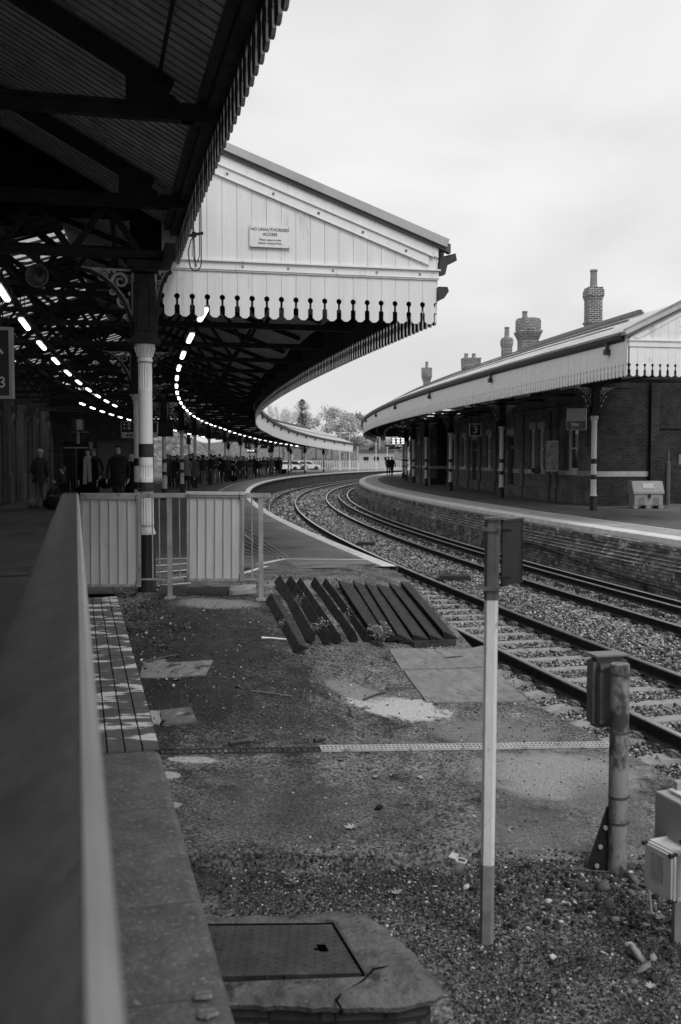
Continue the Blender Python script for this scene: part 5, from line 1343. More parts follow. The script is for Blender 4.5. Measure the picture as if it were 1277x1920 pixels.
# cabinets right edge
b_=G(1275,1775); b_.z-=.05
t=empty('equipment_stand',b_,0,'steel post with cables at the right edge holding up two boxes','post'); H=-.08-b_.z
mb=MB(); mb.box((.0,.04,H/2),(.05,.05,H)); mb.box((.05,.04,H*.62),(.2,.03,.04)); mb.build('post',GALV,t)
CAB=mat('black_cable',.012,.35,var=.2)
for i in range(5):
    mb=MB(); x=-.085+.016*i; mb.tube([(x-.01,-.25,H-.2),(x,-.36,H-.27),(x+.02+.01*i,-.38,H-.36),(x+.06+.01*i,-.36,H-.5),(x+.1,-.3,H-.68)],.0075,8); mb.build('cable',CAB,t)
mb=MB(); mb.tube([(-.055,-.39,H-.29),(-.03,-.4,H-.36),(-.02,-.4,H-.43)],.005,6); mb.build('cable_tag',WHITEC,t)
pts=[G(1210,1680)+Vector((.02,.0,.2)),G(1215,1700)+Vector((0,0,.12)),G(1222,1722)+Vector((0,0,.02)),G(1235,1735)+Vector((0,0,.01)),G(1258,1732)+Vector((0,0,.02)),G(1266,1738)+Vector((0,0,.02)),G(1268,1765)+Vector((0,0,.01)),G(1250,1800)+Vector((0,0,.0))]
mb=MB(); mb.tube(pts[:3],.007,8); o=mb.build('cable_tail',mat('grey_cable',.2,.5),t,origin=b_)
mb=MB(); mb.tube(pts[3:],.011,8); o=mb.build('cable_tail',CAB,t,origin=b_)
D1=4.95
c=UD(1287,1553,D1); tt_=empty('switch_box',(c.x,D1,c.z),0,'plain grey steel box with pale top, upper of the two at the right edge','box')
mb=MB(); mb.box((.095,.09,0),(.26,.26,.25)); mb.build('case',mat('plain_grey_box',.3,.5,var=.06,scale=3,dirt=[(.15,3,.2)]),tt_,bevel=.004); tt_.rotation_euler=(0,0,math.radians(17))
mb=MB(); mb.box((.09,.1,.137),(.14,.16,.012)); mb.build('top_label',mat('pale_tape',.6,.5,var=.05),tt_)
mb=MB(); mb.box((-.042,-.01,-.09),(.003,.03,.03)); mb.build('label_sticker',mat('sticker',.35,.5),tt_)
c=UD(1262,1634,4.9); tt_=empty('junction_box',(c.x,4.9,c.z),math.radians(24),'white plastic junction box with black corner screws, lower at the right edge','box')
JB=mat('white_plastic',.55,.45,var=.08,scale=4,dirt=[(.35,4,.25)])
mb=MB(); mb.box((.065,.03,0),(.2,.2,.235)); mb.build('body',JB,tt_,bevel=.012,smooth=True)
mb=MB(); mb.box((-.055,.03,0),(.035,.21,.245)); mb.build('lid',JB,tt_,bevel=.01,smooth=True)
mb=MB(); mb.box((-.0345,.03,0),(.008,.214,.25)); mb.build('gasket_rim',mat('rim_white',.6,.45),tt_,bevel=.002)
for yy in(-.065,.125):
    for zz in(-.115,.115):
        mb=MB(); mb.tube([(-.085,yy,zz),(-.04,yy,zz)],.011,10); mb.tube([(-.04,yy,zz),(.16,yy,zz)],.012,10,mi=1); mb.build('corner_screw',[BLACK,JB],tt_)
mb=MB(); mb.box((.085,-.0715,-.0),(.055,.003,.11)); mb.build('label_sticker',mat('pale_label',.66,.5),tt_)
mb=MB()
for k in range(4): mb.box((.07+.004*k,-.0735,-.04+.012*k),(.02,.002,.004))
mb.box((.082,-.0735,.032),(.028,.002,.026)); mb.build('label_print',mat('label_print_grey',.2,.5),tt_)
mb=MB(); mb.box((-.0735,.03,.02),(.002,.09,.14)); mb.build('side_label',mat('faded_label',.38,.5,var=.3,scale=20),tt_)
# =====================================================================
# LAMPS
# =====================================================================
def lamp_proto():
    t=empty('strip_light',(0,0,0),0,'x','strip light'); mb=MB(); mb.box((0,0,.045),(.11,1.55,.05)); mb.build('housing',IRONG,t)
    mb=MB(); mb.box((0,0,0),(.08,1.2,.045)); mb.build('lit_tube',LIT,t,bevel=.015); mb=MB(); mb.tube([(0,0,.07),(0,0,.5)],.008,5); mb.build('hanger',IRON,t); return t
lp=lamp_proto(); LT=tree_of(lp); first=True
def lamps(r,Ys,label,group):
    global first
    for k_,Y in enumerate(Ys):
        o=lp if first else copy_tree(LT); first=False
        a=A(Y,r); o.location=P(r,a,3.8+zdrop(Y)); o.rotation_euler=(0,0,-a); o['label']=label+', %s from its near end'%nth(k_+1); o['group']=group
def arcY(r,Ya,n,st): 
    a=A(Ya,r); return [P(r,a+i*st/r).y for i in range(n)]
lamps(262.3,arcY(262.3,15.3,34,3.0),'lit strip light in the right-hand curving row','lit strip lights nearest the track')
lamps(265.05,arcY(265.05,10.3,11,3.1),'lit strip light in the left-hand slanting row','lit strip lights above the walkway')
lamps(266.2,arcY(266.2,39.6,17,3.1),'lit strip light in the low rear row','lit strip lights of the rear row')
# cable tray following the left row
mb=MB(); mb.sweep([(265.0,3.93),(265.1,3.93),(265.1,3.97),(265.0,3.97)],A(10),A(45),30); o=mb.build('cable_tray',IRONG,None,origin=P(265,A(20),3.9)); o.location=P(265,A(20),3.9); tag(o,'thin cable tray above the left-hand row of lit strip lights','cable tray')
# =====================================================================
# SIGNS
# =====================================================================
def hang(loc,rz,w_,h,label,face=None,frame=None,cat='sign',name='hanging_sign',rods=.5,fw=.03,grp=None):
    t=empty(name,loc,rz,label,cat,grp); mb=MB(); mb.box((0,0,0),(w_,.08,h)); mb.build('panel',face or SIGNB,t)
    if frame is not None:
        mb=MB()
        for z in(-1,1): mb.box((0,-.0,z*(h/2+fw/2-.002)),(w_+2*fw,.1,fw))
        for x in(-1,1): mb.box((x*(w_/2+fw/2-.001),0,0),(fw,.1,h-.004))
        mb.build('frame',frame,t)
    if rods:
        for x in(-1,1): mb=MB(); mb.tube([(x*w_*.3,0,h/2),(x*w_*.3,0,h/2+rods)],.012,6); mb.build('hanger',IRON,t)
    return t
def stext(t,s,x,z,size,m_=SIGNW,b=.0,align='CENTER',y=-.043): text_mesh(s,size,'lettering',m_,t,facing((x,y,z)),bold=b,align=align)
c=UD(891,806,46); t=hang((c.x,46,c.z),-A(46)*.2,.5,.5,'square black hanging sign with a white 3 under the right canopy',frame=SIGNW,rods=.9,fw=.035); stext(t,'3',0,0,.5,b=.006)
c=UD(464,836,74); t=hang((c.x,74,c.z),0,.36,.36,'small black sign with a white 4 above the waiting crowd',frame=SIGNG,rods=.6); stext(t,'4',0,0,.36,b=.004)
DS=13.2; c=UD(-25,681,DS); t=hang((c.x,DS,c.z),0,.62,.86,'large black sign with arrow and 3, cut by the left edge',frame=SIGNG,rods=.8,fw=.04)
stext(t,'3',.215,-.32+.06,.2,b=.002); stext(t,'Platform',-.06,-.32+.06,.13,b=.001)
mb=MB(); mb.bar((.17,-.045,.0),(.17,-.045,.2),.03,.006,up=(0,1,0)); mb.bar((.17,-.045,.2),(.23,-.045,.12),.03,.006,up=(0,1,0)); mb.bar((.17,-.045,.2),(.11,-.045,.12),.03,.006,up=(0,1,0)); mb.build('arrow',SIGNW,t)
DW=30; sc2=DW/1867; c=UD(261.5,806,DW); W=66*sc2
t=hang((c.x,DW,c.z+.12),0,W,.3,'black way-out direction sign behind the nearest column',frame=SIGNG,rods=.6,fw=.02); t.location.z=UD(261,801,DW).z
stext(t,'Way out',-.17,.08,.1,b=.0012,align='LEFT'); stext(t,'Platforms',-.17,-.03,.1,b=.0012,align='LEFT')
for z in(.08,-.03):
    mb=MB(); x=-.47; mb.bar((x,-.045,z),(x+.085,-.045,z),.014,.005,up=(0,1,0)); mb.bar((x,-.045,z),(x+.035,-.045,z+.03),.014,.005,up=(0,1,0)); mb.bar((x,-.045,z),(x+.035,-.045,z-.03),.014,.005,up=(0,1,0)); mb.build('arrow',SIGNW,t)
    mb=MB(); mb.box((-.3,-.042,z),(.075,.006,.075)); mb.build('pictogram_tile',SIGNW,t); mb=MB(); mb.box((-.3,-.046,z),(.04,.004,.04)); mb.build('pictogram',SIGNB,t)
t2=hang((c.x,DW,UD(261,815,DW).z-.02),0,W,.15,'pale strip of direction pictograms under the way-out sign',face=mat('pale_sign_face',.5,.4),frame=None,rods=0)
for k in range(4): mb=MB(); mb.box((-.35+.1*k,-.043,0),(.07,.006,.07)); mb.build('pictogram',SIGNB,t2)
mb=MB(); mb.bar((-.49,-.045,0),(-.42,-.045,0),.012,.005,up=(0,1,0)); mb.build('arrow',SIGNB,t2)
def board(px,py,D,w_,h,label,rows,grp=None,mm=None):
    c=UD(px,py,D); t=hang((c.x,D,c.z),0,w_,h,label,rods=.5,cat='display',name='departure_board'); m_=emat('display_text_%d'%int(px),.8,1.6) if rows else None
    for i in range(rows):
        for k in range(3):
            mb=MB(); mb.box((-w_*.38+k*w_*.27+random.uniform(0,.03),-.044,h*.32-i*h*.26),(w_*random.uniform(.14,.22),.006,h*.12)); mb.build('text_line',m_,t)
    return t
board(750,826,84,1.45,.5,'lit departure board hanging under the far right canopy',4)
board(740,840,95,1.2,.18,'low dark sign below the lit board of the right platform',0)
board(732,836,95,.9,.16,'dark slim sign just above the low dark one under the right canopy',0)
board(472,846,82,.85,.26,'lit departure board beside the 4 sign over the crowd',2)
board(495,838,80,.55,.25,'small dark display right of the lit board over the crowd',0); board(508,845,92,.55,.3,'dark display farthest right above the crowd',0)
board(696,842,110,.5,.35,'small dark screen at the tip of the right canopy',0)
board(306,806,37,.75,.5,'dark framed screen right of the nearest column',0)
# globe mirror
c=UD(718,821,86); t=empty('convex_mirror',c,0,'round convex mirror hanging under the far right canopy','mirror'); mb=MB(); mb.lathe([(0.001,-.06),(.15,-.05),(.24,0),(.25,.02),(.2,.05)],n=24); o=mb.build('dish',mat('mirror_face',.4,.15,metal=.6),t,smooth=True); o.rotation_euler=(math.pi/2,0,0)
mb=MB(); mb.tube([(0,.03,.2),(0,.03,.7)],.02,6); mb.build('bracket',IRON,t)
# poster panel by right column
c=UD(1081,786,33.2); t=empty('poster_panel',c,math.radians(-28),'framed picture panel, pale above and dark below, hanging left of the nearest right column','poster')
mb=MB(); mb.box((0,0,0),(.66,.06,.72)); mb.build('frame',SIGNG,t); mb=MB(); mb.box((0,-.032,.15),(.62,.006,.38)); mb.build('pale_half',mat('poster_sky',.4,.4,var=.05),t)
mb=MB(); mb.box((0,-.032,-.2),(.62,.006,.28)); mb.build('dark_half',mat('poster_scene',.12,.4,var=.7,scale=5),t); stext(t,'Stay',-.03,-.17,.15,SIGNW,b=.004,y=-.037)

for x in(-.2,.2): mb=MB(); mb.tube([(x,0,.36),(x,0,.75)],.015,6); mb.build('hanger',IRON,t)
# small dark wall signs and lamp on right cross wall
for px,label in((1172,'small dark notice on the right brick wall, left of the drainpipe'),(1229,'small dark notice on the right brick wall, right of the drainpipe')):
    c=UD(px,772,35.4); t=empty('wall_notice',c,0,label,'notice'); mb=MB(); mb.box((0,0,0),(.3,.03,.3)); mb.build('panel',SIGNB,t)
    mb=MB()
    for k in range(3): mb.box((-.03,-.017,.08-.06*k),(.13,.004,.022))
    mb.build('print',mat('dim_print',.25,.5),t)
c=UD(1211,870,35.5); t=empty('drainpipe',(c.x,35.5,0),0,'pale conduit pipe rising behind the grit bin on the brick wall','pipe'); mb=MB(); mb.tube([(0,0,.3),(0,0,2.95)],.05,10); mb.build('pipe',IRONG,t); mb=MB(); mb.tube([(0,0,3.2),(0,0,4.3)],.045,10); mb.build('upper_pipe',mat('pipe_pale',.3,.6),t); mb=MB(); mb.box((0,0,3.1),(.2,.14,.22)); mb.build('junction_box',SIGNG,t)
c=UD(1252,900,35); t=empty('bollard_pipe',(c.x,35,0),0,'grey upright pipe on the platform right of the grit bin','pipe'); mb=MB(); mb.lathe([(.09,0),(.09,1.5),(.05,1.53),(.05,1.9)],n=14); mb.build('pipe',mat('grey_pipe',.1,.6),t,smooth=True)
c=UD(1276,862,35); t=empty('help_box',c,0,'pale help point box at the right edge of the brick wall','box'); mb=MB(); mb.box((.1,0,0),(.38,.15,.38)); mb.build('case',mat('help_case',.2,.5),t,bevel=.02); mb=MB(); mb.lathe([(.06,0),(.06,.02)],n=14); o=mb.build('button',SIGNW,t); o.location=(.05,-.075,.06); o.rotation_euler=(math.pi/2,0,0)
# grit bin
c=U(1216,954,0); t=empty('grit_bin',c,0,'pale plastic grit bin with sloping lid against the brick wall','grit bin'); GB=mat('grit_plastic',.3,.6,var=.15,scale=3,dirt=[(.2,4,.3)])
mb=MB(); w_=.49
mb.prism([(0,.08),(0,.0),(.0,.5),(.62,.5),(.62,0),(.0,0)][2:],lambda u,v,q:Vector((-w_+.02+q*(2*w_-.04),u,v if v>0 else .1)),1.)
for x in(-w_+.08,0,w_-.08): mb.box((x,.3,.06),(.16,.6,.12))
mb.build('bin_body',GB,t,bevel=.015)
mb=MB(); mb.prism([(-.03,.47),(-.03,.55),(.22,.9),(.64,.9),(.64,.47)],lambda u,v,q:Vector((-w_*1.04+q*(2.08*w_),u,v)),1.); mb.build('bin_lid',GB,t,bevel=.015)
for x in(-.22,.24):
    mb=MB(); mb.box((x,-.004,.26),(.2,.01,.24)); mb.build('recess',mat('grit_recess',.2,.6),t)
mb=MB(); mb.box((.02,-.04,.42),(.07,.02,.14)); mb.build('latch',IRON,t); mb=MB(); M_=Matrix.Rotation(math.atan2(.35,.25),3,'X'); mb.box((0,.09,.74),(.35,.2,.01),M=M_); mb.build('lid_label',mat('lid_label_pale',.4,.5),t)
# wall speaker / cctv
def horn(px,py,D,label):
    c=UD(px,py,D); t=empty('loudspeaker',c,0,label,'loudspeaker'); mb=MB(); mb.lathe([(.05,-.2),(.07,-.1),(.12,0),(.135,.01),(.12,.012),(.06,-.08)],n=20); o=mb.build('horn',IRONG,t,smooth=True); o.rotation_euler=(math.pi/2,0,0)
    mb=MB(); mb.bar((0,.05,0),(0,.05,.35),.04,.04); mb.build('bracket',IRON,t)
horn(70,517,11.4,'round black loudspeaker hanging from the lattice girder at the upper left')
c=UD(1008,882,38.5); t=empty('wall_lamp',c,0,'small black box lamp on the brick wall pilaster','lamp'); mb=MB(); mb.box((0,0,0),(.24,.2,.26)); mb.box((-.16,.1,.0),(.12,.1,.18)); mb.build('case',BLACK,t,bevel=.02)
# timetable poster on window by right building
c=UD(1036,855,37.6); t=empty('framed_poster',(c.x,c.y,c.z),0,'tall narrow framed poster on the brick wall right of the white window','poster'); t.rotation_euler=(0,0,math.radians(-65)); mb=MB(); mb.box((0,0,0),(.7,.05,1.15)); mb.build('frame',SIGNG,t); mb=MB(); mb.box((0,-.03,0),(.6,.01,1.05)); mb.build('print',mat('poster_print',.2,.3,var=.9,scale=4),t)
# booth, gates, hoarding at left rear
c=UD(214,870,58); t=empty('grey_hoarding',(c.x,58,0),0,'plain grey hoarding panel behind the walking man','hoarding'); mb=MB(); mb.box((0,0,1.35),(1.9,.1,2.7)); mb.build('panel',mat('hoarding_grey',.11,.6,var=.1),t); mb=MB(); mb.box((0,-.03,2.72),(2.,.2,.06)); mb.build('cap_rail',IRONG,t)
c=UD(272,870,52); t=empty('timetable_case',(c.x,52,0),0,'tall timetable case with two white sheets, right of the nearest column','notice case'); mb=MB(); mb.box((0,0,1.5),(.9,.12,2.6)); mb.build('case',mat('case_grey',.2,.5),t)
for z in(1.9,1.1): mb=MB(); mb.box((.2,-.065,z),(.4,.01,.6)); mb.build('sheet',mat('sheet_white',.5,.4,var=.2,scale=6),t)
c=UD(147,880,50); t=empty('dark_kiosk',(c.x,50,0),0,'dark kiosk with a pale top strip behind the scarf-wearing person','kiosk'); mb=MB(); mb.box((0,0,1.25),(1.3,.8,2.5)); mb.build('case',SIGNB,t,bevel=.03); mb=MB(); mb.box((0,-.41,2.2),(1.2,.02,.06)); mb.box((0,-.41,1.2),(.02,.02,2.0)); mb.build('trim',SIGNG,t)
c=UD(110,880,44); t=empty('railings',(c.x,44,0),0,'black upright railings at the end of the left building','railings'); mb=MB()
for k in range(9): mb.tube([(-.5+.14*k,0,.05),(-.5+.14*k,0,2.2)],.015,5)
mb.bar((-.6,0,.3),(.7,0,.3),.03,.03); mb.bar((-.6,0,2.0),(.7,0,2.0),.03,.03); mb.build('bars',BLACK,t)
c=UD(146,797,40); t=empty('hanging_clock',c,0,'boxy hanging clock unit with pale rim above the walkway','clock'); mb=MB(); mb.box((0,0,0),(.42,.3,.5)); mb.build('case',IRONG,t,bevel=.03); mb=MB(); mb.box((.1,-.16,0),(.22,.02,.42)); mb.build('rim',SIGNG,t); mb=MB(); mb.tube([(0,0,-.25),(0,0,-.75)],.06,8); mb.bar((-.3,0,-.28),(.45,0,-.28),.06,.03); mb.build('bracket',SIGNG,t)
# =====================================================================
# PEOPLE
# =====================================================================
SKIN=mat('skin_tone',.42,.6,var=.08); HAIRD=mat('dark_hair',.03,.6,var=.3,scale=30); HAIRL=mat('light_hair',.42,.6,var=.3,scale=30); HAIRM=mat('mid_hair',.13,.6,var=.3,scale=30)
def cloth(v): return mat('cloth_%02d'%int(v*100),v,.85,var=.25,scale=8,bump=.2,bscale=30)
SHOE=mat('shoe_leather',.02,.5,var=.2)
def body(name,top,legs,pose='stand',arms='down',bulk=1.,fingers=True,seed=0,shoe=None):
    """figure faces -Y, feet at z=0, height 1.75; a single skinned mesh"""
    rnd=random.Random(seed)
    bm=bmesh.new(); sk=bm.verts.layers.skin.verify(); V={}
    def v(k,co,rx,ry=None,par=None,root=False):
        x=bm.verts.new(co); x[sk].radius=(rx,ry or rx); x[sk].use_root=root; V[k]=x
        if par: bm.edges.new((V[par],x))
        return x
    sit=pose=='sit'; ph=.5 if sit else .93; dz=ph-.93
    v('pel',(0,.01,ph),.15*bulk,.115*bulk,root=True); v('waist',(0,.015,1.1+dz),.145*bulk,.11*bulk,'pel'); v('chest',(0,.0,1.29+dz),.165*bulk,.12*bulk,'waist'); v('neckb',(0,.012,1.45+dz),.085,.07,'chest'); v('neck',(0,.0,1.52+dz),.05,.05,'neckb')
    v('jaw',(0,-.02,1.585+dz),.062,.07,'neck'); v('head',(0,-.005,1.655+dz),.078,.095,'jaw'); v('crown',(0,.005,1.72+dz),.055,.065,'head')
    v('nose',(0,-.105,1.625+dz),.012,.012,'head')
    for s,S in((-1,'l'),(1,'r')):
        v('sh'+S,(s*.175*bulk**.5,.01,1.41+dz),.065*bulk,.06*bulk,'neckb')
        if arms=='down': e=(s*.235,.03,1.13+dz);wr=(s*.245,-.03,.88+dz);h=(s*.245,-.05,.79+dz)
        elif arms=='phone': e=(s*.22,.0,1.14+dz);wr=(s*.1,-.22,1.2+dz);h=(s*.06,-.27,1.25+dz)
        elif arms=='pocket': e=(s*.26,.08,1.15+dz);wr=(s*.2,-.04,.95+dz);h=(s*.19,-.07,.89+dz)
        elif arms=='cross': e=(s*.23,-.03,1.13+dz);wr=(-s*.02,-.19,1.15+dz);h=(-s*.1,-.17,1.17+dz)
        else: e=(s*.25,(.1 if s>0 else -.08),1.14+dz);wr=(s*.25,(-.02 if s>0 else -.25),.92+dz);h=(s*.245,(-.06 if s>0 else -.31),.86+dz)
        v('el'+S,e,.05*bulk,None,'sh'+S); v('wr'+S,wr,.034,None,'el'+S); v('ha'+S,h,.03,.022,'wr'+S)
        if fingers:
            dh=(Vector(h)-Vector(wr)).normalized(); sd=dh.cross(Vector((s,0,0))) if abs(dh.x)<.7 else dh.cross(Vector((0,0,1))); sd.normalize()
            for q in range(4):
                b0=Vector(h)+sd*(q-1.5)*.018+dh*.02; l=(.06,.07,.066,.05)[q]; f1=b0+dh*l*.5+Vector((-s*.006,0,0)); f2=b0+dh*l+Vector((-s*.02,0,0))
                v('f%s%d'%(S,q),f1,.008,None,'ha'+S); v('g%s%d'%(S,q),f2,.007,None,'f%s%d'%(S,q))
            v('t'+S,Vector(h)-sd*.035-dh*.01,.009,None,'ha'+S); v('u'+S,Vector(h)-sd*.05+dh*.02,.008,None,'t'+S)
        if sit:
            v('hip'+S,(s*.09,-.05,ph-.01),.095*bulk,None,'pel'); v('kn'+S,(s*.11,-.45,ph),.065,None,'hip'+S); v('an'+S,(s*.11,-.48,.09),.045,None,'kn'+S)
            v('to'+S,(s*.12,-.62,.04),.04,.033,'an'+S)
        else:
            fy=0;ky=0
            if pose=='walk': fy=-.3*s; ky=-.17*s
            v('hip'+S,(s*.088,0,.86),.095*bulk**.5,None,'pel'); v('kn'+S,(s*.098,.0+ky-.01,.49),.066,None,'hip'+S); v('an'+S,(s*.105,.03+fy,.1 if fy<=0 else .14),.044,None,'kn'+S); v('to'+S,(s*.12,-.12+fy,.045 if fy<=0 else .06),.042,.034,'an'+S)
    me=bpy.data.meshes.new(name); bm.to_mesh(me); bm.free(); o=bpy.data.objects.new(name,me); COL.objects.link(o)
    o.modifiers.new('s','SKIN').use_smooth_shade=True; sub=o.modifiers.new('u','SUBSURF'); sub.levels=1; sub.render_levels=1
    dg=bpy.context.evaluated_depsgraph_get(); m2=bpy.data.meshes.new_from_object(o.evaluated_get(dg)); bpy.data.objects.remove(o); bpy.data.meshes.remove(me)
    m2.materials.clear()
    for mm in(top,legs,SKIN,shoe or SHOE): m2.materials.append(mm)
    for p in m2.polygons:
        c=p.center
        if c.z>1.515+dz: i=2
        elif (not sit and c.z<.075) or (sit and c.z<.075): i=3
        elif sit: i=1 if (c.z<ph+.08 and c.y<-.08) or c.z<ph-.05 else 0
        else: i=1 if c.z<.9 and abs(c.x)<.2 else 0
        p.material_index=i
    # hands
    hz=[]
    for s in(-1,1):
        if arms=='down': hz.append(((s*.245,-.045,.8+dz),.105))
        elif arms=='phone': hz.append(((s*.07,-.27,1.25+dz),.09))
        elif arms=='pocket': hz.append(((s*.19,-.09,.86+dz),.07))
        elif arms=='cross': hz.append(((-s*.1,-.18,1.17+dz),.05))
        else: hz.append(((s*.245,(-.06 if s>0 else -.33),.82+dz),.1))
    for p in m2.polygons:
        for c,r in hz:
            if (p.center-Vector(c)).length<r: p.material_index=2
    m2.polygons.foreach_set('use_smooth',[True]*len(m2.polygons)); return m2
def ellipsoid(mb,c,rx,ry,rz,n=12,m=8,z0=-1.,mi=0,fn=None):
    vs=[];fs=[]
    for i in range(m+1):
        t=-math.pi/2+math.pi*i/m; z=max(math.sin(t),z0)
        for k in range(n):
            th=2*math.pi*k/n; rr=math.cos(math.asin(max(-1,min(1,z))))
            p=Vector((c[0]+rx*rr*math.cos(th),c[1]+ry*rr*math.sin(th),c[2]+rz*z)); vs.append(fn(p) if fn else p)
    for i in range(m):
        for k in range(n): fs.append((i*n+k,i*n+(k+1)%n,(i+1)*n+(k+1)%n,(i+1)*n+k))
    mb.add(vs,fs,mi)
def person(top=.03,legs=.03,hair='d',pose='stand',arms='down',coat=None,bulk=1.,seed=0,hat=None,long=False,scarf=False,hood=False):
    t=empty('person',(0,0,0),0,'x','person')
    me=body('body',cloth(top),cloth(legs),pose,arms,bulk,True,seed); b=bpy.data.objects.new('body',me); COL.objects.link(b); b.parent=t
    dz=-.43 if pose=='sit' else 0
    hm={'d':HAIRD,'l':HAIRL,'m':HAIRM,'g':mat('grey_hair',.3,.7,var=.2)}[hair]
    mb=MB(); ellipsoid(mb,(0,.018,1.672+dz),.088,.1,.088,z0=-.15)
    if long: ellipsoid(mb,(0,.055,1.57+dz),.095,.065,.16)
    ellipsoid(mb,(0,.06,1.62+dz),.07,.05,.08)
    mb.build('hair',hm,t,smooth=True)
    if hat is not None:
        mb=MB(); ellipsoid(mb,(0,.0,1.69+dz),.096,.108,.085,z0=-.2); mb.build('hat',cloth(hat),t,smooth=True)
    # face: eyes and mouth as small pieces
    mb=MB()
    for s in(-1,1): ellipsoid(mb,(s*.03,-.092,1.655+dz),.011,.006,.006,8,4)
    mb.build('eyes',mat('eye_dark',.03,.3),t)
    if coat is not None:
        z0,fl=coat; mb=MB(); n=20; rings=[(1.44,.15,.1),(1.38,.205*bulk**.5,.135),(1.25,.195*bulk,.15*bulk),(1.08,.18*bulk,.145*bulk),(.93,.19*bulk,.155*bulk),(z0,.2*bulk+fl,.16*bulk+fl)]
        vs=[]
        for z,rx,ry in rings:
            for k in range(n):
                th=2*math.pi*k/n; w_=1+.03*math.sin(th*5+z*9); vs.append((rx*w_*math.cos(th),.012+ry*w_*math.sin(th),z+dz))
        fs=[(i*n+k,i*n+(k+1)%n,(i+1)*n+(k+1)%n,(i+1)*n+k) for i in range(len(rings)-1) for k in range(n)]+[tuple(range(n))]
        mb.add(vs,fs); mb.build('coat',cloth(top),t,smooth=True)
    if hood: mb=MB(); mb.lathe([(.1,1.43+dz),(.12,1.48+dz),(.1,1.53+dz)],(0,.03,0),n=16,cap=False); mb.build('collar',cloth(top*1.3+.02),t,smooth=True)
    if scarf:
        mb=MB(); mb.lathe([(.085,1.44),(.105,1.47),(.1,1.51),(.075,1.53)],(0,.0,0),n=18,cap=False)
        for s,zz in((-1,.78),(1,.84)):
            mb.prism([(s*.05-.045,1.46),(s*.05+.045,1.46),(s*.065+.05,zz),(s*.065-.05,zz)],lambda u,v,q:Vector((u,-.155-.045*q-(.02 if v<1 else 0),v)),1.)
        mb.build('scarf',mat('pale_scarf',.4,.9,var=.2,scale=20),t)
    return t
def place(t,x,y,h,rz,label,group=None,z=0):
    t.location=(x,y,z); s=h/1.75; t.scale=(s,s,s); t.rotation_euler=(0,0,rz); t['label']=label
    if group: t['group']=group
    t['category']='person'; return t
pr=math.radians
p=person(.05,.2,'g',coat=(.78,.03),bulk=1.08,hat=.5,arms='pocket',seed=1); c=U(77,955,0); place(p,c.x,c.y,1.93,pr(170),'person in pale cap and light trousers, back turned, by the left wall')
p=person(.006,.01,'d',coat=(.42,.07),bulk=1.12,scarf=True,long=True,seed=2); c=UD(165,870,30.0); place(p,c.x,30,1.95,pr(8),'person in a long black coat with a pale hanging scarf')
p=person(.025,.04,'d',pose='walk',arms='walk',hood=True,coat=(.86,.02),bulk=1.05,seed=3); c=UD(222,870,28.5); place(p,c.x,28.5,2.02,pr(4),'person in a dark padded jacket walking toward the gate, left of the nearest column')
p=person(.012,.015,'l',coat=(.5,.05),long=True,seed=4); c=UD(247,870,33); place(p,c.x,33,1.78,pr(30),'fair-haired person in black half hidden by the nearest column')
p=person(.02,.02,'m',seed=5,arms='pocket'); c=UD(176,870,34); place(p,c.x,34,1.98,pr(10),'person partly hidden behind the one with the pale scarf')
# seated people and bench
c=UD(118,880,33.5); tbn=empty('platform_bench',(c.x,33.5,0),pr(-75),'metal bench by the left wall with seated people','bench')
mb=MB(); mb.box((0,0,.45),(1.9,.42,.04)); mb.build('seat',IRONG,tbn); mb=MB(); mb.box((0,.23,.7),(1.9,.04,.35)); mb.build('backrest',IRONG,tbn)
for x in(-.9,.9): mb=MB(); mb.bar((x,-.18,0),(x,-.18,.45),.04,.04); mb.bar((x,.2,0),(x,.2,.85),.04,.04); mb.build('leg',IRON,tbn)
for i,(dx,hr,lb,tp) in enumerate(((-.55,'d','person seated on the bench nearest the standing one in the cap',.03),(.25,'m','person in a cap seated farther along the bench, hand to face',.05))):
    p=person(tp,.05,hr,pose='sit',arms='phone',bulk=1.08,seed=6+i,hat=.06 if i else None); q=Vector((dx,-.02,0)); q.rotate(Matrix.Rotation(pr(-75),3,'Z')); place(p,c.x+q.x,33.5+q.y,1.85,pr(-75+180*0),lb)
def bag(x,y,s,label,v=.02,rz=0,z=0):
    t=empty('bag',(x,y,z),rz,label,'bag'); mb=MB(); ellipsoid(mb,(0,0,.2*s),.3*s,.15*s,.2*s,14,8,fn=lambda p:Vector((p.x,p.y,max(p.z,.0)))); mb.build('bag_body',cloth(v),t,smooth=True)
    mb=MB(); mb.tube([(-.1*s,0,.36*s),(-.08*s,0,.5*s),(.08*s,0,.5*s),(.1*s,0,.36*s)],.012,6); mb.build('handle',cloth(v),t); return t
c=U(99,956,0); bag(c.x,c.y,1.05,'black holdall on the platform beside the person in the pale cap')
c=U(62,953,0); bag(c.x,c.y,.95,'patterned light bag at the left foot of the person in the cap',.22,rz=1.4)
c=UD(198,905,29.5); bag(c.x,c.y,.8,'dark bag carried low beside the walking person',.01,z=.75)
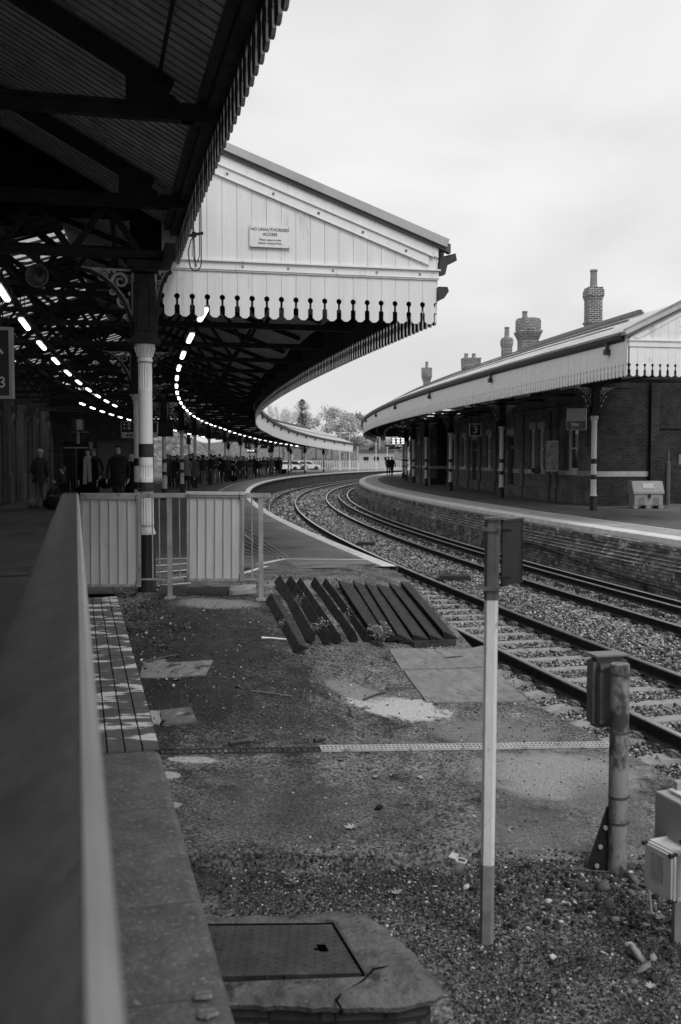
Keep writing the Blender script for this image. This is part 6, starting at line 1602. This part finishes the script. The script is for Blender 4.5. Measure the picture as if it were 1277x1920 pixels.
# crowd
protos=[]
specs=[dict(top=.03,legs=.05,hair='d',coat=(.82,.02),arms='pocket'),dict(top=.1,legs=.04,hair='m',coat=(.6,.04),long=True,arms='down'),dict(top=.015,legs=.015,hair='d',arms='phone',coat=(.85,.02)),dict(top=.22,legs=.03,hair='l',coat=(.7,.04),long=True,arms='pocket'),
 dict(top=.05,legs=.18,hair='d',arms='cross'),dict(top=.04,legs=.02,hair='g',coat=(.8,.03),bulk=1.12,arms='pocket'),dict(top=.02,legs=.02,hair='d',hat=.03,coat=(.84,.02),arms='down'),dict(top=.35,legs=.05,hair='m',coat=(.85,.02),arms='phone'),dict(top=.01,legs=.03,hair='m',pose='walk',arms='walk',coat=(.86,.02))]
cn_=['in a black jacket','in a long dark coat','holding up a phone','with light hair','with folded arms','in a bulky coat','in a knitted hat','in a pale jacket','in mid-stride']
for i,s in enumerate(specs): protos.append(tree_of(person(seed=20+i,**s)))
crowd=[(318,915,1),(328,917,0),(338,916,1),(350,918,3),(365,916,1),(322,909,5),(342,909,6),(357,909,2),(374,909,0),(383,911,4),(395,911,0),(404,910,4),(388,905,7),(412,907,2),(419,904,8),(427,905,5),(425,899,0),(436,903,2),(443,900,7),(450,901,0),(457,898,1),(463,898,5),(469,899,4),(476,896,6),(483,896,8),(488,893,2),(495,895,4),(503,892,0),(509,893,1),(515,890,5),(521,891,2),(527,890,0),(333,904,2),(350,902,0),(368,902,4),(399,900,6),(441,894,0),(470,892,7),(492,889,5),(512,887,3),(326,906,0),(337,911,5),(345,905,0),(362,911,6),(371,907,8),(379,905,0),(408,900,0),(416,898,2),(431,897,5),(447,895,6),(454,894,0),(478,891,1),(500,888,0),(518,887,6),(523,888,2),(313,908,0)]
used=set(); near=['at the left end of the crowd','beside the first banded column','among the first group','in front of the first group','at the right of the first group']
for i,(px,py,k) in enumerate(crowd):
    c=U(px,py,0); T=protos[k]
    t=T[0] if k not in used else copy_tree(T); used.add(k)
    y=c.y if c.y<130 else 130; sc_h=1.93 if c.y<70 else 1.9
    rk={0:'leftmost'}; 
    lb='waiting person %s, %s from the left of the crowd'%(cn_[k],nth(1+sorted(q[0] for q in crowd if q[2]==k).index(px))+' such')
    place(t,c.x,c.y,sc_h*random.uniform(.93,1.04),random.uniform(-1.2,1.2)+(pr(0) if i%3 else pr(200)),lb,'people waiting on the left platform')
for px,py,k,lb in((728,893,0,'left one of two people standing at the far end of the right platform'),(735,894,8,'right one of two people standing at the far end of the right platform')):
    t=copy_tree(protos[k]); c=U(px,py,0); place(t,c.x,c.y,1.9,pr(20*k),lb)
for px,py,s,lb in((458,897,.9,'pale carrier bag held in the middle of the crowd'),(487,893,1.1,'light bag at the feet of the far crowd'),(531,889,1.4,'dark luggage at the right end of the crowd'),(437,903,1.2,'suitcase standing beside the phone-reading person')):
    c=U(px,py,0); bag(c.x,c.y,s,lb,.25 if 'pale' in lb or 'light' in lb else .015)
# =====================================================================
# PLANTS, DEBRIS
# =====================================================================
LEAF=mat('weed_leaf',.3,.6,var=.35,scale=20); LEAFD=mat('dark_weed_leaf',.07,.6,var=.4,scale=20); STEM=mat('weed_stem',.14,.7)
def weed(px,py,h,n,label,pale=True,grp=None):
    c=G(px,py); t=empty('weed',c,random.uniform(0,6),label,'weed',grp); mb=MB(); ms=MB()
    for i in range(n):
        th=random.uniform(0,6.28); ln=h*random.uniform(.5,1.); lean=random.uniform(.1,.7); d=Vector((math.cos(th)*lean,math.sin(th)*lean,1)).normalized(); p1=d*ln+Vector((random.uniform(-.04,.04),random.uniform(-.04,.04),0))
        b0=Vector((random.uniform(-.04,.04),random.uniform(-.04,.04),-.01)); ms.tube([b0,(b0+p1)/2+Vector((0,0,.01)),p1],.0022,4)
        for q in range(7):
            f=.25+.75*q/6; c_=b0.lerp(p1,f); a=th+q*2.4; L_=h*random.uniform(.14,.26); dd=Vector((math.cos(a),math.sin(a),random.uniform(-.2,.6))).normalized(); sd=dd.cross(Vector((0,0,1))).normalized()*L_*.24
            mb.add([c_,c_+dd*L_*.5+sd,c_+dd*L_,c_+dd*L_*.5-sd],[(0,1,2,3)])
    ms.build('stem',STEM,t); mb.build('foliage',LEAF if pale else LEAFD,t,uvs=False); return t
W='weeds growing on the ramp and rubble'
for px,py,h,n,lb in((712,1212,.27,20,'bushy pale weed at the foot of the middle timbers'),(700,1200,.2,10,'smaller weed squeezed between the middle timbers'),(728,1238,.16,10,'low weed on the dirt joint below the bushy one'),(560,1135,.16,7,'weed between the second and third timbers'),(592,1190,.2,12,'weed between the left timbers near their front ends'),(530,1180,.16,7,'grassy weed left of the first timber'),(650,1165,.14,7,'weed between the fifth and sixth timbers'),(640,1192,.12,6,'small weed under the fourth timber'),(668,1150,.12,5,'small weed between the fifth and sixth timbers, higher up'),(350,1180,.09,6,'small lone weed on the dark ground right of the pavers'),(785,1198,.08,5,'tiny weed by the support beam'),(700,1360,.07,6,'low weed near the bright concrete patch'),
  (545,1660,.13,6,'upright weed left of centre at the broken asphalt edge'),(585,1650,.12,6,'upright weed in the middle of the broken asphalt edge'),(640,1665,.1,6,'weed at the broken asphalt edge, rightmost of the three'),(560,1690,.06,9,'flat leafy weed lying below the asphalt edge'),(845,1650,.08,6,'weed by the stone with the metal bracket'),(1180,1395,.1,4,'thin weed by the sleeper end behind the pipe post'),(245,1180,.1,8,'dark tangle of weed against the pavers')):
    weed(px,py,h,n,lb)
# leaves
def mapleleaf(px,py,size,label,v=.4,rz=0):
    pts=[(0,-.5),(.08,-.12),(.35,-.3),(.3,-.08),(.55,.0),(.3,.12),(.42,.42),(.14,.28),(0,.6),(-.12,.3),(-.4,.45),(-.28,.12),(-.55,.05),(-.3,-.08),(-.38,-.3),(-.08,-.12)]
    c=G(px,py); t=empty('fallen_leaf',c+Vector((0,0,.012)),rz,label,'leaf'); vs=[(0,0,.0)]+[(x*size,y*size,.35*size*(x*x+y*y)+random.uniform(-.05,.1)*size) for x,y in pts]; n=len(pts)
    mb=MB(); mb.add(vs,[(0,1+k,1+(k+1)%n) for k in range(n)]); mb.build('blade',mat('pale_leaf_%d'%int(v*100),v,.6,var=.2,scale=30),t); mb=MB(); mb.tube([(0,-.4*size,.03*size),(.05*size,-.9*size,.1*size)],.0012+size*.015,5); mb.build('stalk',STEM,t)
mapleleaf(657,1556,.085,'pale maple leaf lying in the middle of the asphalt',.42,.3); mapleleaf(745,1677,.08,'pale leaf lying right above the manhole',.3,1.2); mapleleaf(790,1461,.07,'crumpled pale leaf on the asphalt near the drain',.35,2); mapleleaf(706,1459,.06,'small leaf beside a dark clod near the drain',.3,3); mapleleaf(1222,1855,.06,'pale leaf on the gravel at lower right',.35,.8); mapleleaf(330,1277,.05,'tiny pale leaf below the flat cover plate',.35,.8)
mapleleaf(1150,1590,.05,'leaf scrap by the pipe post foot',.25,.4); mapleleaf(1240,1725,.08,'dead leaf under the hanging cable at the right edge',.16,1.4)
def stick(p,q,r_,label,m_=None,name='stick',bend=.01):
    a_=G(*p);b_=G(*q); a_.z+=r_;b_.z+=r_; mb=MB(); mid=(a_+b_)/2+Vector((random.uniform(-bend,bend),random.uniform(-bend,bend),bend*.5)); mb.tube([a_,mid,b_],[r_,r_*.9,r_*.6],6); o=mb.build(name,m_ or mat('stick_bark',.13,.8,var=.4,scale=20),None,origin=a_); o.location=a_; return tag(o,label,'stick' if name=='stick' else name.replace('_',' '))
stick((490,1198),(537,1201),.012,'short white rod on the dirt left of the timbers',WHITEC,'white_rod',0)
stick((470,1298),(548,1308),.01,'long pale stick lying across the dark ground'); stick((682,1314),(722,1300),.012,'dark stick lying on the bright concrete patch',IRONG); stick((828,1438),(843,1415),.01,'pale splinter on the asphalt just below the drain'); stick((835,1236),(868,1233),.012,'short dark stick on the upper slab',IRONG)
stick((262,1245),(335,1228),.007,'thin twig above the flat cover plate'); stick((265,1236),(300,1250),.006,'small curved twig near the paver edge'); stick((430,1398),(470,1393),.02,'short dark log near the left part of the drain',IRONG,bend=.0); stick((590,1393),(610,1390),.02,'dark stub of wood by the drain',IRONG); stick((570,1300),(575,1290),.004,'tiny twig right of the long pale stick'); stick((960,1625),(1180,1612),.004,'thin wire lying in front of the pipe post',CAB,'wire'); stick((1000,1628),(1200,1640),.004,'second thin wire by the pipe post',CAB,'wire'); stick((845,1522),(880,1508),.006,'curved twig left of the pale post')
stick((1250,1260+0),(1195,1375),.006,'thin pale stalk by the pipe post') if False else None
def rockone(px,py,s,v,label,flat=.8):
    c=G(px,py); o=stones('stone',[(0,0,s*flat*.45)],[s],[v],attrmat_get(),flat=flat,kind=None,label=label,cat='stone'); o.location=c; return o
def attrmat_get(): return MATS['ballast_stone']
rockone(1192,1797,.075,.28,'rough pale lump of stone at the lower right'); rockone(1203,1822,.06,.2,'flat rounded pebble below the rough pale lump',.4); rockone(859,1640,.08,.12,'stone with a metal bracket lying on it',.6); rockone(468,1852,.035,.2,'small stone in the gap in front of the manhole cover'); rockone(545,1767,.03,.03,'dark clod on the manhole cover'); rockone(710,1519,.04,.02,'dark clod on the middle of the asphalt'); rockone(1140,1700,.06,.14,'flat stone among the rubble near the pipe post',.4); rockone(1190,1652,.05,.12,'large stone at the foot of the pipe post',.5); rockone(1130,1668,.07,.12,'stone in the rubble left of the pipe foot',.5); rockone(1235,1668,.06,.35,'pale angular stone under the junction box',.7); rockone(400,1290,.02,.2,'small pebble below the flat cover plate'); rockone(305,1358,.04,.02,'black clod beside the painted pavers'); rockone(446,1290,.025,.02,'dark clod in the middle of the dark ground')
c=G(858,1632); t=empty('metal_bracket',c+Vector((0,0,.07)),.5,'small metal hinge bracket lying on a stone by the pale post','bracket'); 
mb=MB(); mb.box((-.035,.02,0),(.05,.055,.006)); mb.build('leaf_plate',mat('bright_metal',.5,.4,metal=.3),t)
mb=MB(); mb.box((.025,-.02,0),(.06,.01,.006)); mb.box((.025,.02,0),(.06,.01,.006)); mb.box((.055,0,0),(.01,.05,.006)); mb.box((-.003,0,0),(.01,.05,.006)); mb.build('open_plate',MATS['bright_metal'],t); t.rotation_euler=(.25,.1,-.5)
# gravel scatter in foreground (uncountable)
pos=[];size=[];tone=[]
def inch(x,y): # over manhole rim
    return -1.2<x<.52 and 3.6<y<4.98
def cluster(x,y): return .5+.5*math.sin(x*7.1+math.sin(y*5.3)*2)*math.sin(y*6.7+math.sin(x*4.9)*2)
def addst(n,x0,x1,y0,y1,dens,smin,smax,pale):
    k=0
    while k<n:
        y=random.uniform(y0,y1); X=random.uniform(x0,x1); k+=1
        if X<xc(y)+.03: continue
        if math.hypot(CX-X,CY-y)<259.6: continue
        if inch(X,y) and y<4.9 : continue
        if random.random()>dens(X,y): continue
        s=smin*(smax/smin)**(random.random()**2.2)
        pos.append((X,y,hgt(X,y)+s*.15)); size.append(s); tone.append(random.choice([.4,.5,.3]) if random.random()<pale else random.choice([.015,.025,.04,.06,.09,.15]))
addst(60000,-.6,3.2,2.4,6.3,lambda x,y:(.35+.65*cluster(x,y))*(1 if (x>.75 or y<5.9) else .7),.003,.014,.1)
addst(90000,-.6,3.2,3.4,6.15,lambda x,y:(.5+.5*cluster(x,y)),.004,.013,.03)
addst(2200,.9,3.0,5.3,6.3,lambda x,y:(.2+.8*cluster(x,y))*(1 if y<6.0 else .3),.012,.036,.06)
addst(9000,-1.8,3.0,6.1,9,lambda x,y:.45*cluster(x*.7,y*.7)**2+.06,.004,.013,.25)
addst(14000,-3.,2.6,8.5,14,lambda x,y:.6*cluster(x*.8,y*.8)**2+.06,.005,.02,.15)
addst(6000,-2.9,-.6,9.,12.2,lambda x,y:.8*(x<xc(y)+.6)*cluster(x,y*1.3),.008,.03,.1)
addst(1500,.7,3.2,3.4,6.1,lambda x,y:cluster(x*1.7,y*1.7)**3,.015,.04,.12)
addst(2500,-.9,1.4,5.5,6.15,lambda x,y:cluster(x,y),.006,.02,.08)
stones('gravel',pos,size,tone,attrmat_get(),label='loose gravel, grit and rubble over the near ground')
# leaf litter bits
vs=[];fs=[]
mb=MB()
for i in range(2600):
    y=random.uniform(3,11.5); x=random.uniform(xc(y)+.03,xc(y)+4.)
    if math.hypot(CX-x,CY-y)<259.6 or inch(x,y) or random.random()>cluster(x*.9,y*.9)**1.5: continue
    s=random.uniform(.006,.02); th=random.uniform(0,6.28); z=hgt(x,y)+.012
    mb.add([(x+s*math.cos(th),y+s*math.sin(th),z),(x+s*.4*math.cos(th+1.57),y+s*.4*math.sin(th+1.57),z+.006),(x-s*math.cos(th),y-s*math.sin(th),z+random.uniform(0,.012)),(x-s*.4*math.cos(th+1.57),y-s*.4*math.sin(th+1.57),z+.002)],[(0,1,2,3)],mi=random.choice([0,1,1,1]))
o=mb.build('leaf_litter',[mat('litter_pale',.38,.7),mat('litter_mid',.09,.8,var=.4,scale=20)],None,uvs=False); tag(o,'scraps of dead leaf and twig over the near ground',None,None,'stuff')
# =====================================================================
# FAR: trees, lamp posts, fence, cars
# =====================================================================
BARK=mat('bark',.14,.9,var=.3); TWIG=mat('pale_twigs',.5,.8,var=.3,scale=2); FOL=mat('evergreen_leaf',.2,.8,var=.5,scale=1.5); FOLP=mat('pale_foliage',.42,.8,var=.4,scale=1.)
def bare_tree(x,y,z,h,label,seed,m_=TWIG,leaves=0,lm=FOLP):
    rnd=random.Random(seed); t=empty('bare_tree' if not leaves else 'tree',(x,y,z),0,label,'tree','trees beyond the far end of the platforms'); mb=MB(); mt=MB(); tips=[]
    def br(p,d,L_,r_,k):
        q=p+d*L_; mid=(p+q)/2+Vector((rnd.uniform(-1,1),rnd.uniform(-1,1),0))*L_*.06
        (mt if k<2 else mb).tube([p,mid,q],[r_,r_*.85,r_*.65],5 if k<2 else 3,cap=False)
        if k>=5: tips.append(q); return
        for i in range(3 if k<4 else 4):
            a=rnd.uniform(0,6.28); sp=rnd.uniform(.3,.75); n=d.orthogonal().normalized(); n.rotate(Matrix.Rotation(a,3,d)); d2=(d+n*sp+Vector((0,0,.12))).normalized(); br(mid.lerp(q,rnd.uniform(.3,1)),d2,L_*rnd.uniform(.6,.82),r_*.6,k+1)
    br(Vector((0,0,0)),Vector((0,0,1)),h*.3,h*.018,0)
    mt.build('trunk',BARK,t,uvs=False)
    for i in range(leaves):
        c=rnd.choice(tips)+Vector((rnd.gauss(0,.5),rnd.gauss(0,.5),rnd.gauss(0,.4))); s=rnd.uniform(.1,.28); u=Vector((rnd.uniform(-1,1),rnd.uniform(-1,1),rnd.uniform(-1,1))).normalized(); v=u.orthogonal().normalized()
        mb.add([c+u*s,c+v*s*.7,c-u*s,c-v*s*.7],[(0,1,2,3)],mi=1)
    mb.build('crown',[m_,lm],t,uvs=False)
def conifer(x,y,z,h,label,seed):
    rnd=random.Random(seed); t=empty('conifer_tree',(x,y,z),0,label,'tree','trees beyond the far end of the platforms'); mb=MB(); mb.tube([(0,0,0),(0,0,h*.98)],[h*.02,h*.003],6); mb.build('trunk',BARK,t,uvs=False); mb=MB()
    for i in range(9500):
        f=rnd.random()**.75; zz=h*(.12+.86*f); R=h*.4*(1-f)**.6*(.85+.45*math.sin(zz*3.1+2*math.sin(zz*1.7)))+.12; a=rnd.uniform(0,6.28); rr=R*rnd.random()**.5*(.8+.35*math.sin(a*3+zz)); c=Vector((rr*math.cos(a),rr*math.sin(a),zz-rr*.3)); s=rnd.uniform(.12,.32)
        u=Vector((math.cos(a),math.sin(a),rnd.uniform(-.5,.2))).normalized(); v=u.cross(Vector((0,0,1))).normalized(); mb.add([c+u*s,c+v*s*.35,c-u*s*.4,c-v*s*.35],[(0,1,2,3)])
    mb.build('crown',FOL,t,uvs=False)
def at(px,D,z): return ((px-638.5)/F*D,D,z)
x,y,z=at(508,190,.5); bare_tree(x,y,z,15,'bare pale tree rising over the canopy at the left of the far trees',1)
x,y,z=at(530,205,.5); bare_tree(x,y,z,14.5,'bare tree close to the left of the dark conifer',2)
x,y,z=at(567,200,.5); conifer(x,y,z,13.5,'dark pointed conifer above the far end of the left canopy',3)
x,y,z=at(594,215,.5); bare_tree(x,y,z,14,'pale leafy tree just right of the conifer',4,leaves=3000)
x,y,z=at(622,205,.5); bare_tree(x,y,z,12.6,'pale leafy tree between the conifer and the right canopy',5,leaves=3000)
x,y,z=at(652,215,.5); bare_tree(x,y,z,13,'greyer leafy tree beside the right canopy tip',6,leaves=3600,lm=FOL)
for i,(px,D,h) in enumerate(((480,210,9),(545,225,8.5),(610,240,8.5),(640,235,8.),(672,215,8),(700,225,7.5),(735,230,7),(760,240,7))):
    x,y,z=at(px,D,.5); bare_tree(x,y,z,h,'leafy tree in the low background line, %s from the left'%['first','second','third','fourth','fifth','sixth','seventh','eighth'][i],20+i,leaves=2600,lm=FOL if i%2 else FOLP)
# shrubs on bank
SHM=mat('shrub_leaf',.2,.85,var=.5,scale=2)
for i in range(26):
    rnd=random.Random(100+i); Y=60+i*6; r=rnd.uniform(302,312); p=PY(r,min(Y,250)) if Y<230 else Vector((-20+i*2,230,0)); t=empty('bank_shrub',(p.x,p.y,1.3),0,'scrubby bush on the bank behind the left platform, %s from the near end'%nth(i+1),'bush','bushes on the bank'); mb=MB()
    for k in range(500):
        d=Vector((rnd.gauss(0,1),rnd.gauss(0,1),rnd.gauss(0,.8))); d=d.normalized()*rnd.random()**.4*Vector((2.,2.,1.6)).length*.55; d.z=abs(d.z)*.9; s=rnd.uniform(.08,.25); u=Vector((rnd.uniform(-1,1),rnd.uniform(-1,1),rnd.uniform(-1,1))).normalized(); v=u.orthogonal().normalized(); mb.add([d+u*s,d+v*s*.6,d-u*s,d-v*s*.6],[(0,1,2,3)])
    mb.build('foliage',SHM,t,uvs=False)
POLE=mat('lamp_post_paint',.6,.5)
for i,(px,D,h,arm) in enumerate(((573,150,5.6,0),(637.5,150,5.8,1),(655,152,5.8,1),(671,148,3.6,0),(705,160,6,0),(712,175,6.5,0),(726,170,6.4,0),(524,120,3.8,0),(548,160,5,0))):
    x,y,z=at(px,D,-.1); t=empty('lamp_post',(x,y,z),0,'slender pale lamp post at the far platform end, %s from the left'%['third','fourth','fifth','sixth','seventh','eighth','ninth','first','second'][i],'lamp post','pale lamp posts beyond the platforms'); mb=MB(); mb.lathe([(.14,0),(.13,1.2),(.07,1.3),(.05,h)],n=10); mb.build('pole',POLE,t)
    mb=MB(); mb.bar((-.9 if arm else -.2,0,h),(.9 if arm else .2,0,h),.06,.06); mb.build('arm',POLE,t)
    if arm:
        for s in(-1,1): mb=MB(); mb.box((s*.9,0,h-.05),(.5,.2,.12)); mb.build('lantern',mat('lantern',.7,.4),t)
FN=mat('pale_fence',.55,.7,var=.15)
for i,(p_,q_) in enumerate((((-26,160),(-6,158)),((-6,158),(12,157)),((12,157),(34,156)))):
    p=Vector((*p_,-.08));q=Vector((*q_,-.08)); t=empty('palisade_fence',p,0,'pale slatted fence at the far end of the platforms, %s section'%['left','middle','right'][i],'fence'); mb=MB(); d=(q-p); n=int(d.length/.28)
    for k in range(n): c=d*(k/n); mb.box(c+Vector((0,0,.8)),(.12,.03,1.6))
    mb.bar(Vector((0,0,.4)),d+Vector((0,0,.4)),.05,.06); mb.bar(Vector((0,0,1.4)),d+Vector((0,0,1.4)),.05,.06); mb.build('palings',FN,t)
def car(px,D,rz,v,label):
    x,y,z=at(px,D,-.05); t=empty('parked_car',(x,y,z),rz,label,'car','cars parked beyond the far platform'); mb=MB()
    mb.prism([(-2.1,.25),(2.1,.25),(2.15,.6),(2.0,.8),(1.1,.9),(-1.9,.95),(-2.15,.7)],lambda u,w_,q:Vector((u,-.85+q*1.7,w_)),1.); mb.prism([(-1.8,.93),(1.1,.88),(.4,1.42),(-1.2,1.45)],lambda u,w_,q:Vector((u,-.72+q*1.44,w_)),1.); mb.build('body',mat('car_paint_%d'%int(v*100),v,.3,var=.05),t,bevel=.05)
    mb=MB(); mb.prism([(-1.6,.97),(.85,.95),(.33,1.36),(-1.15,1.38)],lambda u,w_,q:Vector((u,-.74+q*1.48,w_)),1.); mb.build('windows',WGLASS,t)
    for wx in(-1.3,1.35):
        for s in(-1,1): mb=MB(); mb.lathe([(.2,-.1),(.33,-.1),(.33,.1),(.2,.1)],n=16); o=mb.build('wheel',BLACK,t); o.location=(wx,s*.8,.33); o.rotation_euler=(math.pi/2,0,0)
car(535,150,.2,.7,'white car left of the row, right of the waiting crowd'); car(552,156,.1,.3,'grey car behind the far columns, second from the left'); car(575,158,.3,.6,'pale car in the middle behind the far columns'); car(600,165,.2,.08,'dark car behind the far columns, rightmost')
x,y,z=at(705,175,-.05); t=empty('platform_hut',(x,y,z),0,'small pale hut beyond the tip of the right platform','hut'); mb=MB(); mb.box((0,0,1.5),(6,4,3)); mb.build('wall',mat('hut_wall',.4,.6),t); mb=MB(); mb.prism([(-3.3,3),(3.3,3),(3.,3.5),(-3,3.5)],lambda u,v,q:Vector((u,-2.3+q*4.6,v)),1.); mb.build('roof',LEADM,t); 
for k in(-1.8,0,1.8): mb=MB(); mb.box((k,-2.01,1.7),(.9,.03,.9)); mb.build('window',WGLASS,t)
